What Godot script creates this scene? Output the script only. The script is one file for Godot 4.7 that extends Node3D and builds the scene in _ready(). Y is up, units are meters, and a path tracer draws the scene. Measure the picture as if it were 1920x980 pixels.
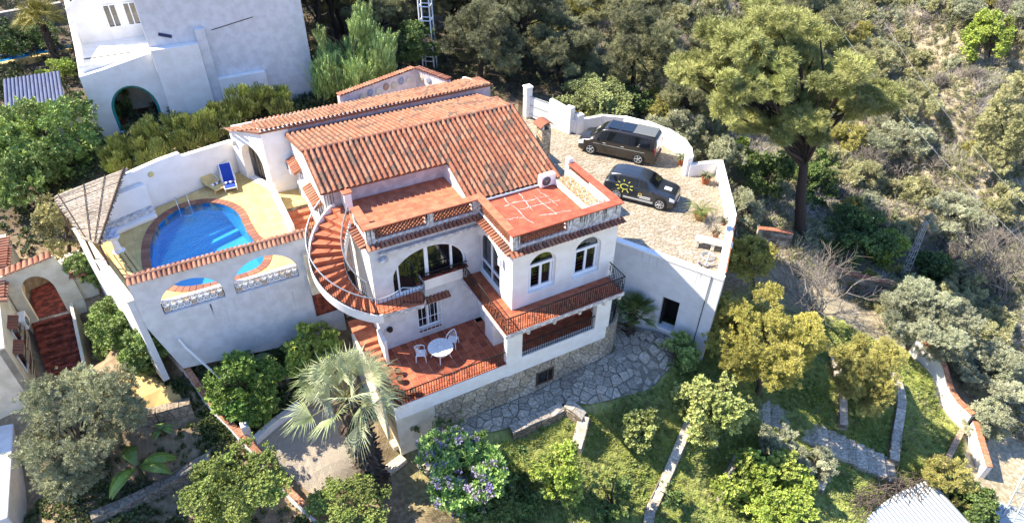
extends Node3D

# ---------------------------------------------------------------- mesh builder
class MB:
	var v := PackedVector3Array()
	var n := PackedVector3Array()
	var c := PackedColorArray()
	var col := Color(1, 1, 1)
	func tri(a: Vector3, b: Vector3, d: Vector3) -> void:   # counter-clockwise seen from outside
		var m := (b - a).cross(d - a)
		if m.length_squared() < 1e-14: return
		m = m.normalized()
		v.append(a); v.append(d); v.append(b)
		for i in 3:
			n.append(m); c.append(col)
	func trin(a: Vector3, b: Vector3, d: Vector3, na: Vector3, nb: Vector3, nd: Vector3) -> void:
		v.append(a); v.append(d); v.append(b)
		n.append(na); n.append(nd); n.append(nb)
		for i in 3: c.append(col)
	func quad(a: Vector3, b: Vector3, d: Vector3, e: Vector3) -> void:
		tri(a, b, d); tri(a, d, e)
	func box(at: Vector3, s: Vector3, b := Basis.IDENTITY, bev := 0.0) -> void:
		var h := s * 0.5
		if bev <= 0.0:
			for ax in 3:
				for sg in [-1.0, 1.0]:
					var u := Vector3.ZERO; var w := Vector3.ZERO; var o := Vector3.ZERO
					o[ax] = h[ax] * sg
					u[(ax + 1) % 3] = h[(ax + 1) % 3]
					w[(ax + 2) % 3] = h[(ax + 2) % 3] * sg
					quad(at + b * (o - u - w), at + b * (o + u - w), at + b * (o + u + w), at + b * (o - u + w))
			return
		var q := h - Vector3.ONE * bev
		for ax in 3:
			var i := (ax + 1) % 3; var j := (ax + 2) % 3
			for sg in [-1.0, 1.0]:
				var u := Vector3.ZERO; var w := Vector3.ZERO; var o := Vector3.ZERO
				o[ax] = h[ax] * sg; u[i] = q[i]; w[j] = q[j] * sg
				quad(at + b * (o - u - w), at + b * (o + u - w), at + b * (o + u + w), at + b * (o - u + w))
			for si in [-1.0, 1.0]:
				for sj in [-1.0, 1.0]:
					var p := Vector3.ZERO; var r := Vector3.ZERO; var l := Vector3.ZERO
					p[i] = h[i] * si; p[j] = q[j] * sj
					r[i] = q[i] * si; r[j] = h[j] * sj
					l[ax] = q[ax]
					_edge(at, b, p, r, l)
		for sx in [-1.0, 1.0]:
			for sy in [-1.0, 1.0]:
				for sz in [-1.0, 1.0]:
					var A := Vector3(h.x * sx, q.y * sy, q.z * sz)
					var B := Vector3(q.x * sx, h.y * sy, q.z * sz)
					var D := Vector3(q.x * sx, q.y * sy, h.z * sz)
					if sx * sy * sz > 0: tri(at + b * A, at + b * B, at + b * D)
					else: tri(at + b * A, at + b * D, at + b * B)
	func _edge(at: Vector3, b: Basis, p: Vector3, r: Vector3, l: Vector3) -> void:
		var m := (r - p).cross(l)
		if m.dot(p + r) > 0: quad(at + b * (p - l), at + b * (r - l), at + b * (r + l), at + b * (p + l))
		else: quad(at + b * (r - l), at + b * (p - l), at + b * (p + l), at + b * (r + l))
	func prism(poly: PackedVector2Array, xf: Transform3D, depth: float, seams := [], inset := 0.0) -> void:  # local XY outline, pushed from z = 0 to depth (front face)
		if poly.size() < 3: return
		var pg := poly
		if Geometry2D.is_polygon_clockwise(pg): pg.reverse()
		var top := pg
		if inset > 0.0:
			var ctr := Vector2.ZERO
			for p in pg: ctr += p
			ctr /= pg.size()
			top = PackedVector2Array()
			for p in pg:
				var dd := p - ctr
				top.append(ctr + dd * maxf(0.2, 1.0 - inset / maxf(dd.length(), 0.001)))
		var t := Geometry2D.triangulate_polygon(pg)
		for k in range(0, t.size(), 3):
			var a := pg[t[k]]; var b := pg[t[k + 1]]; var d := pg[t[k + 2]]
			if (b - a).cross(d - a) < 0:
				var s := b; b = d; d = s
				var ta := top[t[k]]; var tb := top[t[k + 2]]; var td := top[t[k + 1]]
				tri(xf * Vector3(ta.x, ta.y, depth), xf * Vector3(tb.x, tb.y, depth), xf * Vector3(td.x, td.y, depth))
			else:
				var ta := top[t[k]]; var tb := top[t[k + 1]]; var td := top[t[k + 2]]
				tri(xf * Vector3(ta.x, ta.y, depth), xf * Vector3(tb.x, tb.y, depth), xf * Vector3(td.x, td.y, depth))
			if inset == 0.0:
				tri(xf * Vector3(a.x, a.y, 0), xf * Vector3(d.x, d.y, 0), xf * Vector3(b.x, b.y, 0))
		for i in pg.size():
			var p := pg[i]; var r := pg[(i + 1) % pg.size()]
			var skip := false
			for s in seams:
				if absf(p.x - s) < 1e-4 and absf(r.x - s) < 1e-4: skip = true
			if skip: continue
			var tp := top[i]; var tr := top[(i + 1) % pg.size()]
			if inset > 0.0 and depth > inset:
				quad(xf * Vector3(p.x, p.y, 0), xf * Vector3(r.x, r.y, 0), xf * Vector3(r.x, r.y, depth - inset), xf * Vector3(p.x, p.y, depth - inset))
				quad(xf * Vector3(p.x, p.y, depth - inset), xf * Vector3(r.x, r.y, depth - inset), xf * Vector3(tr.x, tr.y, depth), xf * Vector3(tp.x, tp.y, depth))
			else:
				quad(xf * Vector3(p.x, p.y, 0), xf * Vector3(r.x, r.y, 0), xf * Vector3(tr.x, tr.y, depth), xf * Vector3(tp.x, tp.y, depth))
	func panel(outline: PackedVector2Array, holes: Array, xf: Transform3D, depth: float) -> void:   # a wall with openings through it
		var cuts := []
		var lo := INF; var hi := -INF
		for p in outline:
			lo = minf(lo, p.x); hi = maxf(hi, p.x)
		for h in holes:
			var a := INF; var b := -INF
			for p in h:
				a = minf(a, p.x); b = maxf(b, p.x)
			cuts.append((a + b) * 0.5 + 0.0037)
		cuts.sort()
		var xs := [lo - 1.0] + cuts + [hi + 1.0]
		for i in xs.size() - 1:
			var strip := PackedVector2Array([Vector2(xs[i], -100), Vector2(xs[i + 1], -100), Vector2(xs[i + 1], 100), Vector2(xs[i], 100)])
			var parts := Geometry2D.intersect_polygons(outline, strip)
			for h in holes:
				var nx := []
				for p in parts:
					for q in Geometry2D.clip_polygons(p, h):
						if not Geometry2D.is_polygon_clockwise(q): nx.append(q)
				parts.assign(nx)
			for p in parts: prism(p, xf, depth, cuts)
	func tube(pts: Array, rad: Array, sides := 6, caps := true) -> void:
		var rings := []
		var prev := Vector3.ZERO
		for i in pts.size():
			var d: Vector3
			if i == 0: d = pts[1] - pts[0]
			elif i == pts.size() - 1: d = pts[i] - pts[i - 1]
			else: d = pts[i + 1] - pts[i - 1]
			d = d.normalized()
			var u := prev - d * prev.dot(d)
			if u.length() < 0.05:
				u = d.cross(Vector3.UP if absf(d.y) < 0.9 else Vector3.RIGHT)
			u = u.normalized(); prev = u
			var w := d.cross(u)
			var r: float = rad[mini(i, rad.size() - 1)]
			var ring := []
			for k in sides:
				var a := TAU * k / sides
				ring.append([pts[i] + (u * cos(a) + w * sin(a)) * r, u * cos(a) + w * sin(a)])
			rings.append(ring)
		for i in rings.size() - 1:
			for k in sides:
				var k2 := (k + 1) % sides
				var A = rings[i][k]; var B = rings[i][k2]; var D = rings[i + 1][k2]; var E = rings[i + 1][k]
				trin(A[0], B[0], D[0], A[1], B[1], D[1]); trin(A[0], D[0], E[0], A[1], D[1], E[1])
		if caps:
			for k in range(1, sides - 1):
				tri(rings[0][0][0], rings[0][k + 1][0], rings[0][k][0])
				var L = rings[-1]
				tri(L[0][0], L[k][0], L[k + 1][0])
	func lathe(prof: Array, at: Vector3, sides := 16, b := Basis.IDENTITY) -> void:   # prof: Vector2(radius, height), from the bottom up
		for i in prof.size() - 1:
			var p: Vector2 = prof[i]; var q: Vector2 = prof[i + 1]
			var dn := Vector2(q.y - p.y, p.x - q.x)
			if dn.length() < 1e-6: continue
			dn = dn.normalized()
			for k in sides:
				var a := TAU * k / sides; var e := TAU * (k + 1) / sides
				var da := Vector3(cos(a), 0, -sin(a)); var de := Vector3(cos(e), 0, -sin(e))
				var na := b * (da * dn.x + Vector3.UP * dn.y); var ne := b * (de * dn.x + Vector3.UP * dn.y)
				var A := at + b * (da * p.x + Vector3.UP * p.y); var B := at + b * (de * p.x + Vector3.UP * p.y)
				var D := at + b * (de * q.x + Vector3.UP * q.y); var E := at + b * (da * q.x + Vector3.UP * q.y)
				if p.x > 1e-5: trin(A, B, D, na, ne, ne)
				if q.x > 1e-5: trin(A, D, E, na, ne, na)
	func mesh(m: Material = null) -> ArrayMesh:
		var am := ArrayMesh.new()
		if v.is_empty(): return am
		var ar := []
		ar.resize(Mesh.ARRAY_MAX)
		ar[Mesh.ARRAY_VERTEX] = v; ar[Mesh.ARRAY_NORMAL] = n; ar[Mesh.ARRAY_COLOR] = c
		am.add_surface_from_arrays(Mesh.PRIMITIVE_TRIANGLES, ar)
		if m: am.surface_set_material(0, m)
		return am

# ---------------------------------------------------------------- scene helpers
var used := {}
var M := {}
var rng := RandomNumberGenerator.new()
var cam_at := Vector3(-11.04, 20.44, 19.59)

func named(o: Node, called: String, parent: Node) -> void:
	var key := str(parent.get_instance_id()) + called
	var k: int = used.get(key, 0)
	used[key] = k + 1
	o.name = called if k == 0 else "%s_%03d" % [called, k]
	parent.add_child(o, true)

func tag(o: Node, label: String, category: String, group := "") -> void:
	o.set_meta("label", label); o.set_meta("category", category)
	if group: o.set_meta("group", group)

func thing(called: String, label: String, category: String, at := Vector3.ZERO, group := "") -> Node3D:
	var o := Node3D.new()
	named(o, called, self)
	o.position = at
	tag(o, label, category, group)
	return o

func put(called: String, mesh: Mesh, parent: Node, m: Material = null) -> MeshInstance3D:   # mesh in the parent's own axes
	var o := MeshInstance3D.new()
	o.mesh = mesh
	if m: o.material_override = m
	named(o, called, parent)
	return o

func part(called: String, b: MB, m: Material, parent: Node3D) -> MeshInstance3D:   # b in world coordinates
	var o := put(called, b.mesh(m), parent)
	var p: Node = parent; var off := Vector3.ZERO
	while p != self:
		off += (p as Node3D).position; p = p.get_parent()
	o.position = -off
	return o

func solo(called: String, b: MB, m: Material, label: String, category: String, group := "") -> MeshInstance3D:
	var o := put(called, b.mesh(m), self)
	tag(o, label, category, group)
	return o

func struct(called: String, b: MB, m: Material) -> MeshInstance3D:
	var o := put(called, b.mesh(m), self)
	o.set_meta("kind", "structure")
	return o

func copies(called: String, mesh: Mesh, xfs: Array, cols: Array, parent: Node, stuff := false) -> MultiMeshInstance3D:
	var mm := MultiMesh.new()
	mm.transform_format = MultiMesh.TRANSFORM_3D
	mm.use_colors = true
	mm.mesh = mesh
	mm.instance_count = xfs.size()
	var buf := PackedFloat32Array()
	buf.resize(xfs.size() * 16)
	for i in xfs.size():
		var t: Transform3D = xfs[i]; var k := i * 16; var q: Color = cols[i % cols.size()]
		for r in 3:
			buf[k + r * 4] = t.basis.x[r]; buf[k + r * 4 + 1] = t.basis.y[r]; buf[k + r * 4 + 2] = t.basis.z[r]; buf[k + r * 4 + 3] = t.origin[r]
		buf[k + 12] = q.r; buf[k + 13] = q.g; buf[k + 14] = q.b; buf[k + 15] = 1.0
	mm.buffer = buf
	var o := MultiMeshInstance3D.new()
	o.multimesh = mm
	named(o, called, parent)
	if stuff: o.set_meta("kind", "stuff")
	if parent != self:
		var p: Node = parent; var off := Vector3.ZERO
		while p != self:
			off += (p as Node3D).position; p = p.get_parent()
		o.position = -off
	return o

func hexc(h: String) -> Color: return Color.html(h)

var tex_cache := {}
func noise_tex(key: String, freq: float, lo: float, hi: float, tint := Color(1, 1, 1), oct := 5, seed_ := 1, size := 256, type := FastNoiseLite.TYPE_SIMPLEX_SMOOTH) -> ImageTexture:
	if tex_cache.has(key): return tex_cache[key]
	var f := FastNoiseLite.new()
	f.noise_type = type; f.frequency = freq; f.seed = seed_; f.fractal_octaves = oct; f.fractal_gain = 0.55
	var im := f.get_seamless_image(size, size)
	im.convert(Image.FORMAT_RGB8)
	var d := im.get_data()
	for i in range(0, d.size(), 3):
		var t := d[i] / 255.0
		t = smoothstep(0.15, 0.85, t)
		var k := lerpf(lo, hi, t)
		var w := 1.0 - t
		d[i] = int(clampf(k * lerpf(1.0, tint.r, w), 0, 1) * 255.0); d[i + 1] = int(clampf(k * lerpf(1.0, tint.g, w), 0, 1) * 255.0); d[i + 2] = int(clampf(k * lerpf(1.0, tint.b, w), 0, 1) * 255.0)
	im = Image.create_from_data(size, size, false, Image.FORMAT_RGB8, d)
	im.generate_mipmaps()
	tex_cache[key] = ImageTexture.create_from_image(im)
	return tex_cache[key]

func bump_tex(key: String, freq: float, strength: float, oct := 4, seed_ := 3, size := 256, type := FastNoiseLite.TYPE_SIMPLEX_SMOOTH) -> ImageTexture:
	if tex_cache.has(key): return tex_cache[key]
	var f := FastNoiseLite.new()
	f.noise_type = type; f.frequency = freq; f.seed = seed_; f.fractal_octaves = oct
	var im := f.get_seamless_image(size, size)
	im.convert(Image.FORMAT_RGBA8)
	im.bump_map_to_normal_map(strength)
	tex_cache[key] = ImageTexture.create_from_image(im)
	return tex_cache[key]

func mat(key: String, col: Color, rough := 0.9, tex: Texture2D = null, metres := 2.0, nrm: Texture2D = null, nscale := 1.0) -> StandardMaterial3D:
	var m := StandardMaterial3D.new()
	m.albedo_color = col
	m.roughness = rough
	m.vertex_color_use_as_albedo = true
	if tex or nrm:
		m.uv1_triplanar = true; m.uv1_world_triplanar = true
		m.uv1_scale = Vector3.ONE / metres
		if tex: m.albedo_texture = tex
		if nrm:
			m.normal_enabled = true; m.normal_texture = nrm; m.normal_scale = nscale
	M[key] = m
	return m

func ngon_rect(x0: float, y0: float, x1: float, y1: float) -> PackedVector2Array:
	return PackedVector2Array([Vector2(x0, y0), Vector2(x1, y0), Vector2(x1, y1), Vector2(x0, y1)])

func arch(x0: float, x1: float, y0: float, ys: float, yt: float, n := 14) -> PackedVector2Array:
	var p := PackedVector2Array([Vector2(x0, y0), Vector2(x1, y0)])
	var cx := (x0 + x1) * 0.5; var rx := (x1 - x0) * 0.5
	for i in n + 1:
		var a := PI * i / n
		p.append(Vector2(cx + rx * cos(a), ys + (yt - ys) * sin(a)))
	return p

# a frame (band) following an outline, w wide inwards
func band(b: MB, outline: PackedVector2Array, w: float, xf: Transform3D, depth: float) -> void:
	var inner := Geometry2D.offset_polygon(outline, -w)
	if inner.is_empty(): return
	b.panel(outline, [inner[0]], xf, depth)

# plane frames: X to the right along the wall, Y up, Z out of the wall
func front(z: float) -> Transform3D: return Transform3D(Basis.IDENTITY, Vector3(0, 0, z))
func left_side(x: float) -> Transform3D: return Transform3D(Basis(Vector3(0, 0, 1), Vector3.UP, Vector3(-1, 0, 0)), Vector3(x, 0, 0))   # local X = world z
func flat_up(y: float) -> Transform3D: return Transform3D(Basis(Vector3(1, 0, 0), Vector3(0, 0, -1), Vector3(0, 1, 0)), Vector3(0, y, 0))   # local (x, -z), up
func wall_frame(a: Vector3, b: Vector3) -> Transform3D:   # origin a, X towards b (level), Z to the right-hand outside
	var d := (b - a); d.y = 0; d = d.normalized()
	return Transform3D(Basis(d, Vector3.UP, d.cross(Vector3.UP)), a)

# crazy paving: convex pieces that fill a region
func crazy(region: PackedVector2Array, cell: float, joint: float, seed_: int, stretch := 1.0) -> Array:
	var r := RandomNumberGenerator.new(); r.seed = seed_
	var lo := Vector2(INF, INF); var hi := -lo
	for p in region:
		lo = lo.min(p); hi = hi.max(p)
	lo -= Vector2.ONE * cell * 2; hi += Vector2.ONE * cell * 2
	var nx := int((hi.x - lo.x) / (cell * stretch)) + 1; var ny := int((hi.y - lo.y) / cell) + 1
	var s := []
	for j in ny:
		for i in nx:
			s.append(lo + Vector2((i + 0.5 + (0.25 if j % 2 else -0.25) + r.randf_range(-0.38, 0.38)) * cell * stretch, (j + 0.5 + r.randf_range(-0.38, 0.38)) * cell))
	var out := []
	for j in range(1, ny - 1):
		for i in range(1, nx - 1):
			var c: Vector2 = s[j * nx + i]
			var big := cell * 1.6
			var pg := PackedVector2Array([c + Vector2(-big * stretch, -big), c + Vector2(big * stretch, -big), c + Vector2(big * stretch, big), c + Vector2(-big * stretch, big)])
			for dj in range(-2, 3):
				for di in range(-2, 3):
					if (di == 0 and dj == 0) or j + dj < 0 or j + dj >= ny or i + di < 0 or i + di >= nx: continue
					var o: Vector2 = s[(j + dj) * nx + i + di]
					var nn := (o - c).normalized()
					var lim := (o - c).length() * 0.5 - joint * 0.5
					var q := PackedVector2Array()
					for k in pg.size():
						var A := pg[k]; var B := pg[(k + 1) % pg.size()]
						var da := (A - c).dot(nn) - lim; var db := (B - c).dot(nn) - lim
						if da <= 0: q.append(A)
						if (da < 0) != (db < 0) and absf(da - db) > 1e-9: q.append(A.lerp(B, da / (da - db)))
					pg = q
					if pg.size() < 3: break
				if pg.size() < 3: break
			if pg.size() < 3: continue
			for g in Geometry2D.intersect_polygons(pg, region):
				var area := 0.0
				for k in g.size(): area += g[k].cross(g[(k + 1) % g.size()])
				if absf(area) * 0.5 > cell * cell * 0.08: out.append(g)
	return out

# stones of a surface as parts: the nearest `most` each on its own, the rest as one
func stones(called: String, region: PackedVector2Array, xf: Transform3D, cell: float, joint: float, thick: float, seed_: int, m: Material, parent: Node, tones: Array, most := 300, stretch := 1.0) -> void:
	var r := RandomNumberGenerator.new(); r.seed = seed_ + 77
	var pcs := crazy(region, cell, joint, seed_, stretch)
	var order := []
	for g in pcs:
		var c := Vector2.ZERO
		for p in g: c += p
		c /= g.size()
		order.append([cam_at.distance_to(xf * Vector3(c.x, c.y, 0)), g])
	order.sort_custom(func(a, b): return a[0] < b[0])
	var rest := MB.new()
	for i in order.size():
		var b := MB.new() if i < most else rest
		b.col = tones[r.randi() % tones.size()] * r.randf_range(0.9, 1.08)
		b.prism(order[i][1], xf, thick * r.randf_range(0.75, 1.2), [], minf(0.012, thick * 0.4))
		if i < most:
			if parent == self or parent.get_parent() != null:
				var o := put(called, b.mesh(m), parent)
				var p: Node = parent; var off := Vector3.ZERO
				while p != self:
					off += (p as Node3D).position; p = p.get_parent()
				o.position = -off
	if not rest.v.is_empty():
		var o := put(called + "s_beyond", rest.mesh(m), parent)
		o.set_meta("kind", "stuff")
		var p: Node = parent; var off := Vector3.ZERO
		while p != self:
			off += (p as Node3D).position; p = p.get_parent()
		o.position = -off

# ---------------------------------------------------------------- lie of the land: x, height, z
var LAND := [Vector3(24.0, -13.0, 15.5), Vector3(18.0, -12.0, 12.6), Vector3(15.5, -10.3, 9.1), Vector3(17.1, -10.8, 10.8), Vector3(14.2, -9.0, 6.7), Vector3(9.5, -10.2, 8.6), Vector3(3.6, -9.5, 7.1), Vector3(-1.4, -8.6, 5.1), Vector3(3.4, -8.2, 4.8), Vector3(-0.2, -7.4, 2.8), Vector3(6.6, -6.8, 2.6), Vector3(9.5, -6.0, 2.8), Vector3(11.2, -5.8, 2.6), Vector3(8.7, -4.6, 1.7), Vector3(6.1, -5.2, 1.9), Vector3(3.6, -5.7, 1.7), Vector3(0.1, -6.0, 1.1), Vector3(-2.8, -6.2, 0.9), Vector3(-5.4, -7.6, 1.5), Vector3(-9.7, -6.0, -1.1), Vector3(-10.2, -5.7, -2.9), Vector3(-8.1, -5.9, -2.0), Vector3(-8.3, -7.5, 2.0), Vector3(-11.3, -7.3, 0.5), Vector3(-12.4, -4.2, -6.5), Vector3(-10.8, -5.2, -4.3), Vector3(-13.7, -5.5, -5.0), Vector3(-10.9, -3.6, -6.7), Vector3(-8.8, -3.3, -6.5), Vector3(-13.6, -2.6, -7.4), Vector3(-16.1, -4.0, -7.5), Vector3(-17.0, -4.0, -8.7), Vector3(-14.7, -3.8, -7.3), Vector3(-16.0, -5.4, -5.8), Vector3(-14.4, -5.8, -4.2), Vector3(-17.8, -7.0, -3.7), Vector3(-15.9, -7.6, -2.1), Vector3(-21.1, -7.0, -6.4), Vector3(-19.6, -6.0, -8.2), Vector3(-23.1, -8.0, -6.0), Vector3(-18.1, -4.0, -11.8), Vector3(-15.9, -3.0, -9.5), Vector3(-17.4, -3.0, -13.9), Vector3(-18.7, -2.5, -18.6), Vector3(-20.4, -2.0, -21.1), Vector3(-21.8, -2.5, -19.7), Vector3(-20.1, -1.0, -25.9), Vector3(-16.5, 0.2, -23.9), Vector3(-20.4, -1.0, -41.8), Vector3(-20.3, 0.0, -52.2), Vector3(-21.8, -1.0, -33.3), Vector3(-12.5, 2.0, -18.9), Vector3(-9.4, 2.0, -20.3), Vector3(-6.5, 1.5, -22.9), Vector3(-12.2, 1.0, -24.8), Vector3(-8.0, 0.5, -27.4), Vector3(-1.8, 0.5, -25.3), Vector3(2.6, 0.8, -26.6), Vector3(7.5, 0.5, -27.3), Vector3(10.9, 0.2, -25.2), Vector3(10.9, -0.3, -17.9), Vector3(13.2, -0.3, -20.8), Vector3(15.2, 0.0, -28.8), Vector3(7.4, 1.5, -40.1), Vector3(-0.2, 1.0, -49.3), Vector3(22.2, -0.5, -26.9), Vector3(28.0, 1.0, -35.7), Vector3(28.8, -1.5, -23.7), Vector3(16.9, -1.0, -17.5), Vector3(20.6, -1.5, -14.2), Vector3(22.5, -3.0, -11.3), Vector3(26.0, -5.0, -9.8), Vector3(23.2, -6.0, -5.6), Vector3(25.7, -6.5, -3.6), Vector3(20.7, -7.0, -2.8), Vector3(17.4, -6.8, -0.5), Vector3(15.4, -7.0, 2.5), Vector3(21.8, -8.0, 0.2), Vector3(26.6, -8.5, 0.8), Vector3(27.7, -8.8, 2.3), Vector3(16.9, -8.3, 4.8), Vector3(20.5, -9.0, 6.0), Vector3(25.4, -10.0, 6.5), Vector3(25.9, -12.0, 10.7), Vector3(27.0, -13.0, 13.1), Vector3(32.6, -11.5, 9.8), Vector3(33.9, -10.0, 6.5), Vector3(32.0, -9.5, 3.6), Vector3(33.2, -8.5, 0.2), Vector3(39.4, -8.0, 4.2), Vector3(37.1, -7.0, -3.3), Vector3(31.1, -6.5, -5.5), Vector3(37.0, -5.0, -8.9), Vector3(42.2, -4.5, -3.3), Vector3(44.9, -4.0, -0.9), Vector3(46.5, -2.0, -12.2), Vector3(41.8, -1.5, -20.2), Vector3(47.3, 0.0, -6.4), Vector3(48.0, 1.5, -20.4), Vector3(52.0, 3.0, -13.1), Vector3(54.4, 4.0, -9.9), Vector3(37.6, 1.5, -27.3), Vector3(-10.0, -1.2, -11.0), Vector3(-3.0, -3.0, -10.0), Vector3(2.0, -3.0, -10.0), Vector3(-2.0, -4.5, -5.0), Vector3(3.0, -5.0, -4.0), Vector3(8.0, -3.5, -8.0), Vector3(11.0, -4.5, -5.0), Vector3(12.0, -5.0, -2.0), Vector3(11.0, -2.0, -14.0), Vector3(14.0, -2.5, -12.0), Vector3(-3.0, -4.6, -1.0), Vector3(0.0, 0.3, -19.0), Vector3(-6.0, -0.5, -15.0), Vector3(5.0, -0.5, -16.0), Vector3(9.5, -1.3, -17.0), Vector3(0.0, -0.3, -16.0), Vector3(40.0, -20.0, 30.0), Vector3(0.0, -12.0, 30.0), Vector3(-25.0, -10.0, 20.0), Vector3(80.0, -8.0, -20.0), Vector3(-40.0, -4.0, -10.0), Vector3(-35.0, 1.0, -60.0), Vector3(0.0, 4.0, -90.0), Vector3(40.0, 6.0, -90.0), Vector3(90.0, 10.0, -70.0), Vector3(60.0, -14.0, 10.0), Vector3(-12.0, -1.0, -15.0), Vector3(-9.0, -0.5, -15.0), Vector3(-15.0, -1.8, -13.0), Vector3(-13.0, -2.2, -9.0), Vector3(-7.0, -0.8, -13.0), Vector3(-10.0, -2.5, -13.0)]
var footprints := []   # [outline in x, z; highest ground allowed under it]

func land(x: float, z: float) -> float:
	var sw := 0.0; var sh := 0.0
	for p in LAND:
		var d: float = (p.x - x) * (p.x - x) + (p.z - z) * (p.z - z) + 1.5
		var w := 1.0 / (d * d)
		sw += w; sh += w * p.y
	return sh / sw

func ground(x: float, z: float) -> float:
	var h := land(x, z)
	for f in footprints:
		if h > f[1] and Geometry2D.is_point_in_polygon(Vector2(x, z), f[0]): h = f[1]
	return h

func make_light() -> void:
	var cam := Camera3D.new()
	cam.name = "camera"
	cam.transform = Transform3D(Basis(Vector3(0.87743662, 0.01488781, 0.4794615), Vector3(0.28488974, 0.78797756, -0.5458289), Vector3(-0.3859311, 0.61552393, 0.68715899)), cam_at)
	cam.fov = 43.567; cam.near = 0.3; cam.far = 900.0
	add_child(cam); cam.current = true
	var env := Environment.new()
	env.background_mode = Environment.BG_SKY
	var sky := Sky.new(); var sm := ProceduralSkyMaterial.new()
	sm.sky_top_color = Color(0.36, 0.50, 0.73); sm.sky_horizon_color = Color(0.78, 0.81, 0.84); sm.sky_curve = 0.13
	sm.ground_bottom_color = Color(0.16, 0.15, 0.12); sm.ground_horizon_color = Color(0.55, 0.6, 0.62)
	sm.sky_energy_multiplier = 1.0
	sky.sky_material = sm
	env.sky = sky
	env.background_energy_multiplier = 1.05
	env.tonemap_mode = Environment.TONE_MAPPER_LINEAR
	env.tonemap_exposure = 2.8
	env.sdfgi_enabled = true; env.ssao_enabled = true; env.ssil_enabled = true
	var we := WorldEnvironment.new(); we.name = "environment"; we.environment = env
	add_child(we)
	var sun := DirectionalLight3D.new(); sun.name = "sun"
	sun.light_energy = 1.5; sun.light_color = Color(1.0, 0.955, 0.88); sun.light_angular_distance = 0.53
	sun.shadow_enabled = true
	add_child(sun)
	sun.look_at_from_position(Vector3.ZERO, Vector3(0.72, -1.0, 0.52))

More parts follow.
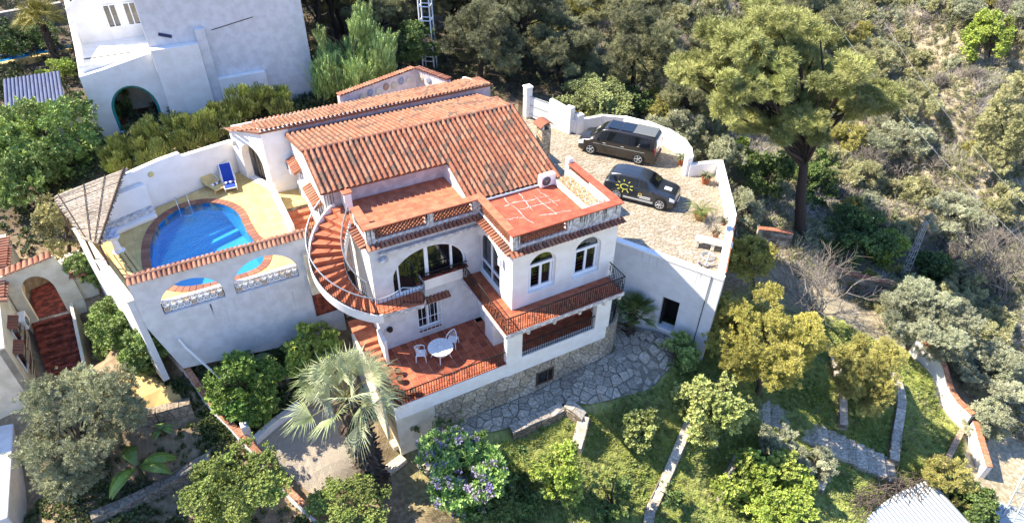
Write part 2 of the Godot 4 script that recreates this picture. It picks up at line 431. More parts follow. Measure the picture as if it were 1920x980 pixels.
func make_materials() -> void:
	var blot := noise_tex("blot", 0.012, 0.975, 1.0, Color(0.99, 0.98, 0.97), 6, 4)
	var blot2 := noise_tex("blot2", 0.018, 0.6, 1.0, Color(0.9, 0.85, 0.8), 6, 9)
	var fine := noise_tex("fine", 0.05, 0.62, 1.0, Color(0.92, 0.9, 0.85), 5, 14)
	var grit := noise_tex("grit", 0.12, 0.55, 1.0, Color(0.95, 0.92, 0.88), 4, 21)
	var stain := noise_tex("stain", 0.03, 0.8, 1.0, Color(0.93, 0.93, 0.94), 6, 31)
	var lump := bump_tex("lump", 0.16, 2.0, 4, 5)
	var rough := bump_tex("rough", 0.09, 5.0, 5, 6)
	var m: StandardMaterial3D
	mat("white", hexc("efece6"), 0.92, blot, 3.0, lump, 0.18)
	mat("old_white", hexc("dcd9d4"), 0.95, stain, 2.2, lump, 0.25)
	mat("grey_white", hexc("dadada"), 0.95, noise_tex("grime", 0.02, 0.955, 1.0, Color(0.98, 0.975, 0.97), 6, 77), 4.0, lump, 0.2)
	mat("pink_white", hexc("d8c9c6"), 0.95, noise_tex("grime2", 0.02, 0.93, 1.0, Color(0.95, 0.94, 0.95), 6, 78), 3.0, lump, 0.2)
	mat("cream", hexc("e3d9c2"), 0.93, noise_tex("creamn", 0.015, 0.93, 1.0, Color(0.98, 0.97, 0.95), 6, 19), 4.0, lump, 0.2)
	mat("tile", Color(1, 1, 1), 0.85, grit, 0.5, rough, 0.4)
	mat("floor_red", hexc("c07250"), 0.8, noise_tex("redfloor", 0.02, 0.9, 1.0, Color(0.95, 0.9, 0.9), 6, 90), 3.0)
	mat("dark_red", hexc("9a4a34"), 0.8, blot2, 2.0)
	mat("deck", hexc("d5b97a"), 0.85, noise_tex("deckn", 0.015, 0.94, 1.0, Color(0.99, 0.97, 0.95), 6, 41), 4.0)
	mat("coping", Color(1, 1, 1), 0.85, grit, 0.6)
	mat("stone", Color(1, 1, 1), 0.92, noise_tex("stonen", 0.03, 0.8, 1.0, Color(0.92, 0.88, 0.82), 6, 51), 1.4, rough, 0.5)
	mat("roof_red", hexc("b5593e"), 0.8, noise_tex("redfloor", 0.02, 0.9, 1.0, Color(0.95, 0.9, 0.9), 6, 90), 3.0)
	mat("sand_bed", hexc("9a8b73"), 0.97, fine, 1.0, rough, 0.4)
	mat("brown_wood", hexc("5b4030"), 0.8)
	mat("mortar", hexc("a39a8a"), 0.97, fine, 1.0, rough, 0.6)
	mat("gravel", hexc("d3c6b4"), 0.97, noise_tex("graveln", 0.2, 0.55, 1.0, Color(0.92, 0.9, 0.86), 3, 61), 1.6, bump_tex("gr", 0.2, 6.0, 3, 62), 1.0)
	mat("concrete", hexc("b3aca0"), 0.95, blot2, 2.5, rough, 0.6)
	mat("soil", Color(1, 1, 1), 1.0, noise_tex("soiln", 0.03, 0.84, 1.0, Color(0.92, 0.88, 0.82), 6, 71), 3.0, rough, 0.5)
	mat("iron", hexc("1d1c1b"), 0.55); M.iron.metallic = 0.4
	mat("steel", hexc("c9ccd0"), 0.25); M.steel.metallic = 0.9
	mat("galv", hexc("aeb3b5"), 0.5); M.galv.metallic = 0.5
	mat("frame", hexc("eef1f4"), 0.4)
	mat("plastic", hexc("eeeeea"), 0.45)
	mat("glass", hexc("11161a"), 0.05); M.glass.metallic = 0.0; M.glass.metallic_specular = 0.9
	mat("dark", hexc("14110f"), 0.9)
	mat("black", hexc("0c0c0d"), 0.6)
	mat("rubber", hexc("161616"), 0.85)
	mat("bark", Color(1, 1, 1), 0.97, noise_tex("barkn", 0.06, 0.4, 1.0, Color(0.9, 0.85, 0.8), 5, 81), 0.8, rough, 1.5)
	mat("blue_cloth", hexc("1c3f9c"), 0.9)
	mat("liner", hexc("1592cf"), 0.5, noise_tex("linern", 0.08, 0.9, 1.0, Color(0.8, 0.92, 1.0), 3, 95), 1.2)
	mat("paint", Color(1, 1, 1), 0.6)
	mat("pot", hexc("b0663f"), 0.85, grit, 0.4)
	for k in ["leaf", "waxy", "needle"]:
		m = mat(k, Color(1, 1, 1), 0.62 if k != "waxy" else 0.42)
		m.cull_mode = BaseMaterial3D.CULL_DISABLED
		m.backlight_enabled = true
		m.backlight = Color(0.22, 0.26, 0.07) if k != "needle" else Color(0.14, 0.15, 0.04)
	m = mat("twig", Color(1, 1, 1), 0.95)
	m = mat("water", Color(0.3, 0.75, 0.95, 0.05), 0.03)
	m.transparency = BaseMaterial3D.TRANSPARENCY_ALPHA
	m.vertex_color_use_as_albedo = false
	m.normal_enabled = true; m.uv1_triplanar = true; m.uv1_world_triplanar = true; m.uv1_scale = Vector3.ONE / 1.6
	m.normal_texture = bump_tex("ripple", 0.03, 4.0, 3, 8); m.normal_scale = 0.6

func make_land() -> void:
	# the ground is cut away where floors stand on it
	footprints.append([PackedVector2Array([Vector2(-14.6, -6.9), Vector2(-6.3, -6.9), Vector2(-6.3, -13.6), Vector2(-8.6, -16.3), Vector2(-15.6, -13.9)]), -1.6])
	footprints.append([PackedVector2Array([Vector2(-6.3, -3.6), Vector2(5.3, -3.6), Vector2(5.3, -16.0), Vector2(-8.0, -16.0), Vector2(-8.0, -6.9)]), -0.8])
	footprints.append([PackedVector2Array([Vector2(5.6, -4.0), Vector2(7.4, -2.0), Vector2(10.1, 2.7), Vector2(14.0, -0.9), Vector2(17.4, -5.2), Vector2(16.2, -6.3), Vector2(16.8, -8.3), Vector2(15.5, -12.2), Vector2(12.3, -14.2), Vector2(11, -17.4), Vector2(8, -18.5), Vector2(6.2, -15)]), -0.9])
	footprints.append([PackedVector2Array([Vector2(-6.6, -3.2), Vector2(5.2, -3.2), Vector2(5.2, 0.0), Vector2(-6.0, 0.0)]), -4.3])
	footprints.append([PackedVector2Array([Vector2(5.4, -3.0), Vector2(6.9, -1.8), Vector2(8.4, 1.4), Vector2(6.0, 0.2)]), -5.2])
	footprints.append([PackedVector2Array([Vector2(-21.0, -17.5), Vector2(-18.7, -17.5), Vector2(-18.7, -10.2), Vector2(-21.0, -10.2)]), -5.6])
	footprints.append([PackedVector2Array([Vector2(-18.7, -13.9), Vector2(-17.5, -13.6), Vector2(-17.5, -10.4), Vector2(-18.7, -10.2)]), -5.3])
	var xs := []; var zs := []
	var x := -400.0
	while x < 420.0:
		xs.append(x)
		x += 0.42 if x >= -20 and x < 24 else (1.2 if x >= -40 and x < 64 else (6.0 if absf(x) < 110 else 45.0))
	var z := -420.0
	while z < 300.0:
		zs.append(z)
		z += 0.42 if z >= -21 and z < 11 else (1.2 if z >= -60 and z < 20 else (6.0 if absf(z) < 110 else 45.0))
	var b := MB.new()
	var nx := xs.size()
	var H := PackedFloat32Array(); H.resize(nx * zs.size())
	for j in zs.size():
		for i in nx: H[j * nx + i] = ground(xs[i], zs[j])
	var f := FastNoiseLite.new(); f.seed = 5; f.frequency = 0.09; f.fractal_octaves = 5
	var g := FastNoiseLite.new(); g.seed = 15; g.frequency = 0.9; g.fractal_octaves = 3
	var P := PackedVector3Array(); var N := PackedVector3Array(); var K := PackedColorArray(); var I := PackedInt32Array()
	for j in zs.size():
		for i in nx:
			var px: float = xs[i]; var pz: float = zs[j]
			var q := H[j * nx + i] + g.get_noise_2d(px, pz) * 0.09
			P.append(Vector3(px, q, pz))
			var i0 := maxi(i - 1, 0); var i1 := mini(i + 1, nx - 1); var j0 := maxi(j - 1, 0); var j1 := mini(j + 1, zs.size() - 1)
			N.append(Vector3(-(H[j * nx + i1] - H[j * nx + i0]) / (xs[i1] - xs[i0]), 1.0, -(H[j1 * nx + i] - H[j0 * nx + i]) / (zs[j1] - zs[j0])).normalized())
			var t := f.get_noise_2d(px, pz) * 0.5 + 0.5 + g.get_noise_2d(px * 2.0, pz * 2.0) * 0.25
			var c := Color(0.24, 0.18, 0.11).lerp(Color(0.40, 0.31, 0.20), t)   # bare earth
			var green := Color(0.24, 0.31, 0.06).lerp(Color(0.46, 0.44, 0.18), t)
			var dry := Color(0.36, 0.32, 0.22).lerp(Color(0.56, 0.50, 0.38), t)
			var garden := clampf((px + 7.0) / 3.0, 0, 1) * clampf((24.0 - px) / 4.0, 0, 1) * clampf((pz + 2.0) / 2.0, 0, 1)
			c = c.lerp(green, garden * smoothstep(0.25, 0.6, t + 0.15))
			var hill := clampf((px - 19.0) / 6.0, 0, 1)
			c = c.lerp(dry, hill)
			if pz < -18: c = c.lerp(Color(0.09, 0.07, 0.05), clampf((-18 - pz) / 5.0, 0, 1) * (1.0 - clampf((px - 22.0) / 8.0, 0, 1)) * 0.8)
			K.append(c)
	for j in zs.size() - 1:
		for i in nx - 1:
			var a := j * nx + i
			I.append(a); I.append(a + 1); I.append(a + nx)
			I.append(a + 1); I.append(a + nx + 1); I.append(a + nx)
	var ar := []; ar.resize(Mesh.ARRAY_MAX)
	ar[Mesh.ARRAY_VERTEX] = P; ar[Mesh.ARRAY_NORMAL] = N; ar[Mesh.ARRAY_COLOR] = K; ar[Mesh.ARRAY_INDEX] = I
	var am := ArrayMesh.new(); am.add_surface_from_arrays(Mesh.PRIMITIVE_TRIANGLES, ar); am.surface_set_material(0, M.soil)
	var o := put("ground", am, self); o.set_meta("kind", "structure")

# ---------------------------------------------------------------- square tiles of a floor as parts
func tiling(called: String, region: PackedVector2Array, holes: Array, xf: Transform3D, size: Vector2, joint: float, thick: float, m: Material, parent: Node, tones: Array, most: int, seed_ := 3) -> void:
	var r := RandomNumberGenerator.new(); r.seed = seed_
	var lo := Vector2(INF, INF); var hi := -lo
	for p in region:
		lo = lo.min(p); hi = hi.max(p)
	var list := []
	for j in int((hi.y - lo.y) / size.y) + 1:
		for i in int((hi.x - lo.x) / size.x) + 1:
			var a := lo + Vector2(i * size.x, j * size.y)
			var ps := Geometry2D.intersect_polygons(ngon_rect(a.x + joint * 0.5, a.y + joint * 0.5, a.x + size.x - joint * 0.5, a.y + size.y - joint * 0.5), region)
			for h in holes:
				var nx := []
				for p in ps:
					for q in Geometry2D.clip_polygons(p, h):
						if not Geometry2D.is_polygon_clockwise(q): nx.append(q)
				ps.assign(nx)
			for p in ps: list.append([cam_at.distance_to(xf * Vector3(a.x, a.y, 0)), p])
	list.sort_custom(func(a, b): return a[0] < b[0])
	var rest := MB.new()
	for i in list.size():
		var b := MB.new() if i < most else rest
		b.col = tones[r.randi() % tones.size()] * r.randf_range(0.94, 1.05)
		b.prism(list[i][1], xf, thick * r.randf_range(0.9, 1.1), [], 0.004)
		if i < most: part(called, b, m, parent)
	if not rest.v.is_empty(): part(called + "s_beyond", rest, m, parent).set_meta("kind", "stuff")

# ---------------------------------------------------------------- clay barrel tiles
var tile_meshes := []
var tile_tones := [Color(0.52, 0.20, 0.11), Color(0.60, 0.25, 0.14), Color(0.43, 0.16, 0.09), Color(0.65, 0.31, 0.19), Color(0.35, 0.165, 0.11), Color(0.54, 0.28, 0.18), Color(0.23, 0.155, 0.115)]
func barrel(r0: float, r1: float, l: float, col: Color) -> ArrayMesh:   # lies along -Z .. +Z (downhill), round side up
	var b := MB.new(); b.col = col
	var n := 7
	for i in n:
		var a := PI * i / n; var e := PI * (i + 1) / n
		var A := Vector3(cos(a), sin(a) * 0.85, 0); var B := Vector3(cos(e), sin(e) * 0.85, 0)
		var f0 := Vector3(0, 0, -l / 2); var f1 := Vector3(0, 0, l / 2)
		b.trin(A * r0 + f0, B * r1 + f1, A * r1 + f1, A, B, A); b.trin(A * r0 + f0, B * r0 + f0, B * r1 + f1, A, B, B)
		b.quad(A * r1 + f1, B * r1 + f1, B * (r1 - 0.016) + f1, A * (r1 - 0.016) + f1)
		b.quad(A * (r1 - 0.016) + f1, B * (r1 - 0.016) + f1, B * (r0 - 0.016) + f0, A * (r0 - 0.016) + f0)
	return b.mesh(M.tile)

func make_tiles() -> void:
	for t in tile_tones: tile_meshes.append(barrel(0.092, 0.125, 0.42, t))

var tile_list := []   # [distance, transform, tone, parent, name]
func tile_row(a: Vector3, b: Vector3, out: Vector3, spacing: float, parent: Node3D, r: RandomNumberGenerator, tones := [0, 1, 2, 3, 5], size := 1.0, alone := true) -> void:   # tiles side by side from a to b, each running along out
	var n := maxi(1, int(round(a.distance_to(b) / spacing)))
	var x := (b - a).normalized(); var z := out.normalized(); var y := z.cross(x)
	if y.y < 0:
		x = -x; y = z.cross(x)
	var kids := []
	for i in n:
		var p := a.lerp(b, (i + 0.5) / n)
		var tf := Transform3D(Basis(x, y, z) * Basis(Vector3.UP, r.randf_range(-0.05, 0.05)) * Basis(Vector3.RIGHT, r.randf_range(-0.03, 0.03)) * Basis().scaled(Vector3(spacing / n * n * 4.0 * size, 4.0 * size * spacing, size)), p + y * r.randf_range(-0.006, 0.006))
		var t: int = tones[r.randi() % tones.size()]
		if alone: lone_tile(tf, t, parent)
		else: kids.append([tf, t])
	if not alone: tile_mass(kids, parent)

func lone_tile(tf: Transform3D, t: int, parent: Node3D) -> void:
	var o := put("roof_tile", tile_meshes[t], parent)
	var p: Node = parent; var off := Vector3.ZERO
	while p != self:
		off += (p as Node3D).position; p = p.get_parent()
	o.transform = Transform3D(tf.basis, tf.origin - off)

var white_tile: ArrayMesh
func tile_mass(kids: Array, parent: Node3D) -> void:
	if kids.is_empty(): return
	if white_tile == null: white_tile = barrel(0.092, 0.125, 0.42, Color(1, 1, 1))
	var xfs := []; var cols := []
	for k in kids:
		xfs.append(k[0]); cols.append(tile_tones[k[1]])
	copies("roof_tiles_beyond", white_tile, xfs, cols, parent, true)

# a slope of tiles: a = upper left, b = upper right, down = vector to the eave
func tile_slope(a: Vector3, b: Vector3, down: Vector3, cols: int, rows: int, parent: Node3D, seed_: int, alone: int, tones: Array) -> void:
	var r := RandomNumberGenerator.new(); r.seed = seed_
	var x := (b - a).normalized(); var z := down.normalized(); var y := z.cross(x)
	if y.y < 0:
		x = -x; y = z.cross(x)
	var w := a.distance_to(b) / cols; var step := down.length() / rows
	var f := FastNoiseLite.new(); f.seed = seed_; f.frequency = 0.5
	var all := []
	for i in cols:
		var jig := r.randf_range(-0.02, 0.02)
		for j in rows:
			var p := a.lerp(b, (i + 0.5) / cols) + z * ((j + 0.5) * step + jig) + y * 0.03
			var tf := Transform3D(Basis(x, y, z) * Basis(Vector3.UP, r.randf_range(-0.04, 0.04)) * Basis(Vector3.RIGHT, 0.10 + r.randf_range(-0.03, 0.03)) * Basis().scaled(Vector3(w * 3.25, w * 4.0, step * 1.2 / 0.42)), p)
			var t: int = tones[r.randi() % tones.size()]
			var dirt := f.get_noise_2d(p.x * 0.7, p.z * 1.6)
			if dirt > 0.22 and r.randf() < 0.6: t = 6 if r.randf() < 0.45 else 4
			elif r.randf() < 0.05: t = 6
			all.append([cam_at.distance_to(p), tf, t])
	all.sort_custom(func(p, q): return p[0] < q[0])
	var kids := []
	for k in all.size():
		if k < alone: lone_tile(all[k][1], all[k][2], parent)
		else: kids.append([all[k][1], all[k][2]])
	tile_mass(kids, parent)

# ---------------------------------------------------------------- pieces of a house
func wall_box(called: String, x0: float, x1: float, y0: float, y1: float, z0: float, z1: float, m: Material, parent: Node3D, bev := 0.015) -> MeshInstance3D:
	var b := MB.new()
	b.box(Vector3((x0 + x1) / 2, (y0 + y1) / 2, (z0 + z1) / 2), Vector3(x1 - x0, y1 - y0, z1 - z0), Basis.IDENTITY, bev)
	return part(called, b, m, parent)

# lattice of half-round clay tiles stacked like scales, between two corners, in a wall plane
func lattice(a: Vector3, b: Vector3, h: float, parent: Node3D, size := 0.2, called := "lattice_panel") -> void:
	var m := MB.new()
	var x := (b - a).normalized(); var nrm := x.cross(Vector3.UP)
	var len := a.distance_to(b)
	var nx := maxi(1, int(round(len / size))); var ny := maxi(1, int(round(h / (size * 0.5))))
	var w := len / nx; var hh := h / ny
	var r := RandomNumberGenerator.new(); r.seed = int(len * 1000)
	for j in ny:
		for i in nx:
			m.col = tile_tones[[0, 1, 3, 1][r.randi() % 4]]
			var ox := (i + 0.5 + (0.5 if j % 2 else 0.0)) * w
			if ox > len - w * 0.3: continue
			var base := a + x * ox + Vector3.UP * (j * hh)
			var n := 4
			for k in n:
				var t0 := PI * k / n; var t1 := PI * (k + 1) / n
				var p := base + x * (cos(t0) * w * 0.5) + Vector3.UP * (sin(t0) * hh * 0.95)
				var q := base + x * (cos(t1) * w * 0.5) + Vector3.UP * (sin(t1) * hh * 0.95)
				var d := nrm * 0.08
				var ip := base + x * (cos(t0) * (w * 0.5 - 0.018)) + Vector3.UP * (sin(t0) * (hh * 0.95 - 0.018))
				var iq := base + x * (cos(t1) * (w * 0.5 - 0.018)) + Vector3.UP * (sin(t1) * (hh * 0.95 - 0.018))
				m.quad(p + d, p - d, q - d, q + d)
				m.quad(ip - d, ip + d, iq + d, iq - d)
				m.quad(p + d, q + d, iq + d, ip + d); m.quad(q - d, p - d, ip - d, iq - d)
	part(called, m, M.tile, parent).set_meta("kind", "stuff")

# iron railing along a polyline (foot line); scrolls: share of bays with a curl
func railing(pts: Array, h: float, gap: float, parent: Node3D, called := "railing", handrail: Material = null, curls := 0.0, thick := 0.018) -> Node3D:
	var o := Node3D.new()
	named(o, called, parent)
	o.position = Vector3.ZERO
	var off := Vector3.ZERO; var p: Node = parent
	while p != self:
		off += (p as Node3D).position; p = p.get_parent()
	o.position = (pts[0] as Vector3) - off
	var up := Vector3.UP
	var top := []; var low := []
	for q in pts:
		top.append(q + up * h); low.append(q + up * 0.09)
	var b := MB.new(); b.tube(top, [0.032], 6); part("handrail", b, handrail if handrail else M.iron, o)
	b = MB.new(); b.tube(low, [0.018], 4); part("bottom_rail", b, M.iron, o)
	var r := RandomNumberGenerator.new(); r.seed = 9
	var shape: ArrayMesh = null
	var base := off + o.position
	base = pts[0]
	for i in pts.size() - 1:
		var A: Vector3 = pts[i]; var B: Vector3 = pts[i + 1]
		var n := maxi(1, int(round(A.distance_to(B) / gap)))
		for k in n:
			var q := A.lerp(B, float(k) / n)
			if shape == null:
				var s := MB.new(); s.tube([Vector3(0, 0.0, 0), Vector3(0, h, 0)], [thick], 4); shape = s.mesh(M.iron)
			var bar := put("baluster", shape, o)
			bar.position = q - base
			if r.randf() < curls:
				var s := MB.new()
				var d := (B - A).normalized(); var c := q - base + d * gap * 0.5 + up * h * (0.35 + 0.3 * float(k % 2))
				for sg in [-1.0, 1.0]:
					var sp := []
					for t in 10:
						var a: float = t * 0.62
						var rr: float = gap * 0.42 * (1.0 - t / 13.0)
						sp.append(c + up * sg * gap * 0.5 + d * cos(a) * rr + up * sg * sin(a) * rr)
					s.tube(sp, [0.014], 4, false)
				put("scroll", s.mesh(M.iron), o)
	return o

# an arched or square window set into a wall: outline in the wall frame
func window(parent: Node3D, outline: PackedVector2Array, xf: Transform3D, recess: float, bars: Array, cross: Array, called := "window", fw := 0.08, fm: Material = null) -> void:
	var o := Node3D.new(); named(o, called, parent)
	var off := Vector3.ZERO; var p: Node = parent
	while p != self:
		off += (p as Node3D).position; p = p.get_parent()
	var base := xf * Vector3(outline[0].x, outline[0].y, -recess)
	o.position = base - off
	var b := MB.new()
	band(b, outline, fw, xf.translated_local(Vector3(0, 0, -recess)), 0.07)
	var lo := Vector2(INF, INF); var hi := -lo
	for q in outline:
		lo = lo.min(q); hi = hi.max(q)
	for x in bars:
		var ys: float = hi.y
		for k in outline.size():   # top of the outline above x
			pass
		var cut := Geometry2D.intersect_polygons(outline, ngon_rect(x[0] - x[1], x[2] if x.size() > 2 else lo.y, x[0] + x[1], x[3] if x.size() > 3 else hi.y))
		for q in cut: b.prism(q, xf.translated_local(Vector3(0, 0, -recess)), 0.083)
	for y in cross:
		var cut := Geometry2D.intersect_polygons(outline, ngon_rect(lo.x, y[0] - y[1], hi.x, y[0] + y[1]))
		for q in cut: b.prism(q, xf.translated_local(Vector3(0, 0, -recess)), 0.092)
	part("frame", b, fm if fm else M.frame, o)
	# panes between the bars
	var cutx := [lo.x]; for x in bars: cutx.append(x[0])
	cutx.append(hi.x)
	for i in cutx.size() - 1:
		var pb := MB.new()
		for q in Geometry2D.intersect_polygons(outline, ngon_rect(cutx[i], lo.y, cutx[i + 1], hi.y)):
			pb.prism(q, xf.translated_local(Vector3(0, 0, -recess + 0.012)), 0.012)
		if not pb.v.is_empty(): part("pane", pb, M.glass, o)

# rain streaks and splash marks on a rendered wall: xf is the wall's face, box the reach of the marks in it
func wall_stains(parent: Node3D, xf: Transform3D, x0: float, x1: float, top: float, foot: float, n: int, seed_: int) -> void:
	var r := RandomNumberGenerator.new(); r.seed = seed_
	var b := MB.new()
	for k in n:
		var x := r.randf_range(x0, x1); var w := r.randf_range(0.015, 0.05); var l := r.randf_range(0.25, 1.1)
		b.col = Color(0.58, 0.58, 0.585) * r.randf_range(0.92, 1.12)
		var y := top if r.randf() < 0.6 else foot + l
		b.quad(xf * Vector3(x - w * 0.25, y - l, 0.003), xf * Vector3(x + w * 0.25, y - l, 0.003), xf * Vector3(x + w, y, 0.003), xf * Vector3(x - w, y, 0.003))
	part("wall_stain", b, M.paint, parent).set_meta("kind", "stuff")

func make_house() -> void:
	var r := RandomNumberGenerator.new(); r.seed = 11
	var H := thing("villa_house", "large white two-storey villa with red clay tile roofs and two roof terraces", "house", Vector3(0, -6.5, -5))
	var b := MB.new()
	# --- main block
	b = MB.new()
	b.prism(PackedVector2Array([Vector2(-13.3, -0.5), Vector2(-6.95, -3.5), Vector2(-6.95, 4.38), Vector2(-9.1, 5.3), Vector2(-13.3, 4.2)]), left_side(-5.95), 0.25)
	part("gable_wall", b, M.white, H)
	wall_box("wall", -5.94, -0.1, -0.5, 4.42, -7.2, -6.95, M.pink_white, H, 0.0)
	b = MB.new()
	b.prism(PackedVector2Array([Vector2(-6.947, 3.2), Vector2(-4.25, 3.2), Vector2(-4.25, 3.62), Vector2(-6.947, 4.56)]), left_side(0.06), 0.22)
	part("cheek_wall", b, M.white, H)
	b = MB.new()
	b.prism(PackedVector2Array([Vector2(-13.3, -1.0), Vector2(-4.3, -1.0), Vector2(-4.3, 3.58), Vector2(-9.1, 5.3), Vector2(-13.3, 4.2)]), left_side(4.85), 0.25)
	part("wall", b, M.white, H)
	wall_box("wall", 0.06, 4.85, 3.0, 3.62, -4.5, -4.25, M.white, H, 0.0)
	wall_box("wall", -5.94, 4.85, -0.5, 4.18, -13.3, -13.08, M.white, H, 0.0)
	# --- main roof
	var R := Node3D.new(); named(R, "main_roof", H); R.position = Vector3(0, 11.0, -4.1)
	var ry := 5.42
	b = MB.new(); b.col = Color(0.33, 0.15, 0.09)
	var xl := -6.38; var xm := -0.12; var xr := 5.0
	var sl := 0.35
	for q in [[xl, xm, -9.1, -6.55, sl], [xm, xr, -9.1, -4.12, sl]]:
		var y0 := ry; var y1: float = ry - (q[3] - q[2]) * sl
		b.quad(Vector3(q[0], y1, q[3]), Vector3(q[1], y1, q[3]), Vector3(q[1], y0, q[2]), Vector3(q[0], y0, q[2]))
		b.quad(Vector3(q[0], y0 - 0.12, q[2]), Vector3(q[1], y0 - 0.12, q[2]), Vector3(q[1], y1 - 0.12, q[3]), Vector3(q[0], y1 - 0.12, q[3]))
		b.quad(Vector3(q[0], y1 - 0.12, q[3]), Vector3(q[1], y1 - 0.12, q[3]), Vector3(q[1], y1, q[3]), Vector3(q[0], y1, q[3]))
		b.quad(Vector3(q[0], y0 - 0.12, q[2]), Vector3(q[0], y1 - 0.12, q[3]), Vector3(q[0], y1, q[3]), Vector3(q[0], y0, q[2]))
		b.quad(Vector3(q[1], y1 - 0.12, q[3]), Vector3(q[1], y0 - 0.12, q[2]), Vector3(q[1], y0, q[2]), Vector3(q[1], y1, q[3]))
	var yb := ry - 4.35 * 0.255
	b.quad(Vector3(xl, ry, -9.1), Vector3(xr, ry, -9.1), Vector3(xr, yb, -13.45), Vector3(xl, yb, -13.45))
	b.quad(Vector3(xl, ry - 0.12, -9.1), Vector3(xl, yb - 0.12, -13.45), Vector3(xr, yb - 0.12, -13.45), Vector3(xr, ry - 0.12, -9.1))
	b.quad(Vector3(xl, yb - 0.12, -13.45), Vector3(xl, ry - 0.12, -9.1), Vector3(xl, ry, -9.1), Vector3(xl, yb, -13.45))
	b.quad(Vector3(xr, ry - 0.12, -9.1), Vector3(xr, yb - 0.12, -13.45), Vector3(xr, yb, -13.45), Vector3(xr, ry, -9.1))
	part("roof_deck", b, M.tile, R)
	var clean := [0, 1, 0, 2, 3, 5]
	tile_slope(Vector3(xl + 0.02, ry, -9.1), Vector3(xm, ry, -9.1), Vector3(0, -2.6 * sl, 2.6), 23, 9, R, 1, 90, clean)
	tile_slope(Vector3(xm, ry, -9.1), Vector3(xr - 0.02, ry, -9.1), Vector3(0, -5.02 * sl, 5.02), 19, 17, R, 2, 110, clean)
	tile_slope(Vector3(xr - 0.02, ry, -9.1), Vector3(xl + 0.02, ry, -9.1), Vector3(0, -4.4 * 0.255, -4.4), 44, 15, R, 3, 0, [0, 1, 3, 1, 5])
	# ridge tiles
	for i in 36:
		var x := lerpf(xl + 0.15, xr - 0.15, i / 35.0)
		lone_tile(Transform3D(Basis(Vector3(0, 0, 1), Vector3(0, 1, 0), Vector3(-1, 0, 0)) * Basis(Vector3.RIGHT, 0.03).scaled(Vector3(1.05, 0.9, 0.9)), Vector3(x, ry + 0.04, -9.1)), [0, 2, 4, 5][r.randi() % 4], R)
	# verge tiles at the right gable
	# --- left wing (loggia)
	var fz := -3.3
	var door := arch(-4.5, -0.72, 0.0, 0.95, 2.42, 18)
	b = MB.new()
	b.panel(ngon_rect(-5.4, -3.1, 0.0, 3.5), [door, ngon_rect(-3.45, -2.55, -2.3, -0.95)], front(fz - 0.3), 0.3)
	part("wall", b, M.grey_white, H)
	wall_box("wall", -5.4, -5.15, -3.1, 3.5, -6.94, fz - 0.3, M.white, H, 0.0)
	wall_box("ceiling_slab", -5.15, -0.01, 3.3, 3.49, -6.94, fz - 0.3, M.white, H, 0.0)
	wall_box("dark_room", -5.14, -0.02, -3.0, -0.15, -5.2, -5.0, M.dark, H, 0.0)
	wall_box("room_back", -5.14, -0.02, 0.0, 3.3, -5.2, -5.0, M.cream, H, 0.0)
	window(H, arch(-4.5, -0.72, 0.0, 0.95, 2.42, 18), front(fz), 0.24, [[-4.15, 0.04], [-2.72, 0.09], [-1.45, 0.06]], [[0.06, 0.06]], "glazed_door", 0.09)
	window(H, ngon_rect(-3.45, -2.55, -2.3, -0.95), front(fz), 0.2, [[-2.88, 0.05]], [], "window", 0.07)
	b = MB.new()   # window grille
	for x in [-3.5, -3.28, -3.06, -2.84, -2.62, -2.4, -2.25]:
		b.tube([Vector3(x, -2.62, fz + 0.14), Vector3(x, -0.9, fz + 0.14)], [0.012], 4)
	for y in [-2.62, -2.2, -1.7, -0.9]: b.box(Vector3(-2.87, y, fz + 0.14), Vector3(1.28, 0.022, 0.022))
	for x in [-3.5, -2.25]:
		for y in [-2.62, -0.9]: b.box(Vector3(x, y, fz + 0.07), Vector3(0.02, 0.02, 0.14))
	part("window_grille", b, M.frame, H)
	wall_box("window_sill", -3.5, -2.25, -2.68, -2.6, fz, fz + 0.12, M.dark_red, H)
	# little tiled hood over that window
	b = MB.new(); b.col = tile_tones[2]; b.box(Vector3(-2.6, -0.66, fz + 0.16), Vector3(1.7, 0.05, 0.34), Basis(Vector3.RIGHT, 0.45)); part("window_hood", b, M.tile, H)
	tile_row(Vector3(-3.4, -0.62, fz + 0.18), Vector3(-1.8, -0.62, fz + 0.18), Vector3(0, -0.45, 1), 0.2, H, r, [2, 4, 0], 0.95)
	# low wall of the loggia with tiled top
	wall_box("low_wall", -3.0, -0.75, 0.0, 0.62, fz - 0.06, fz + 0.12, M.white, H)
	wall_box("wall_cap", -3.05, -0.7, 0.622, 0.68, fz - 0.1, fz + 0.17, M.dark_red, H, 0.01)
	railing([Vector3(-3.0, 0.68, fz + 0.1), Vector3(-0.75, 0.68, fz + 0.1)], 0.3, 0.15, H, "low_railing")
	# awning box under the eave
	b = MB.new(); b.box(Vector3(-2.55, 2.86, fz + 0.13), Vector3(4.9, 0.13, 0.2), Basis.IDENTITY, 0.03); part("awning_box", b, M.old_white, H)
	b = MB.new(); b.box(Vector3(-4.85, 2.55, fz + 0.2), Vector3(0.42, 0.2, 0.26), Basis(Vector3.BACK, 0.2), 0.03); part("wall_light", b, M.old_white, H)
	# --- right wing
	var w1 := arch(0.84, 2.28, 0.66, 2.1, 2.82); var w2 := arch(3.28, 4.78, 0.6, 2.12, 2.82)
	b = MB.new(); b.panel(ngon_rect(0, 0, 5.65, 3.5), [w1, w2], front(-0.28), 0.28); part("wall", b, M.white, H)
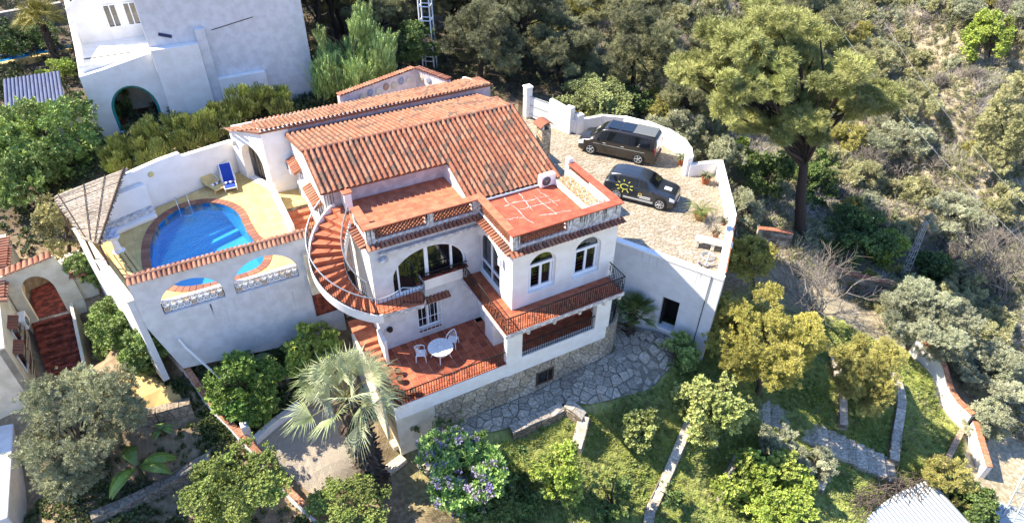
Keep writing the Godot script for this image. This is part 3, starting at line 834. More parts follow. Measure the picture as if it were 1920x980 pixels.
	for q in [[w1, 0.84, 2.28, 0.66], [w2, 3.28, 4.78, 0.6]]:
		var xm2: float = (q[1] + q[2]) / 2
		window(H, q[0], front(0), 0.24, [[xm2, 0.06, q[3], 2.1], [q[1] + 0.16, 0.05, q[3], 2.1], [q[2] - 0.16, 0.05, q[3], 2.1]], [[2.1, 0.07], [q[3] + 0.12, 0.07]], "arched_window", 0.07)
	var sw := arch(-3.42, -1.2, 0.02, 1.75, 2.62)
	b = MB.new(); b.panel(ngon_rect(-4.24, 0, -0.28, 3.5), [sw], left_side(0.28), 0.28); part("wall", b, M.white, H)
	window(H, sw, left_side(0), 0.22, [[-2.3, 0.05]], [[0.75, 0.05]], "side_arched_window", 0.06)
	wall_box("wall", 5.4, 5.65, -3.9, 3.5, -4.24, -0.28, M.white, H, 0.0)
	wall_box("ceiling_slab", 0.28, 5.4, 3.25, 3.49, -4.24, -0.28, M.white, H, 0.0)
	wall_box("room_back", 0.28, 5.4, 0.0, 3.2, -3.2, -3.0, M.cream, H, 0.0)
	# --- roof terraces: floors
	var tones := [Color(1, 1, 1), Color(0.96, 0.95, 0.93), Color(1.04, 1.02, 1.0)]
	b = MB.new(); b.box(Vector3(-2.7, 3.495, -5.25), Vector3(4.88, 0.05, 3.38)); part("terrace_bed", b, M.dark_red, H)
	tiling("terrace_tile", ngon_rect(-5.12, 3.58, -0.18, 6.93), [], flat_up(3.521), Vector2(0.42, 0.42), 0.006, 0.014, M.floor_red, H, tones, 110, 5)
	wall_box("terrace_floor", 0.12, 5.4, 3.491, 3.54, -4.24, -0.26, M.roof_red, H, 0.0)
	b = MB.new()   # pale repaired cracks in the red floor
	var f := FastNoiseLite.new(); f.seed = 3; f.frequency = 0.8
	for q in [[0.7, -3.6, 0.75, -0.9], [1.6, -3.9, 1.75, -0.5], [2.4, -4.0, 2.3, -2.2], [3.0, -3.2, 3.1, -0.6], [0.5, -3.2, 3.6, -3.0], [0.7, -2.1, 1.6, -2.0], [1.8, -2.6, 3.8, -2.4], [2.3, -1.7, 3.9, -1.4], [0.4, -0.8, 1.2, -0.6], [2.0, -0.9, 3.2, -0.75], [3.4, -3.9, 3.5, -2.0]]:
		var pts := []
		for k in 13:
			var t := k / 12.0
			pts.append(Vector3(lerpf(q[0], q[2], t) + f.get_noise_2d(q[0] * 7 + k * 0.4, 1.0) * 0.16, 3.544, lerpf(q[1], q[3], t) + f.get_noise_2d(3.0, q[1] * 7 + k * 0.4) * 0.16))
		for k in 12:
			if r.randf() < 0.12: continue
			var d: Vector3 = (pts[k + 1] - pts[k]).normalized(); var s := d.cross(Vector3.UP) * r.randf_range(0.006, 0.018)
			b.quad(pts[k] + s, pts[k + 1] + s, pts[k + 1] - s, pts[k] - s)
	part("crack_repair", b, M.old_white, H).set_meta("kind", "stuff")
	# --- parapets
	var y0 := 3.42; var y1 := 4.22
	var runs := [
		# [from x, to x, z plane (front)], posts at, lattice spans
	]
	# left wing front parapet
	for q in [[-5.42, -5.02], [-2.62, -2.28], [-0.3, -0.02]]: wall_box("parapet_post", q[0], q[1], y0, y1, -3.56, fz + 0.02, M.old_white, H)
	wall_box("parapet_base", -5.02, -2.62, y0, 3.6, -3.54, fz, M.old_white, H, 0.0); wall_box("parapet_base", -2.28, -0.3, y0, 3.6, -3.54, fz, M.old_white, H, 0.0)
	lattice(Vector3(-5.02, 3.6, -3.42), Vector3(-2.62, 3.6, -3.42), 0.6, H); lattice(Vector3(-2.28, 3.6, -3.42), Vector3(-0.3, 3.6, -3.42), 0.6, H)
	wall_box("parapet_cap", -5.5, 0.0, y1, y1 + 0.07, -3.64, fz + 0.09, M.floor_red, H)
	# left wing side parapet, open at the spiral stair
	wall_box("parapet_post", -5.42, -5.14, y0, y1, -5.15, -4.95, M.white, H)
	wall_box("parapet_base", -5.4, -5.16, y0, 3.6, -4.95, -3.565, M.white, H, 0.0)
	lattice(Vector3(-5.28, 3.6, -4.95), Vector3(-5.28, 3.6, -3.56), 0.6, H)
	wall_box("parapet_cap", -5.5, -5.06, y1 + 0.002, y1 + 0.072, -5.2, -3.645, M.floor_red, H)
	wall_box("parapet_post", -5.44, -5.1, y0, 4.45, -6.45, -6.1, M.white, H)
	wall_box("parapet_cap", -5.5, -5.04, 4.45, 4.52, -6.94, -6.04, M.floor_red, H)
	wall_box("parapet_base", -5.4, -5.14, y0, 4.45, -6.94, -6.45, M.white, H, 0.0)
	# right wing parapets
	wall_box("parapet_post", -0.02, 0.34, y0, y1, -0.27, 0.02, M.old_white, H)
	wall_box("parapet_base", 0.34, 2.75, y0, 3.62, -0.26, 0.0, M.old_white, H, 0.0)
	lattice(Vector3(0.34, 3.62, -0.13), Vector3(2.75, 3.62, -0.13), 0.58, H)
	wall_box("parapet_wall", 2.75, 5.67, y0, y1, -0.27, 0.02, M.old_white, H)
	wall_box("parapet_cap", -0.1, 5.75, y1, y1 + 0.07, -0.36, 0.1, M.roof_red, H)
	wall_box("parapet_post", -0.02, 0.24, y0, y1, -3.55, -3.3, M.white, H)
	wall_box("parapet_base", 0.0, 0.22, y0, 3.58, -3.3, -0.275, M.white, H, 0.0)
	lattice(Vector3(0.11, 3.58, -3.3), Vector3(0.11, 3.58, -0.27), 0.62, H, 0.2)
	wall_box("parapet_cap", -0.1, 0.3, y1 + 0.002, y1 + 0.072, -3.66, -0.365, M.floor_red, H)
	wall_box("parapet_wall", 5.42, 5.66, y0, y1, -2.3, -0.275, M.white, H, 0.0)
	lattice(Vector3(5.54, 3.58, -4.1), Vector3(5.54, 3.58, -2.3), 0.62, H, 0.16)
	wall_box("parapet_base", 5.42, 5.66, y0, 3.58, -4.1, -2.305, M.white, H, 0.0)
	wall_box("parapet_post", 5.4, 5.68, y0, 4.5, -4.4, -4.1, M.white, H)
	wall_box("parapet_cap", 5.34, 5.76, y1 + 0.002, y1 + 0.072, -4.1, -0.365, M.roof_red, H)
	b = MB.new()   # dark drip streaks under the caps
	for q in [[2.8, 5.6, 0.0225, 24], [-5.4, -5.05, -3.2775, 4], [-2.6, -2.3, -3.2775, 4], [0.0, 0.32, 0.0225, 4]]:
		for k in q[3]:
			var x := r.randf_range(q[0], q[1]); var w := r.randf_range(0.015, 0.05); var l := r.randf_range(0.15, 0.7)
			b.col = Color(0.09, 0.085, 0.08) * r.randf_range(0.8, 2.2)
			b.quad(Vector3(x - w * 0.3, 4.2 - l, q[2]), Vector3(x + w * 0.3, 4.2 - l, q[2]), Vector3(x + w, 4.215, q[2]), Vector3(x - w, 4.215, q[2]))
	part("drip_stain", b, M.paint, H).set_meta("kind", "stuff")
	# stone-topped bench on the right terrace
	b = MB.new(); b.box(Vector3(4.78, 3.72, -2.3), Vector3(0.86, 0.36, 2.9), Basis.IDENTITY, 0.05); part("bench_block", b, M.white, H)
	wall_box("bench_back", 5.21, 5.42, 3.54, 4.06, -3.9, -0.9, M.white, H, 0.05)
	stones("bench_stone", ngon_rect(4.4, 0.9, 5.19, 3.7), flat_up(3.902), 0.24, 0.025, 0.02, 5, M.stone, H, [Color(0.48, 0.34, 0.18), Color(0.52, 0.40, 0.24), Color(0.40, 0.28, 0.14)], 60)
	wall_box("gutter", 0.1, 4.6, 3.56, 3.66, -4.02, -3.86, M.galv, H, 0.02)
	# --- eaves cornice of barrel tiles
	for q in [[Vector3(-5.5, 3.36, fz + 0.16), Vector3(0.0, 3.36, fz + 0.16), Vector3(0, -0.32, 1)], [Vector3(-0.2, 3.36, 0.16), Vector3(5.85, 3.36, 0.16), Vector3(0, -0.32, 1)], [Vector3(-0.16, 3.36, -3.1), Vector3(-0.16, 3.36, 0.1), Vector3(-1, -0.32, 0)], [Vector3(-5.56, 3.36, -5.0), Vector3(-5.56, 3.36, fz), Vector3(-1, -0.32, 0)]]:
		tile_row(q[0], q[1], q[2], 0.205, H, r, [0, 1, 2, 3, 4], 0.95)
		b = MB.new(); b.col = tile_tones[2]
		var c: Vector3 = (q[0] + q[1]) / 2; var l: Vector3 = q[1] - q[0]
		b.box(c + Vector3(0, -0.05, 0), Vector3(maxf(absf(l.x), 0.3), 0.04, maxf(absf(l.z), 0.3)), Basis.IDENTITY)
		part("eaves_board", b, M.tile, H)
	# --- balcony round the right wing
	b = MB.new()
	b.prism(PackedVector2Array([Vector2(-1.06, fz), Vector2(-0.003, fz), Vector2(-0.003, -0.003), Vector2(5.46, -0.003), Vector2(5.46, 1.36), Vector2(-1.06, 1.36)]), Transform3D(Basis(Vector3(1, 0, 0), Vector3(0, 0, 1), Vector3(0, -1, 0)), Vector3(0, -0.03, 0)), 0.2)
	part("balcony_slab", b, M.old_white, H)
	var btones := [Color(0.80, 0.75, 0.72), Color(0.72, 0.66, 0.64), Color(0.88, 0.82, 0.78)]
	tiling("balcony_tile", PackedVector2Array([Vector2(-1.02, -1.32), Vector2(5.42, -1.32), Vector2(5.42, -0.01), Vector2(-0.01, -0.01), Vector2(-0.01, 3.29), Vector2(-1.02, 3.29)]), [], flat_up(-0.03), Vector2(0.29, 0.29), 0.008, 0.03, M.floor_red, H, btones, 120, 6)
	railing([Vector3(-1.0, 0, fz + 0.05), Vector3(-1.0, 0, 1.3), Vector3(5.4, 0, 1.3), Vector3(5.4, 0, 0.05)], 0.92, 0.12, H, "balcony_railing", null, 0.6)
	for x in [0.2, 1.6, 3.0, 4.4, 5.3]:   # corbels
		b = MB.new(); b.box(Vector3(x, -0.36, 0.85), Vector3(0.16, 0.24, 0.9), Basis(Vector3.RIGHT, 0.12), 0.03); part("corbel", b, M.old_white, H)
	for z in [-2.6, -1.4]:
		b = MB.new(); b.box(Vector3(-0.5, -0.36, z), Vector3(0.9, 0.24, 0.16), Basis(Vector3.BACK, 0.12), 0.03); part("corbel", b, M.old_white, H)
	# --- lower storey of the right wing: open porch
	var porch := PackedVector2Array([Vector2(0.42, -2.98), Vector2(4.72, -2.98), Vector2(4.72, -1.0), Vector2(4.5, -0.8), Vector2(0.62, -0.8), Vector2(0.42, -1.0)])
	b = MB.new(); b.panel(ngon_rect(-0.42, -3.98, 5.62, -0.232), [porch], front(0.05), 0.3); part("wall", b, M.white, H)
	wall_box("porch_floor", -0.42, 5.4, -3.14, -3.08, -3.0, 0.05, M.floor_red, H, 0.0)
	wall_box("porch_back_wall", 0.2, 5.4, -3.08, -0.24, -3.2, -3.0, M.dark_red, H, 0.0)
	wall_box("porch_shelf", 0.42, 4.72, -1.98, -1.86, -1.2, -0.1, M.dark_red, H, 0.0)
	wall_box("porch_shelf_front", 0.42, 4.72, -3.08, -1.98, -1.2, -1.1, M.dark_red, H, 0.0)
	wall_box("porch_pier", -0.42, 0.2, -3.08, -0.235, -2.0, -1.05, M.white, H)
	wall_box("wall", -0.02, 0.2, -3.08, -0.235, -3.3, -2.0, M.white, H, 0.0)
	railing([Vector3(0.44, -2.96, 0.3), Vector3(4.7, -2.96, 0.3)], 0.82, 0.13, H, "porch_railing")
	b = MB.new(); b.lathe([Vector2(0.03, 0), Vector2(0.13, 0.02), Vector2(0.13, 0.36), Vector2(0.03, 0.4), Vector2(0, 0.4)], Vector3(-0.12, 2.1, -0.9), 12); part("wall_lantern", b, M.frame, H)
	# --- lower terrace
	b = MB.new(); b.box(Vector3(-3.3, -3.52, -1.48), Vector3(5.8, 0.86, 3.66)); part("terrace_block", b, M.white, H)
	b = MB.new(); b.box(Vector3(-3.3, -5.3, -1.5), Vector3(5.75, 2.7, 3.6)); part("terrace_footing", b, M.cream, H)
	tiling("floor_tile", ngon_rect(-6.18, -0.33, -0.43, 3.29), [], flat_up(-3.09), Vector2(0.4, 0.4), 0.014, 0.02, M.floor_red, H, [Color(0.62, 0.52, 0.48), Color(0.85, 0.7, 0.62), Color(0.95, 0.85, 0.8), Color(0.72, 0.58, 0.52)], 150, 8)
	railing([Vector3(-6.12, -3.07, 0.28), Vector3(-0.45, -3.07, 0.28)], 0.78, 0.13, H, "terrace_railing", null, 0.1)
	# --- stone base
	b = MB.new(); b.box(Vector3(0.7, -5.6, 0.17), Vector3(9.9, 3.26, 0.3)); part("stone_base_core", b, M.mortar, H)
	var st := [Color(0.56, 0.49, 0.37), Color(0.62, 0.55, 0.43), Color(0.50, 0.43, 0.33), Color(0.64, 0.58, 0.48), Color(0.46, 0.41, 0.34)]
	var sb := Node3D.new(); named(sb, "stone_base", H)
	sb.position = Vector3(0.7, 0, 5.3)
	var holes := ngon_rect(1.3, -5.6, 2.4, -4.6)
	var regs := [ngon_rect(-4.25, -7.2, 1.3, -3.98), ngon_rect(2.4, -7.2, 5.62, -3.98), ngon_rect(1.3, -4.6, 2.4, -3.98), ngon_rect(1.3, -7.2, 2.4, -5.6)]
	for k in 4: stones("wall_stone", regs[k], front(0.31), 0.55, 0.04, 0.05, 20 + k, M.stone, sb, st, 150, 1.2)
	window(H, ngon_rect(1.34, -5.56, 2.36, -4.64), front(0.36), 0.06, [[2.0, 0.03]], [], "cellar_window", 0.07, M.brown_wood)
	# --- stone bastion at the right corner
	var bo := [Vector2(5.5, 0.34), Vector2(6.1, 0.24), Vector2(6.55, -0.12), Vector2(6.78, -0.75), Vector2(6.74, -1.5), Vector2(6.4, -2.3), Vector2(5.5, -2.4)]
	b = MB.new()
	b.prism(PackedVector2Array(bo), Transform3D(Basis(Vector3(1, 0, 0), Vector3(0, 0, 1), Vector3(0, -1, 0)), Vector3(0, -3.2, 0)), 3.8)
	part("bastion_core", b, M.mortar, H)
	for k in 5:
		var A := Vector3(bo[k].x, -7.0, bo[k].y); var B := Vector3(bo[k + 1].x, -7.0, bo[k + 1].y)
		stones("wall_stone", ngon_rect(0.0, 0.0, A.distance_to(B), 3.8), wall_frame(A, B), 0.34, 0.03, 0.05, 40 + k, M.stone, sb, [st[2], st[4], st[0]], 60)
	var rp := []
	for q in bo.slice(0, 6): rp.append(Vector3(q.x - 0.1, -3.2, q.y - 0.08))
	railing(rp, 0.85, 0.13, H, "bastion_railing", null, 0.2)
	# --- awnings and windows on the gable
	for q in [[-13.0, -11.3, 3.1], [-9.5, -7.3, 3.3]]:
		b = MB.new(); b.col = tile_tones[3]
		b.box(Vector3(-6.42, q[2] + 0.06, (q[0] + q[1]) / 2), Vector3(0.5, 0.05, q[1] - q[0]), Basis(Vector3.BACK, 0.5)); part("window_hood", b, M.tile, H)
		tile_row(Vector3(-6.44, q[2] + 0.1, q[0]), Vector3(-6.44, q[2] + 0.1, q[1]), Vector3(-1, -0.5, 0), 0.21, H, r, [3, 1, 0], 1.1)
		window(H, ngon_rect(q[0] + 0.25, 1.9, q[1] - 0.25, 2.9), left_side(-6.2), -0.01, [[(q[0] + q[1]) / 2, 0.04]], [], "gable_window", 0.07)
	# --- chimney
	var C := Node3D.new(); named(C, "chimney", H); C.position = Vector3(5.87, 6.0, -2.3)
	b = MB.new(); b.box(Vector3(5.87, 2.2, -7.32), Vector3(0.5, 5.0, 0.6)); part("chimney_core", b, M.sand_bed, C)
	var ct := [Color(0.66, 0.53, 0.36), Color(0.60, 0.46, 0.30), Color(0.70, 0.58, 0.42), Color(0.52, 0.39, 0.26)]
	stones("chimney_stone", ngon_rect(0, 0, 0.5, 5.0), Transform3D(Basis.IDENTITY, Vector3(5.62, -0.3, -7.02)), 0.26, 0.02, 0.035, 61, M.stone, C, ct, 60, 1.4)
	stones("chimney_stone", ngon_rect(-7.62, -0.3, -7.02, 4.7), left_side(5.62), 0.26, 0.02, 0.035, 62, M.stone, C, ct, 60, 1.4)
	for s in [-1.0, 1.0]: wall_box("chimney_pier", 5.87 + s * 0.2 - 0.05, 5.87 + s * 0.2 + 0.05, 4.7, 4.92, -7.6, -7.04, M.cream, C, 0.0)
	b = MB.new(); b.col = tile_tones[2]
	var prof := PackedVector2Array()
	for k in 9: prof.append(Vector2(lerpf(-0.44, 0.44, k / 8.0), 5.16 - 0.24 * pow(absf(lerpf(-1, 1, k / 8.0)), 1.7)))
	for k in range(8, -1, -1): prof.append(prof[k] - Vector2(0, 0.05))
	b.prism(prof, Transform3D(Basis.IDENTITY, Vector3(5.87, 0, -7.72)), 0.8); part("chimney_cap", b, M.tile, C)
	# --- spiral stair
	spiral(H, r)
	back_wing(H, r)

func spiral(H: Node3D, r: RandomNumberGenerator) -> void:
	var S := Node3D.new(); named(S, "spiral_stair", H); S.position = Vector3(-5.55, 6.5, 0.35)
	var ctr := Vector3(-5.55, 0, -4.65); var ro := 2.12
	var pt := func(a: float, rad: float, y: float) -> Vector3: return ctr + Vector3(-sin(a) * rad, y, cos(a) * rad)
	var n := 14; var a0 := deg_to_rad(4.0); var a1 := deg_to_rad(168.0); var rise := 3.52 / (n + 1)
	var rin := func(a: float) -> float: return lerpf(1.02, 0.42, clampf((a - a0) / (a1 - a0), 0.0, 1.0))
	var tt := [Color(1.05, 1.0, 0.95), Color(0.98, 0.95, 0.9), Color(1.1, 1.05, 1.0)]
	for k in n:
		var s := lerpf(a0, a1, float(k) / n); var e := lerpf(a0, a1, float(k + 1) / n); var y := rise * (k + 1)
		var b := MB.new(); b.col = tt[r.randi() % 3]
		var m := 2
		for i in m:
			var p := lerpf(s - 0.012, e + 0.03, float(i) / m); var q := lerpf(s - 0.012, e + 0.03, float(i + 1) / m)
			b.quad(pt.call(p, rin.call(p), y), pt.call(p, ro, y), pt.call(q, ro, y), pt.call(q, rin.call(q), y))
			b.quad(pt.call(p, ro, y), pt.call(p, ro, y - 0.05), pt.call(q, ro, y - 0.05), pt.call(q, ro, y))
			b.quad(pt.call(p, rin.call(p), y - 0.05), pt.call(p, rin.call(p), y), pt.call(q, rin.call(q), y), pt.call(q, rin.call(q), y - 0.05))
		b.col = Color(0.8, 0.7, 0.66)
		b.quad(pt.call(s, rin.call(s), y - rise), pt.call(s, ro, y - rise), pt.call(s, ro, y), pt.call(s, rin.call(s), y))
		part("stair_tread", b, M.floor_red, S)
	# landing at the foot, along the loggia, and at the head
	var foot := PackedVector2Array([Vector2(-3.2, 2.6), Vector2(-3.2, 3.3), Vector2(-5.3, 3.3)])
	for i in 5: foot.append(Vector2(-5.55 - sin(lerpf(-0.2, a0, i / 4.0)) * 1.1, 4.65 - cos(lerpf(-0.2, a0, i / 4.0)) * 1.1))
	for i in 7:
		var a := lerpf(a0, -0.62, i / 6.0)
		var p: Vector3 = pt.call(a, ro + maxf(0.0, -a) * 0.25, 0.0)
		foot.append(Vector2(p.x, -p.z))
	foot.append(Vector2(-3.45, 2.32))
	var hull := Geometry2D.convex_hull(foot)
	var b := MB.new(); b.prism(hull, flat_up(-0.26), 0.22); part("landing_slab", b, M.old_white, S)
	tiling("landing_tile", Geometry2D.offset_polygon(hull, -0.02)[0], [], flat_up(-0.04), Vector2(0.3, 0.3), 0.008, 0.035, M.floor_red, S, tt, 80, 12)
	var head := PackedVector2Array([Vector2(-5.13, 5.2), Vector2(-5.13, 6.1)])
	for q in [[a1 + 0.35, ro], [a1, ro], [a1, 0.42], [a1 + 0.25, 0.42]]:
		var p: Vector3 = pt.call(q[0], q[1], 0.0); head.append(Vector2(p.x, -p.z))
	b = MB.new(); b.prism(Geometry2D.convex_hull(head), flat_up(3.27), 0.25); part("head_slab", b, M.floor_red, S)
	# white stringers and soffit
	b = MB.new()
	var seg := 36
	for i in seg:
		var p := lerpf(a0 - 0.15, a1 + 0.1, float(i) / seg); var q := lerpf(a0 - 0.15, a1 + 0.1, float(i + 1) / seg)
		var yp := clampf((p - a0) / (a1 - a0), -0.03, 1.02) * 3.52 + 0.12; var yq := clampf((q - a0) / (a1 - a0), -0.03, 1.02) * 3.52 + 0.12
		for sd in [[ro, ro + 0.09, ro, ro + 0.09], [rin.call(p) - 0.07, rin.call(p), rin.call(q) - 0.07, rin.call(q)]]:
			var A: Vector3 = pt.call(p, sd[0], yp); var B: Vector3 = pt.call(p, sd[1], yp); var D: Vector3 = pt.call(q, sd[3], yq); var E: Vector3 = pt.call(q, sd[2], yq)
			var dn := Vector3(0, -0.48, 0)
			b.quad(A, B, D, E); b.quad(B, B + dn, D + dn, D); b.quad(A + dn, A, E, E + dn); b.quad(B + dn, A + dn, E + dn, D + dn)
		b.quad(pt.call(p, rin.call(p), yp - 0.46), pt.call(q, rin.call(q), yq - 0.46), pt.call(q, ro, yq - 0.46), pt.call(p, ro, yp - 0.46))
	part("stringer", b, M.white, S)
	# railings, with a grey handrail
	var outer := []; var inner := []
	for i in 25:
		var t := i / 24.0; var a := lerpf(a1 + 0.1, a0, t)
		outer.append(pt.call(a, ro + 0.04, lerpf(3.55, 0.16, t)))
		if i % 2 == 0: inner.append(pt.call(a, rin.call(a) - 0.03, lerpf(3.55, 0.16, t)))
	for i in range(1, 8):
		var a := lerpf(a0, -0.62, i / 7.0)
		outer.append(pt.call(a, ro + 0.02 + maxf(0.0, -a) * 0.25, 0.0))
	outer.append(Vector3(-3.42, 0, -2.35)); outer.append(Vector3(-3.22, 0, -2.65)); outer.append(Vector3(-3.22, 0, -3.25))
	railing(outer, 0.95, 0.16, S, "outer_railing", M.galv, 0.0, 0.013)
	railing(inner, 0.95, 0.14, S, "inner_railing", M.galv, 0.0, 0.013)
	# lower flight from under the spiral to the terrace
	wall_box("lower_landing", -6.5, -5.42, -2.45, -2.2, -5.2, -3.3, M.floor_red, H, 0.0)
	for k in 5:
		b = MB.new()
		var y := -2.2 - 0.18 * (k + 1); var z := -3.3 + 0.3 * k
		b.box(Vector3(-6.05, y - 0.2, z + 0.15), Vector3(0.9, 0.4, 0.3), Basis.IDENTITY, 0.012)
		part("lower_step", b, M.floor_red, H)
	wall_box("stair_side_wall", -6.62, -6.5, -5.5, -2.1, -4.2, 0.0, M.cream, H)
	wall_box("stair_side_wall", -5.58, -5.42, -3.08, -1.5, -3.28, -2.3, M.white, H)
	b = MB.new(); b.lathe([Vector2(0.02, 0), Vector2(0.16, 0.03), Vector2(0.12, 0.16), Vector2(0.02, 0.2)], Vector3(-4.95, -1.75, -3.28), 12, Basis(Vector3.RIGHT, PI / 2)); part("round_wall_lamp", b, M.iron, H)
	# red painted wall below, cream jamb beside the stair
	wall_box("red_wall", -7.75, -6.5, -2.2, -0.5, -6.42, -6.3, M.dark_red, H, 0.0)
	wall_box("jamb", -7.78, -7.35, -0.5, 1.9, -6.42, -5.9, M.cream, H)

func back_wing(H: Node3D, r: RandomNumberGenerator) -> void:
	var A := Vector3(-8.8, 0, -16.6); var B := Vector3(-7.53, 0, -13.54)
	var xf := wall_frame(A, B); var L := A.distance_to(B)
	var b := MB.new()
	b.panel(PackedVector2Array([Vector2(0, 0.5), Vector2(L, 0.5), Vector2(L, 4.68), Vector2(0, 3.85)]), [arch(0.75, 2.75, 1.0, 2.4, 3.4)], xf.translated_local(Vector3(0, 0, -0.45)), 0.45)
	part("porch_wall", b, M.white, H)
	b = MB.new(); b.prism(arch(0.75, 2.75, 1.0, 2.4, 3.4), xf.translated_local(Vector3(0, 0, -0.7)), 0.06); part("porch_door", b, M.mortar, H)
	b = MB.new()
	for k in 6: b.box(xf * Vector3(0.95 + k * 0.32, 2.0, -0.6), Vector3(0.03, 2.2, 0.03))
	part("porch_gate", b, M.iron, H)
	b = MB.new(); b.box(xf * Vector3(0.35, 3.1, 0.07), Vector3(0.16, 0.3, 0.16), xf.basis, 0.03); part("wall_lantern", b, M.old_white, H)
	var c := Vector3(-6.1, 0, -13.7)
	b = MB.new(); b.box(Vector3(-6.85, 2.6, -13.62), Vector3(1.4, 4.2, 0.2)); part("wall", b, M.white, H)
	b = MB.new(); b.box(Vector3(-0.15, 2.4, -13.75), Vector3(12.1, 4.6, 0.22)); part("wall", b, M.pink_white, H)
	b = MB.new(); b.prism(PackedVector2Array([Vector2(-17.2, -0.5), Vector2(-13.86, -0.5), Vector2(-13.86, 4.66), Vector2(-17.2, 3.9)]), left_side(5.9), 0.2); part("wall", b, M.white, H)
	wall_box("wall", -8.6, 5.7, -0.5, 3.75, -17.1, -16.9, M.white, H, 0.0)
	# tiled roof falling away to the back
	var R := Node3D.new(); named(R, "back_roof", H); R.position = Vector3(-1, 10.5, -10)
	var dn := Vector3(0, -0.85, -3.3)
	b = MB.new(); b.col = Color(0.36, 0.17, 0.10)
	var p0 := Vector3(-7.62, 4.74, -13.42); var p1 := Vector3(6.05, 4.74, -13.55)
	var q1 := Vector3(6.6, 4.0, -16.6); var q0 := Vector3(-8.95, 3.86, -16.7)
	b.quad(p0, p1, q1, q0); var t := Vector3(0, -0.1, 0)
	b.quad(q0 + t, q1 + t, p1 + t, p0 + t); b.quad(p0 + t, p1 + t, p1, p0); b.quad(q0 + t, p0 + t, p0, q0); b.quad(q1 + t, q0 + t, q0, q1); b.quad(p1 + t, q1 + t, q1, p1)
	part("roof_deck", b, M.tile, R)
	tile_slope(Vector3(-7.55, 4.74, -13.5), Vector3(6.0, 4.74, -13.55), Vector3(0.0, -0.82, -3.15), 58, 11, R, 21, 0, [3, 1, 3, 5, 0])
	tile_slope(Vector3(-8.8, 4.14, -15.4), Vector3(-7.5, 4.5, -14.3), Vector3(-0.25, -0.28, -1.2), 6, 4, R, 22, 0, [3, 1, 5])
	# courtyard wall behind, with plates hung on it
	var cw := [Vector3(-2.3, 0, -17.2), Vector3(3.3, 0, -19.2), Vector3(4.4, 0, -16.5)]
	for k in 2:
		var f: Transform3D = wall_frame(cw[k], cw[k + 1]); var l: float = cw[k].distance_to(cw[k + 1])
		b = MB.new(); b.prism(ngon_rect(0, -0.3, l, 4.15), f.translated_local(Vector3(0, 0, -0.25)), 0.25); part("courtyard_wall", b, M.pink_white, H)
		tile_row(f * Vector3(0, 4.22, -0.12), f * Vector3(l, 4.22, -0.12), f.basis.z, 0.22, H, r, [3, 1, 0], 1.15)
		for i in (7 if k == 0 else 2):
			b = MB.new(); b.col = [Color(0.5, 0.42, 0.3), Color(0.25, 0.27, 0.34), Color(0.55, 0.5, 0.42), Color(0.33, 0.2, 0.14)][i % 4]
			b.lathe([Vector2(0, 0.05), Vector2(0.14, 0.045), Vector2(0.24, 0.0)], f * Vector3(1.6 + i * 0.62 if k == 0 else 0.5 + i * 0.7, 3.62 + 0.1 * (i % 2), 0.03), 14, f.basis * Basis(Vector3.RIGHT, PI / 2))
			part("wall_plate", b, M.paint, H)
	# small tiled roof at the right end
	wall_box("wall", 4.9, 6.0, -0.5, 3.95, -13.0, -10.9, M.white, H, 0.0)
	b = MB.new(); b.col = tile_tones[3]; b.box(Vector3(5.5, 4.02, -11.95), Vector3(1.3, 0.1, 2.4), Basis(Vector3.RIGHT, 0.06)); part("small_roof", b, M.tile, H)
	tile_slope(Vector3(4.9, 4.15, -12.9), Vector3(6.1, 4.15, -12.9), Vector3(0, -0.05, 2.1), 5, 6, R, 23, 0, [3, 1, 3])

# ---------------------------------------------------------------- things that follow the ground
func drape(region: PackedVector2Array, lift: float, step := 0.5) -> MB:   # region in x, z
	var b := MB.new()
	var lo := Vector2(INF, INF); var hi := -lo
	for p in region:
		lo = lo.min(p); hi = hi.max(p)
	for j in int((hi.y - lo.y) / step) + 1:
		for i in int((hi.x - lo.x) / step) + 1:
			for g in Geometry2D.intersect_polygons(ngon_rect(lo.x + i * step, lo.y + j * step, lo.x + (i + 1) * step, lo.y + (j + 1) * step), region):
				var t := Geometry2D.triangulate_polygon(g)
				for k in range(0, t.size(), 3):
					var q := []
					for e in 3:
						var p: Vector2 = g[t[k + e]]
						q.append(Vector3(p.x, ground(p.x, p.y) + lift, p.y))
					if (q[1] - q[0]).cross(q[2] - q[0]).y > 0: b.tri(q[0], q[1], q[2])
					else: b.tri(q[0], q[2], q[1])
	return b

func draped_stones(called: String, region: PackedVector2Array, cell: float, lift: float, thick: float, seed_: int, parent: Node3D, tones: Array, most: int) -> void:
	var r := RandomNumberGenerator.new(); r.seed = seed_
	var rest := MB.new(); var n := 0
	for g in crazy(region, cell, 0.04, seed_):
		var c := Vector2.ZERO
		for p in g: c += p
		c /= g.size()
		var h := ground(c.x, c.y)
		var nx := Vector3(0.4, ground(c.x + 0.4, c.y) - h, 0); var nz := Vector3(0, ground(c.x, c.y + 0.4) - h, 0.4)
		var up := nz.cross(nx).normalized()
		var xa := nx.normalized(); var ya := up.cross(xa)
		var loc := PackedVector2Array()
		for p in g: loc.append(Vector2(p.x - c.x, -(p.y - c.y)))
		var b := MB.new() if n < most else rest
		b.col = tones[r.randi() % tones.size()] * r.randf_range(0.9, 1.1)
		b.prism(loc, Transform3D(Basis(xa, ya, up), Vector3(c.x, h + lift, c.y)), thick * r.randf_range(0.8, 1.3), [], 0.012)
		if n < most: part(called, b, M.stone, parent)
		n += 1
	if not rest.v.is_empty(): part(called + "s_beyond", rest, M.stone, parent).set_meta("kind", "stuff")

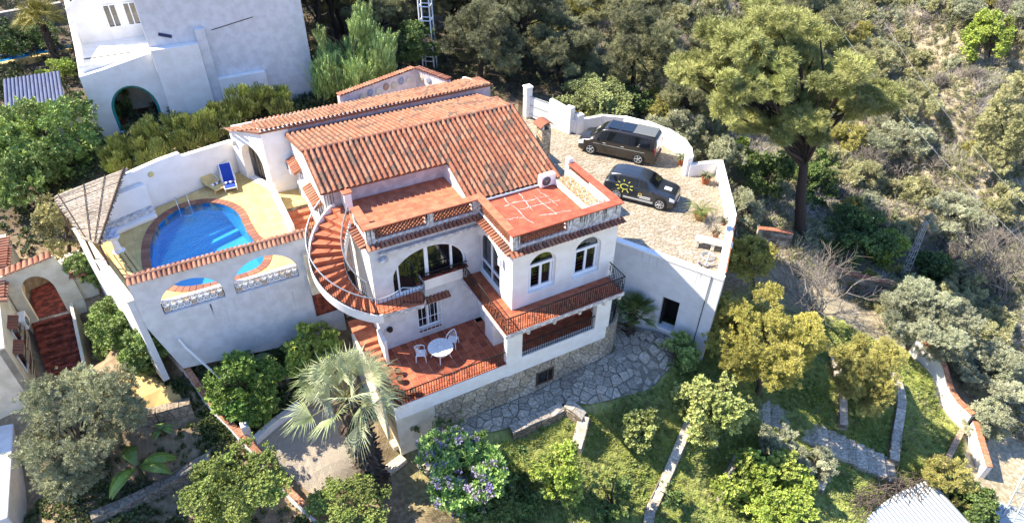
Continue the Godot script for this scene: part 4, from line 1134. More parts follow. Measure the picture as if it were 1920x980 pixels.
# a garden wall along x, z points: body, cap pieces, and (optional) stones on both faces
func garden_wall(called: String, label: String, pts: Array, h: float, th: float, body: Material, capm: Material, cap_tone: Array, stone_faces := 0.0, level := false, bury := 1.2, cap_h := 0.07) -> Node3D:
	var base := Vector3(pts[0].x, ground(pts[0].x, pts[0].y), pts[0].y)
	var o := thing(called, label, "wall", base)
	var r := RandomNumberGenerator.new(); r.seed = hash(label)
	var b := MB.new()
	var total := 0.0
	for i in pts.size() - 1:
		var A: Vector2 = pts[i]; var B: Vector2 = pts[i + 1]
		var l := A.distance_to(B); var n := maxi(1, int(round(l / 0.6)))
		var d := (B - A) / l; var s := Vector2(-d.y, d.x) * th * 0.5
		var tops := []
		for k in n + 1:
			var p := A + d * (l * k / n)
			tops.append((ground(p.x, p.y) if not level else base.y) + h)
		for k in n:
			var p := A + d * (l * k / n); var q := A + d * (l * (k + 1) / n)
			var y0: float = tops[k]; var y1: float = tops[k + 1]
			var lo := minf(minf(y0, y1) - h - bury, minf(ground(p.x, p.y), ground(q.x, q.y)) - 0.6)
			var P := [Vector3(p.x + s.x, 0, p.y + s.y), Vector3(p.x - s.x, 0, p.y - s.y), Vector3(q.x - s.x, 0, q.y - s.y), Vector3(q.x + s.x, 0, q.y + s.y)]
			var Y := [y0, y0, y1, y1]
			var T := []; var U := []
			for e in 4:
				T.append(P[e] + Vector3.UP * Y[e]); U.append(P[e] + Vector3.UP * lo)
			b.quad(T[3], T[2], T[1], T[0]) if (T[2] - T[3]).cross(T[1] - T[3]).y > 0 else b.quad(T[0], T[1], T[2], T[3])
			for e in [[0, 3, 1.0], [2, 1, -1.0]]: _side(b, U[e[0]], U[e[1]], T[e[1]], T[e[0]], Vector3(s.x, 0, s.y) * e[2])
			if k == 0 and i == 0: _side(b, U[1], U[0], T[0], T[1], Vector3(-d.x, 0, -d.y))
			if k == n - 1 and i == pts.size() - 2: _side(b, U[3], U[2], T[2], T[3], Vector3(d.x, 0, d.y))
			# cap piece
			if cap_h > 0.0:
				var cb := MB.new(); cb.col = cap_tone[r.randi() % cap_tone.size()] * r.randf_range(0.9, 1.08)
				var mid := (p + q) / 2; var dir := Vector3(q.x - p.x, y1 - y0, q.y - p.y)
				var X := dir.normalized(); var Z := X.cross(Vector3.UP).normalized(); var Yv := Z.cross(X)
				cb.box(Vector3(mid.x, (y0 + y1) / 2 + cap_h * 0.5, mid.y), Vector3(dir.length() - 0.012, cap_h, th + 0.06 + r.randf_range(-0.02, 0.02)), Basis(X, Yv, Z), 0.015)
				part("cap_stone", cb, capm, o)
		if stone_faces > 0.0:
			for sg in [1.0, -1.0]:
				var a: Vector2 = A + Vector2(-d.y, d.x) * th * 0.5 * sg; var e: Vector2 = B + Vector2(-d.y, d.x) * th * 0.5 * sg
				var ya := ground(A.x, A.y) + h if not level else base.y + h
				var yb := ground(B.x, B.y) + h if not level else base.y + h
				var P := Vector3(a.x, 0, a.y); var Q := Vector3(e.x, 0, e.y)
				if (Q - P).cross(Vector3.UP).dot(Vector3(-d.y, 0, d.x) * sg) < 0:
					var t := P; P = Q; Q = t
					var ty := ya; ya = yb; yb = ty
				stones("wall_stone", PackedVector2Array([Vector2(0, ya - h - 0.5), Vector2(l, yb - h - 0.5), Vector2(l, yb - 0.03), Vector2(0, ya - 0.03)]), wall_frame(P, Q), stone_faces, 0.03, 0.05, hash(label) % 1000 + i * 7 + int(sg), M.stone, o, [Color(0.34, 0.28, 0.21), Color(0.42, 0.36, 0.28), Color(0.28, 0.23, 0.18)], 120, 1.3)
	part("body", b, body, o)
	return o

func _side(b: MB, a: Vector3, c: Vector3, d: Vector3, e: Vector3, out: Vector3) -> void:
	if (c - a).cross(d - a).dot(out) > 0: b.quad(a, c, d, e)
	else: b.quad(e, d, c, a)

func smooth_loop(p: Array, per := 4) -> PackedVector2Array:
	var out := PackedVector2Array(); var n := p.size()
	for i in n:
		for k in per:
			out.append((p[i] as Vector2).cubic_interpolate(p[(i + 1) % n], p[(i - 1 + n) % n], p[(i + 2) % n], float(k) / per))
	return out

func make_pool() -> void:
	var yd := 1.0
	# pool outline (x, z)
	var o := smooth_loop([Vector2(-14.15, -10.6), Vector2(-14.0, -11.9), Vector2(-13.6, -13.1), Vector2(-12.9, -14.0), Vector2(-12.0, -14.45), Vector2(-11.0, -14.3), Vector2(-10.2, -13.65), Vector2(-9.7, -12.6), Vector2(-9.62, -11.3), Vector2(-9.5, -10.0), Vector2(-9.25, -8.9), Vector2(-9.3, -7.9), Vector2(-9.8, -7.25), Vector2(-10.9, -7.1), Vector2(-12.2, -7.15), Vector2(-13.2, -7.5), Vector2(-13.9, -8.5), Vector2(-14.15, -9.6)], 4)
	var fl := PackedVector2Array()   # the same in the frame of flat_up: (x, -z)
	for p in o: fl.append(Vector2(p.x, -p.y))
	if Geometry2D.is_polygon_clockwise(fl): fl.reverse()
	var deck := PackedVector2Array([Vector2(-15.0, 6.6), Vector2(-6.2, 6.6), Vector2(-6.2, 13.6), Vector2(-7.5, 13.6), Vector2(-8.8, 16.75), Vector2(-15.6, 14.1), Vector2(-16.9, 14.2), Vector2(-15.2, 7.6)])
	var deck_main := Geometry2D.clip_polygons(deck, ngon_rect(-7.55, 5.0, -6.2, 11.7))[0]
	var T := thing("pool_terrace", "yellow tiled pool terrace with kidney shaped blue pool", "terrace", Vector3(-11, -0.5, -10.5))
	var ring := Geometry2D.offset_polygon(fl, 0.36)[0]
	var b := MB.new(); b.panel(deck_main, [fl], flat_up(0.5), 0.47); part("deck_bed", b, M.concrete, T)
	tiling("deck_tile", deck_main, [ring], flat_up(0.97), Vector2(0.44, 0.44), 0.007, 0.03, M.deck, T, [Color(1, 1, 1), Color(0.95, 0.94, 0.92), Color(1.02, 1.0, 0.97)], 290, 4)
	# red coping bricks
	var r := RandomNumberGenerator.new(); r.seed = 3
	var n := fl.size()
	for i in n:
		var a := fl[i]; var c := fl[(i + 1) % n]; var z := fl[(i - 1 + n) % n]; var e := fl[(i + 2) % n]
		var na := (c - z).orthogonal().normalized() * 1.0; var nc := (e - a).orthogonal().normalized()
		if Geometry2D.is_point_in_polygon(a + na * 0.05, fl): na = -na
		if Geometry2D.is_point_in_polygon(c + nc * 0.05, fl): nc = -nc
		var tl := (c - a).normalized() * 0.006
		var br := MB.new(); br.col = [Color(0.46, 0.20, 0.12), Color(0.54, 0.26, 0.16), Color(0.40, 0.17, 0.11)][r.randi() % 3] * r.randf_range(0.9, 1.1)
		br.prism(PackedVector2Array([a + tl - na * 0.03, c - tl - nc * 0.03, c - tl + nc * 0.36, a + tl + na * 0.36]), flat_up(0.965), 0.06, [], 0.012)
		part("coping_brick", br, M.coping, T)
	# basin
	b = MB.new()
	var yf := -0.75
	for i in n:
		var a := fl[i]; var c := fl[(i + 1) % n]
		b.quad(Vector3(c.x, yf, -c.y), Vector3(a.x, yf, -a.y), Vector3(a.x, 0.97, -a.y), Vector3(c.x, 0.97, -c.y))
	var inner := Geometry2D.offset_polygon(fl, 0.05)[0]
	b.prism(inner, flat_up(yf - 0.1), 0.1)
	part("basin", b, M.liner, T)
	for k in 4:   # broad steps in the shallow end, along the back left
		var sb := MB.new()
		var dir := Vector2(0.93, 0.37)   # along the steps, in (x, -z)
		var nrm := Vector2(-0.37, 0.93)
		var off := 0.3 + 0.42 * k
		var ctr := Vector2(-12.3, 12.2) + nrm * (1.5 - off)
		var half := PackedVector2Array([ctr - dir * 6.0, ctr + dir * 6.0, ctr + dir * 6.0 + nrm * 6.0, ctr - dir * 6.0 + nrm * 6.0])
		for g in Geometry2D.intersect_polygons(fl, half): sb.prism(g, flat_up(yf), 0.95 - 0.22 * k)
		part("pool_step", sb, M.liner, T)
	b = MB.new()
	var wat := Geometry2D.offset_polygon(fl, 0.02)[0]
	b.prism(wat, flat_up(0.845), 0.005); b = MB.new()
	var t := Geometry2D.triangulate_polygon(wat)
	for k in range(0, t.size(), 3):
		var q := []
		for e in 3: q.append(Vector3(wat[t[k + e]].x, 0.86, -wat[t[k + e]].y))
		if (q[1] - q[0]).cross(q[2] - q[0]).y > 0: b.tri(q[0], q[1], q[2])
		else: b.tri(q[0], q[2], q[1])
	var w := struct("water", b, M.water); 
	# pool ladder
	var L := thing("pool_ladder", "steel pool ladder at the far end of the blue pool", "ladder", Vector3(-12.1, 1.0, -14.2))
	for s in [-0.28, 0.28]:
		b = MB.new()
		var p := []
		for k in 9:
			var a := PI * k / 8.0
			p.append(Vector3(-12.1 + s, 1.0 + 0.62 * sin(a) + (0.0 if k < 8 else 0.0), -14.75 + 0.34 * (1.0 - cos(a))))
		p.append(Vector3(-12.1 + s, 0.2, -14.07)); p.append(Vector3(-12.1 + s, -0.3, -14.07))
		b.tube(p, [0.025], 6); part("rail", b, M.steel, L)
	for k in 3:
		b = MB.new(); b.box(Vector3(-12.1, 0.65 - 0.3 * k, -14.04), Vector3(0.54, 0.04, 0.1)); part("rung", b, M.steel, L)
	# --- screen wall with two arches and a tile coping
	var W := thing("pool_screen_wall", "white wall with two arches and clay tile coping in front of the pool", "wall", Vector3(-10.7, -2.5, -6.5))
	b = MB.new()
	var a1 := arch(-14.05, -11.45, 0.55, 0.95, 2.1, 18); var a2 := arch(-10.98, -8.1, 0.5, 0.95, 2.2, 18)
	b.panel(PackedVector2Array([Vector2(-14.2, -2.8), Vector2(-6.4, -4.0), Vector2(-6.4, 2.68), Vector2(-14.9, 2.68), Vector2(-14.9, 0.2)]), [a1, a2], front(-6.65), 0.3)
	part("wall", b, M.grey_white, W)
	var tr := RandomNumberGenerator.new(); tr.seed = 6
	var tn := 42
	for i in tn:
		var x := lerpf(-14.9, -6.55, (i + 0.5) / tn)
		for s in [1.0, -1.0]:
			var zz := Vector3(0, -0.42, s).normalized(); var yy := Vector3(0, s * s * 0.92, s * 0.39).normalized()
			var xx := yy.cross(zz)
			lone_tile(Transform3D(Basis(xx, yy, zz) * Basis(Vector3.UP, tr.randf_range(-0.06, 0.06)) * Basis().scaled(Vector3(0.84, 0.9, 0.85)), Vector3(x, 2.74, -6.5 + s * 0.19)), [3, 5, 4, 2, 3][tr.randi() % 5], W)
	b = MB.new(); b.col = tile_tones[4]; b.tube([Vector3(-14.9, 2.82, -6.5), Vector3(-6.5, 2.82, -6.5)], [0.09], 6); part("ridge_tile", b, M.tile, W)
	wall_stains(W, front(-6.35), -13.6, -7.0, 0.42, -1.2, 20, 5)
	# pierced clay blocks in the arches: two courses of little open cells
	for q in [[-14.0, -11.5, 0.6], [-10.95, -8.13, 0.55]]:
		var g := MB.new()
		var nx := int(round((q[1] - q[0]) / 0.27))
		var cw: float = (q[1] - q[0]) / nx
		for j in 2:
			for i in nx:
				var c := Vector3(q[0] + (i + 0.5) * cw, q[2] + 0.13 + 0.27 * j, -6.5)
				g.col = Color(0.92, 0.90, 0.87) if (i + j) % 4 else Color(0.84, 0.68, 0.54)
				for k in 4:
					var u := Vector3(cos(k * PI / 2), sin(k * PI / 2), 0)
					var v := Vector3(-u.y, u.x, 0)
					g.box(c + u * 0.118, Vector3(0.036 if k % 2 == 0 else cw, 0.27 if k % 2 == 0 else 0.036, 0.08))
				for k in 4:
					var a := PI / 4 + k * PI / 2
					g.box(c + Vector3(cos(a), sin(a), 0) * 0.08, Vector3(0.13, 0.026, 0.06), Basis(Vector3.BACK, a))
		part("pierced_blocks", g, M.paint, W).set_meta("kind", "stuff")
		var sb2 := MB.new(); sb2.box(Vector3((q[0] + q[1]) / 2, q[2] + 0.575, -6.5), Vector3(q[1] - q[0], 0.05, 0.18), Basis.IDENTITY, 0.01); part("arch_sill", sb2, M.white, W)
	# drain pipe at the foot of the wall
	b = MB.new(); b.tube([Vector3(-13.9, -0.9, -6.25), Vector3(-13.75, -1.5, -6.2), Vector3(-12.7, -3.6, -5.4)], [0.06], 8)
	solo("drain_pipe", b, M.plastic, "white drain pipe slanting from the foot of the arched pool wall", "pipe")
	# --- wall along the outer (left) side of the pool
	var V := thing("pool_side_wall", "low white parapet wall along the left side of the pool terrace", "wall", Vector3(-16, -3, -10))
	b = MB.new(); var f := wall_frame(Vector3(-16.95, 0, -14.2), Vector3(-14.9, 0, -6.4))
	var ln := Vector2(-16.95, -14.2).distance_to(Vector2(-14.9, -6.4))
	b.prism(PackedVector2Array([Vector2(0, -4.5), Vector2(ln, -3.2), Vector2(ln, 1.7), Vector2(0, 1.35)]), f.translated_local(Vector3(0, 0, 0)), 0.28)
	part("wall", b, M.grey_white, V)
	b = MB.new(); b.box(f * Vector3(ln * 0.5, 1.56, 0.14), Vector3(ln, 0.06, 0.36), f.basis * Basis(Vector3.BACK, 0.043), 0.01); part("cap", b, M.cream, V)
	for k in 5:   # yellow planks lying along the wall
		b = MB.new(); b.box(Vector3(-15.15 + 0.03 * k, 1.06 + 0.02 * (k % 2), -9.6) + Vector3(0.19 * (k - 2), 0, 0), Vector3(0.15, 0.04, 4.6), Basis(Vector3.UP, 0.24), 0.008)
		solo("plank", b, M.deck, ["yellow plank lying closest to the low pool side wall", "second yellow plank from the low pool side wall", "middle one of five yellow planks by the low pool side wall", "fourth yellow plank from the low pool side wall", "yellow plank lying nearest the pool, by the low side wall"][k], "plank", "yellow planks by the pool wall")
	# --- back wall of the pool terrace
	var K := thing("pool_back_wall", "plain white wall behind the pool with the sun loungers", "wall", Vector3(-12, 0, -15.5))
	f = wall_frame(Vector3(-17.0, 0, -13.7), Vector3(-8.75, 0, -16.85)); ln = Vector2(-17.0, -13.7).distance_to(Vector2(-8.75, -16.85))
	b = MB.new(); b.prism(PackedVector2Array([Vector2(0, -2), Vector2(ln, -2), Vector2(ln, 2.95), Vector2(ln * 0.67, 3.15), Vector2(ln * 0.665, 3.38), Vector2(ln * 0.55, 3.4), Vector2(ln * 0.4, 3.32), Vector2(ln * 0.2, 3.2), Vector2(0, 3.1)]), f.translated_local(Vector3(0, 0, -0.3)), 0.3)
	part("wall", b, M.white, K)
	b = MB.new(); b.col = Color(0.6, 0.5, 0.22); b.lathe([Vector2(0, 0.06), Vector2(0.12, 0.05), Vector2(0.16, 0.0)], f * Vector3(4.15, 2.85, 0.02), 16, f.basis * Basis(Vector3.RIGHT, PI / 2))
	part("wall_disc", b, M.paint, K)
	for k in 3:   # stepped white bench and counters at the left end
		b = MB.new(); b.box(f * Vector3(2.15 - 0.1 * k, 1.0 + 0.22 * (3 - k) * 0.5 + (0.5 if k == 0 else 0.0), 0.22 + 0.34 * k), Vector3(2.9, 0.22 * (3 - k) + (1.0 if k == 0 else 0.0), 0.34), f.basis, 0.02)
		part(["counter", "bench_seat", "bench_step"][k], b, [M.white, M.old_white, M.white][k], K)
	# --- low divider wall and the red steps down beside the house
	var D := thing("divider_wall", "low white wall between the pool deck and the red steps beside the house", "wall", Vector3(-7.5, -1, -11.5))
	b = MB.new(); b.box(Vector3(-7.62, 0.2, -10.9), Vector3(0.2, 3.2, 4.4), Basis.IDENTITY, 0.02); part("wall", b, M.white, D)
	b = MB.new(); b.box(Vector3(-7.62, 1.15, -12.9), Vector3(0.24, 1.5, 0.5), Basis.IDENTITY, 0.03); part("end_pier", b, M.white, D)
	var S := thing("red_steps", "red tiled steps going down between the pool deck and the gable wall", "steps", Vector3(-6.9, -1, -10.5))
	for k in 6:
		b = MB.new(); b.box(Vector3(-6.86, 0.8 - 0.2 * k - 0.5, -11.5 + 0.42 * k), Vector3(1.28, 1.0, 0.42), Basis.IDENTITY, 0.012); part("step", b, M.floor_red, S)
	b = MB.new(); b.box(Vector3(-6.86, -0.7, -8.1), Vector3(1.28, 0.2, 2.9)); part("landing", b, M.floor_red, S)

func make_drive() -> void:
	var out := PackedVector2Array([Vector2(5.66, -5.2), Vector2(7.5, -2.3), Vector2(10.3, 2.9), Vector2(14.35, -0.75), Vector2(17.8, -5.5), Vector2(15.75, -6.1), Vector2(16.95, -8.2), Vector2(16.9, -9.8), Vector2(16.3, -11.7), Vector2(14.6, -13.7), Vector2(12.9, -13.9), Vector2(12.1, -14.7), Vector2(11.6, -15.9), Vector2(10.9, -17.7), Vector2(8.6, -19.5), Vector2(6.4, -17.5), Vector2(6.2, -13.0), Vector2(4.7, -12.6), Vector2(4.7, -5.2)])
	var fl := PackedVector2Array()
	for p in out: fl.append(Vector2(p.x, -p.y))
	var D := thing("stone_driveway", "wide parking terrace paved with pale irregular stones", "driveway", Vector3(10, -0.7, -7))
	var b := MB.new(); b.prism(fl, flat_up(-0.7), 0.47); part("paving_bed", b, M.sand_bed, D)
	stones("paving_stone", Geometry2D.offset_polygon(fl, -0.1)[0], flat_up(-0.23), 0.36, 0.016, 0.014, 7, M.stone, D, [Color(0.41, 0.355, 0.275), Color(0.44, 0.385, 0.305), Color(0.385, 0.33, 0.255), Color(0.42, 0.365, 0.28), Color(0.46, 0.41, 0.335)], 300, 1.15)
	# retaining wall under it, with the cellar door
	var W := thing("retaining_wall", "tall white retaining wall with a dark doorway below the parking terrace", "wall", Vector3(8.5, -5.5, 0.3))
	var A := Vector3(5.9, 0, -5.05); var B := Vector3(10.3, 0, 2.95)
	var xf := wall_frame(A, B); var L := A.distance_to(B)
	var d0 := 6.35; var d1 := 7.3
	b = MB.new()
	b.panel(PackedVector2Array([Vector2(0, -5.5), Vector2(L, -6.8), Vector2(L, -0.02), Vector2(0, -0.02)]), [ngon_rect(d0, -4.5, d1, -2.38)], xf.translated_local(Vector3(0, 0, -0.3)), 0.3)
	part("wall", b, M.grey_white, W)
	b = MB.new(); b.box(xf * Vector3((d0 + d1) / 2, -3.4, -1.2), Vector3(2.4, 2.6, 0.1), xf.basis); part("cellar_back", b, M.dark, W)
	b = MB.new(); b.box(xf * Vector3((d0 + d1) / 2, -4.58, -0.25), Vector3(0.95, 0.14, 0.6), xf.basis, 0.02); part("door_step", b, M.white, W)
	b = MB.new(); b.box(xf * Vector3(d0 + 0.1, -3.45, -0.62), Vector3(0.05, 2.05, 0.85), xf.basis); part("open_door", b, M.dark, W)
	b = MB.new(); b.box(xf * Vector3(L / 2, 0.02, -0.17), Vector3(L, 0.12, 0.4), xf.basis, 0.02); part("cap", b, M.white, W)
	wall_stains(W, xf, 2.0, 6.2, -0.05, -4.2, 22, 6)
	wall_stains(W, xf, 7.5, 9.0, -0.05, -4.6, 9, 7)
	var A2 := Vector3(10.3, 0, 2.95); var B2 := Vector3(14.4, 0, -0.7)
	b = MB.new(); b.tube([xf * Vector3(8.55, 0.0, 0.03), xf * Vector3(8.5, -2.8, 0.04), xf * Vector3(8.48, -5.2, 0.04)], [0.02], 5); part("cable", b, M.iron, W)
	# parapet round the outer edge
	var P := thing("drive_parapet", "white parapet wall round the right edge of the parking terrace", "wall", Vector3(14.4, -6, -0.7))
	var pts := [Vector2(10.33, 2.72), Vector2(14.35, -0.75), Vector2(17.8, -5.5)]
	for k in 2:
		var a := Vector3(pts[k].x, 0, pts[k].y); var c := Vector3(pts[k + 1].x, 0, pts[k + 1].y)
		var f := wall_frame(a, c); var l := a.distance_to(c)
		b = MB.new(); b.prism(PackedVector2Array([Vector2(-0.1 if k else 0.0, -8.0), Vector2(l + 0.1, -6.0), Vector2(l + 0.1, 0.55 if k else 0.5), Vector2(-0.1 if k else 0.0, 0.5 if k else 0.06)]), f.translated_local(Vector3(0, 0, -0.2)), 0.36); part("wall", b, M.white, P)
		b = MB.new(); b.col = tile_tones[0]; b.box(f * Vector3(l / 2, 0.4, 0.18), Vector3(l, 0.04, 0.05), f.basis); part("tile_edge", b, M.tile, P)
	b = MB.new(); var f2 := wall_frame(Vector3(17.85, 0, -5.45), Vector3(15.7, 0, -6.05))
	b.prism(ngon_rect(0, -3, 2.2, 0.6), f2.translated_local(Vector3(0, 0, -0.15)), 0.3); part("return_wall", b, M.white, P)
	# curved wall behind the van
	var Cv := thing("curved_wall", "curved white wall behind the parked black van", "wall", Vector3(16.9, -3, -9))
	var cp := [Vector2(15.75, -6.2), Vector2(16.5, -7.2), Vector2(16.98, -8.4), Vector2(16.98, -9.9), Vector2(16.55, -11.4), Vector2(15.7, -12.8), Vector2(14.5, -13.75), Vector2(12.9, -13.95)]
	b = MB.new()
	for k in cp.size() - 1:
		var a := Vector3(cp[k].x, 0, cp[k].y); var c := Vector3(cp[k + 1].x, 0, cp[k + 1].y)
		b.prism(ngon_rect(-0.04, -3.0, a.distance_to(c) + 0.04, lerpf(1.05, 0.75, k / 6.0)), wall_frame(a, c).translated_local(Vector3(0, 0, -0.002 * k)), 0.26)
	part("wall", b, M.white, Cv)
	b = MB.new(); b.box(Vector3(12.85, 0.45, -13.95), Vector3(0.5, 1.5, 0.4), Basis.IDENTITY, 0.02); part("pier", b, M.white, Cv)
	b = MB.new(); b.box(Vector3(15.72, 0.35, -6.2), Vector3(0.36, 1.4, 0.36), Basis.IDENTITY, 0.02); part("pier", b, M.white, Cv)
	# gate
	var G := thing("entrance_gate", "white metal driveway gate between white posts under the pines", "gate", Vector3(11.2, -0.2, -17))
	b = MB.new(); b.box(Vector3(10.95, 0.9, -17.75), Vector3(0.5, 2.2, 0.5), Basis.IDENTITY, 0.03); part("post", b, M.white, G)
	b = MB.new(); b.box(Vector3(10.95, 2.05, -17.75), Vector3(0.6, 0.14, 0.6), Basis.IDENTITY, 0.04); part("post_cap", b, M.white, G)
	var g0 := Vector3(11.05, 0, -17.5); var g1 := Vector3(11.65, 0, -15.95)
	var gf := wall_frame(g0, g1); var gl := g0.distance_to(g1)
	for k in 12:
		b = MB.new(); b.box(gf * Vector3((k + 0.5) * gl / 12, 0.65, 0), Vector3(gl / 12 - 0.015, 1.55, 0.03), gf.basis, 0.004); part("gate_board", b, M.frame, G)
	for y in [0.1, 0.75, 1.4]:
		b = MB.new(); b.box(gf * Vector3(gl / 2, y, 0.035), Vector3(gl, 0.06, 0.03), gf.basis); part("gate_rail", b, M.galv, G)
	b = MB.new()
	for k in 5: b.box(Vector3(10.62, 0.65, -17.9 - 0.13 * k), Vector3(0.03, 1.7, 0.03))
	b.box(Vector3(10.62, 1.45, -18.2), Vector3(0.04, 0.04, 0.7)); part("open_leaf", b, M.iron, G)
	var gw := wall_frame(Vector3(11.7, 0, -15.9), Vector3(12.25, 0, -14.5))
	b = MB.new(); b.prism(PackedVector2Array([Vector2(0, -1), Vector2(1.5, -1), Vector2(1.5, 1.5), Vector2(0, 1.75)]), gw.translated_local(Vector3(0, 0, -0.15)), 0.3); part("side_wall", b, M.white, G)
	b = MB.new(); b.box(Vector3(12.3, 0.7, -14.4), Vector3(0.55, 1.9, 0.5), gw.basis, 0.02); part("post", b, M.white, G)
	b = MB.new(); b.box(Vector3(12.6, 0.3, -14.1), Vector3(0.3, 0.9, 0.25), gw.basis, 0.0); part("link_wall", b, M.white, G)

func make_garden() -> void:
	var stone_tones := [Color(0.46, 0.42, 0.35), Color(0.53, 0.48, 0.40), Color(0.40, 0.365, 0.305), Color(0.57, 0.52, 0.43)]
	# stone path along the foot of the house
	var reg := PackedVector2Array([Vector2(7.2, -1.8), Vector2(8.9, 0.6), Vector2(9.6, 1.2), Vector2(10.2, 2.3), Vector2(8.6, 2.7), Vector2(5.9, 2.95), Vector2(3.3, 2.5), Vector2(2.2, 1.75), Vector2(-2.2, 1.4), Vector2(-4.3, 1.5), Vector2(-5.6, 0.9), Vector2(-5.6, 0.4), Vector2(5.6, 0.4), Vector2(6.3, 0.35), Vector2(6.9, -0.5)])
	var p := thing("stone_path", "grey flagstone path along the foot of the stone house base", "path", Vector3(2, -6, 1.3))
	p.set_meta("kind", "structure"); p.remove_meta("label"); p.remove_meta("category")
	part("path_bed", drape(reg, 0.1), M.mortar, p)
	draped_stones("flagstone", reg, 0.5, 0.1, 0.035, 31, p, stone_tones, 220)
	# gravel yard
	var gr := PackedVector2Array([Vector2(-9.7, -3.6), Vector2(-7.9, -3.0), Vector2(-7.6, -1.0), Vector2(-7.7, 0.2), Vector2(-8.7, 0.6), Vector2(-10.4, 0.5), Vector2(-11.7, -1.7), Vector2(-12.2, -2.6)])
	struct("gravel_yard", drape(gr, 0.09, 0.4), M.gravel)
	var sl := PackedVector2Array([Vector2(-15.0, -7.0), Vector2(-17.2, -8.9), Vector2(-18.0, -7.4), Vector2(-17.0, -6.5), Vector2(-14.7, -6.0)])
	struct("earth_terrace", drape(sl, 0.1, 0.5), M.deck)
	# walls of the garden
	var white := [Color(0.9, 0.88, 0.84)]; var pale := [Color(0.58, 0.53, 0.45), Color(0.64, 0.58, 0.5), Color(0.53, 0.48, 0.41)]; var red := [Color(0.50, 0.24, 0.15), Color(0.56, 0.29, 0.19)]
	garden_wall("garden_wall", "white curb wall along the upper edge of the gravel yard", [Vector2(-12.2, -2.7), Vector2(-11.0, -3.3), Vector2(-9.8, -3.75)], 0.4, 0.25, M.grey_white, M.white, white)
	garden_wall("garden_wall", "thin white curb on the right of the gravel yard behind the palm trunk", [Vector2(-7.85, -3.1), Vector2(-7.55, -1.0)], 0.25, 0.15, M.grey_white, M.white, white)
	garden_wall("garden_wall", "brick capped boundary wall descending on the left of the gravel yard", [Vector2(-15.0, -9.2), Vector2(-14.3, -7.1), Vector2(-12.6, -2.8), Vector2(-10.7, 1.6), Vector2(-9.9, 3.4)], 0.7, 0.24, M.grey_white, M.stone, red, 0.0, false, 1.5, 0.09)
	for q in [[-14.35, -7.2], [-12.7, -3.0]]:
		var b := MB.new(); var gy := ground(q[0], q[1])
		b.box(Vector3(q[0] + 0.3, gy + 0.45, q[1]), Vector3(0.35, 1.7, 0.4), Basis.IDENTITY, 0.03)
		solo("wall_pier", b, M.grey_white, "upper white pier on the brick capped boundary wall, below the pool wall" if q[1] < -5 else "lower white pier on the brick capped boundary wall, at the gravel corner", "pier", "piers on the brick capped wall")
	garden_wall("garden_wall", "dark rubble stone retaining wall below the sunlit earth terrace on the left", [Vector2(-17.3, -6.3), Vector2(-15.9, -5.85), Vector2(-14.4, -5.7)], 0.55, 0.4, M.mortar, M.stone, [Color(0.42, 0.35, 0.27), Color(0.36, 0.3, 0.23)], 0.36, true, 1.6, 0.06)
	garden_wall("garden_wall", "low stone wall with mossy top near the bottom left behind the banana plant", [Vector2(-19.4, -2.9), Vector2(-17.2, -3.2), Vector2(-15.2, -3.2), Vector2(-14.2, -3.0)], 0.45, 0.4, M.mortar, M.stone, [Color(0.34, 0.3, 0.24), Color(0.28, 0.25, 0.2)], 0.4, false, 0.8, 0.06)
	garden_wall("garden_wall", "pale stone wall of the raised bed below the path, nearest the house", [Vector2(-0.9, 1.75), Vector2(0.6, 1.8), Vector2(2.0, 1.95)], 0.35, 0.5, M.mortar, M.stone, pale, 0.3, false, 0.8, 0.08)
	garden_wall("garden_wall", "short stone wall at the right end of the raised bed, turning down the lawn", [Vector2(2.15, 2.0), Vector2(2.7, 2.9), Vector2(1.7, 3.8)], 0.5, 0.5, M.mortar, M.stone, pale, 0.32, false, 1.0, 0.08)
	garden_wall("garden_wall", "long pale capped wall running down the middle of the lawn to the bottom edge", [Vector2(7.6, 5.4), Vector2(5.6, 6.5), Vector2(3.9, 7.4), Vector2(3.0, 8.3)], 0.35, 0.42, M.concrete, M.stone, pale, 0.3, false, 1.2, 0.07)
	garden_wall("garden_wall", "short pale curb wall in the grass right of the long lawn wall", [Vector2(10.2, 6.9), Vector2(8.6, 7.8), Vector2(7.4, 8.4)], 0.25, 0.3, M.concrete, M.stone, pale, 0.0, false, 0.8, 0.07)
	garden_wall("garden_wall", "stone wall on the left of the stair landing, low on the slope", [Vector2(16.0, 8.7), Vector2(14.4, 9.6), Vector2(12.6, 10.4)], 0.45, 0.4, M.concrete, M.stone, pale, 0.32, false, 1.2, 0.07)
	garden_wall("garden_wall", "terrace wall right of the yellow tree, ending at the garden stair", [Vector2(20.2, 4.5), Vector2(18.6, 6.3), Vector2(17.2, 8.2)], 0.55, 0.4, M.concrete, M.stone, pale, 0.34, false, 1.4, 0.07)
	garden_wall("garden_wall", "terrace wall below the dark conical shrub, second from the white boundary wall", [Vector2(22.6, 7.2), Vector2(21.4, 8.7), Vector2(18.7, 10.8)], 0.6, 0.42, M.concrete, M.stone, pale, 0.34, false, 1.4, 0.07)
	garden_wall("garden_wall", "narrow brown topped wall between the lower lawn and the white boundary wall", [Vector2(25.4, 11.0), Vector2(21.5, 12.2), Vector2(19.0, 12.5)], 0.5, 0.25, M.concrete, M.stone, [Color(0.5, 0.36, 0.26)], 0.0, false, 1.2, 0.07)
	garden_wall("boundary_wall", "tall white boundary wall with red tile edge on the right slope, upper stretch", [Vector2(26.4, 6.0), Vector2(26.3, 8.7), Vector2(26.0, 10.9)], 1.3, 0.3, M.white, M.stone, [Color(0.52, 0.22, 0.13), Color(0.58, 0.27, 0.16)], 0.0, false, 1.0, 0.08)
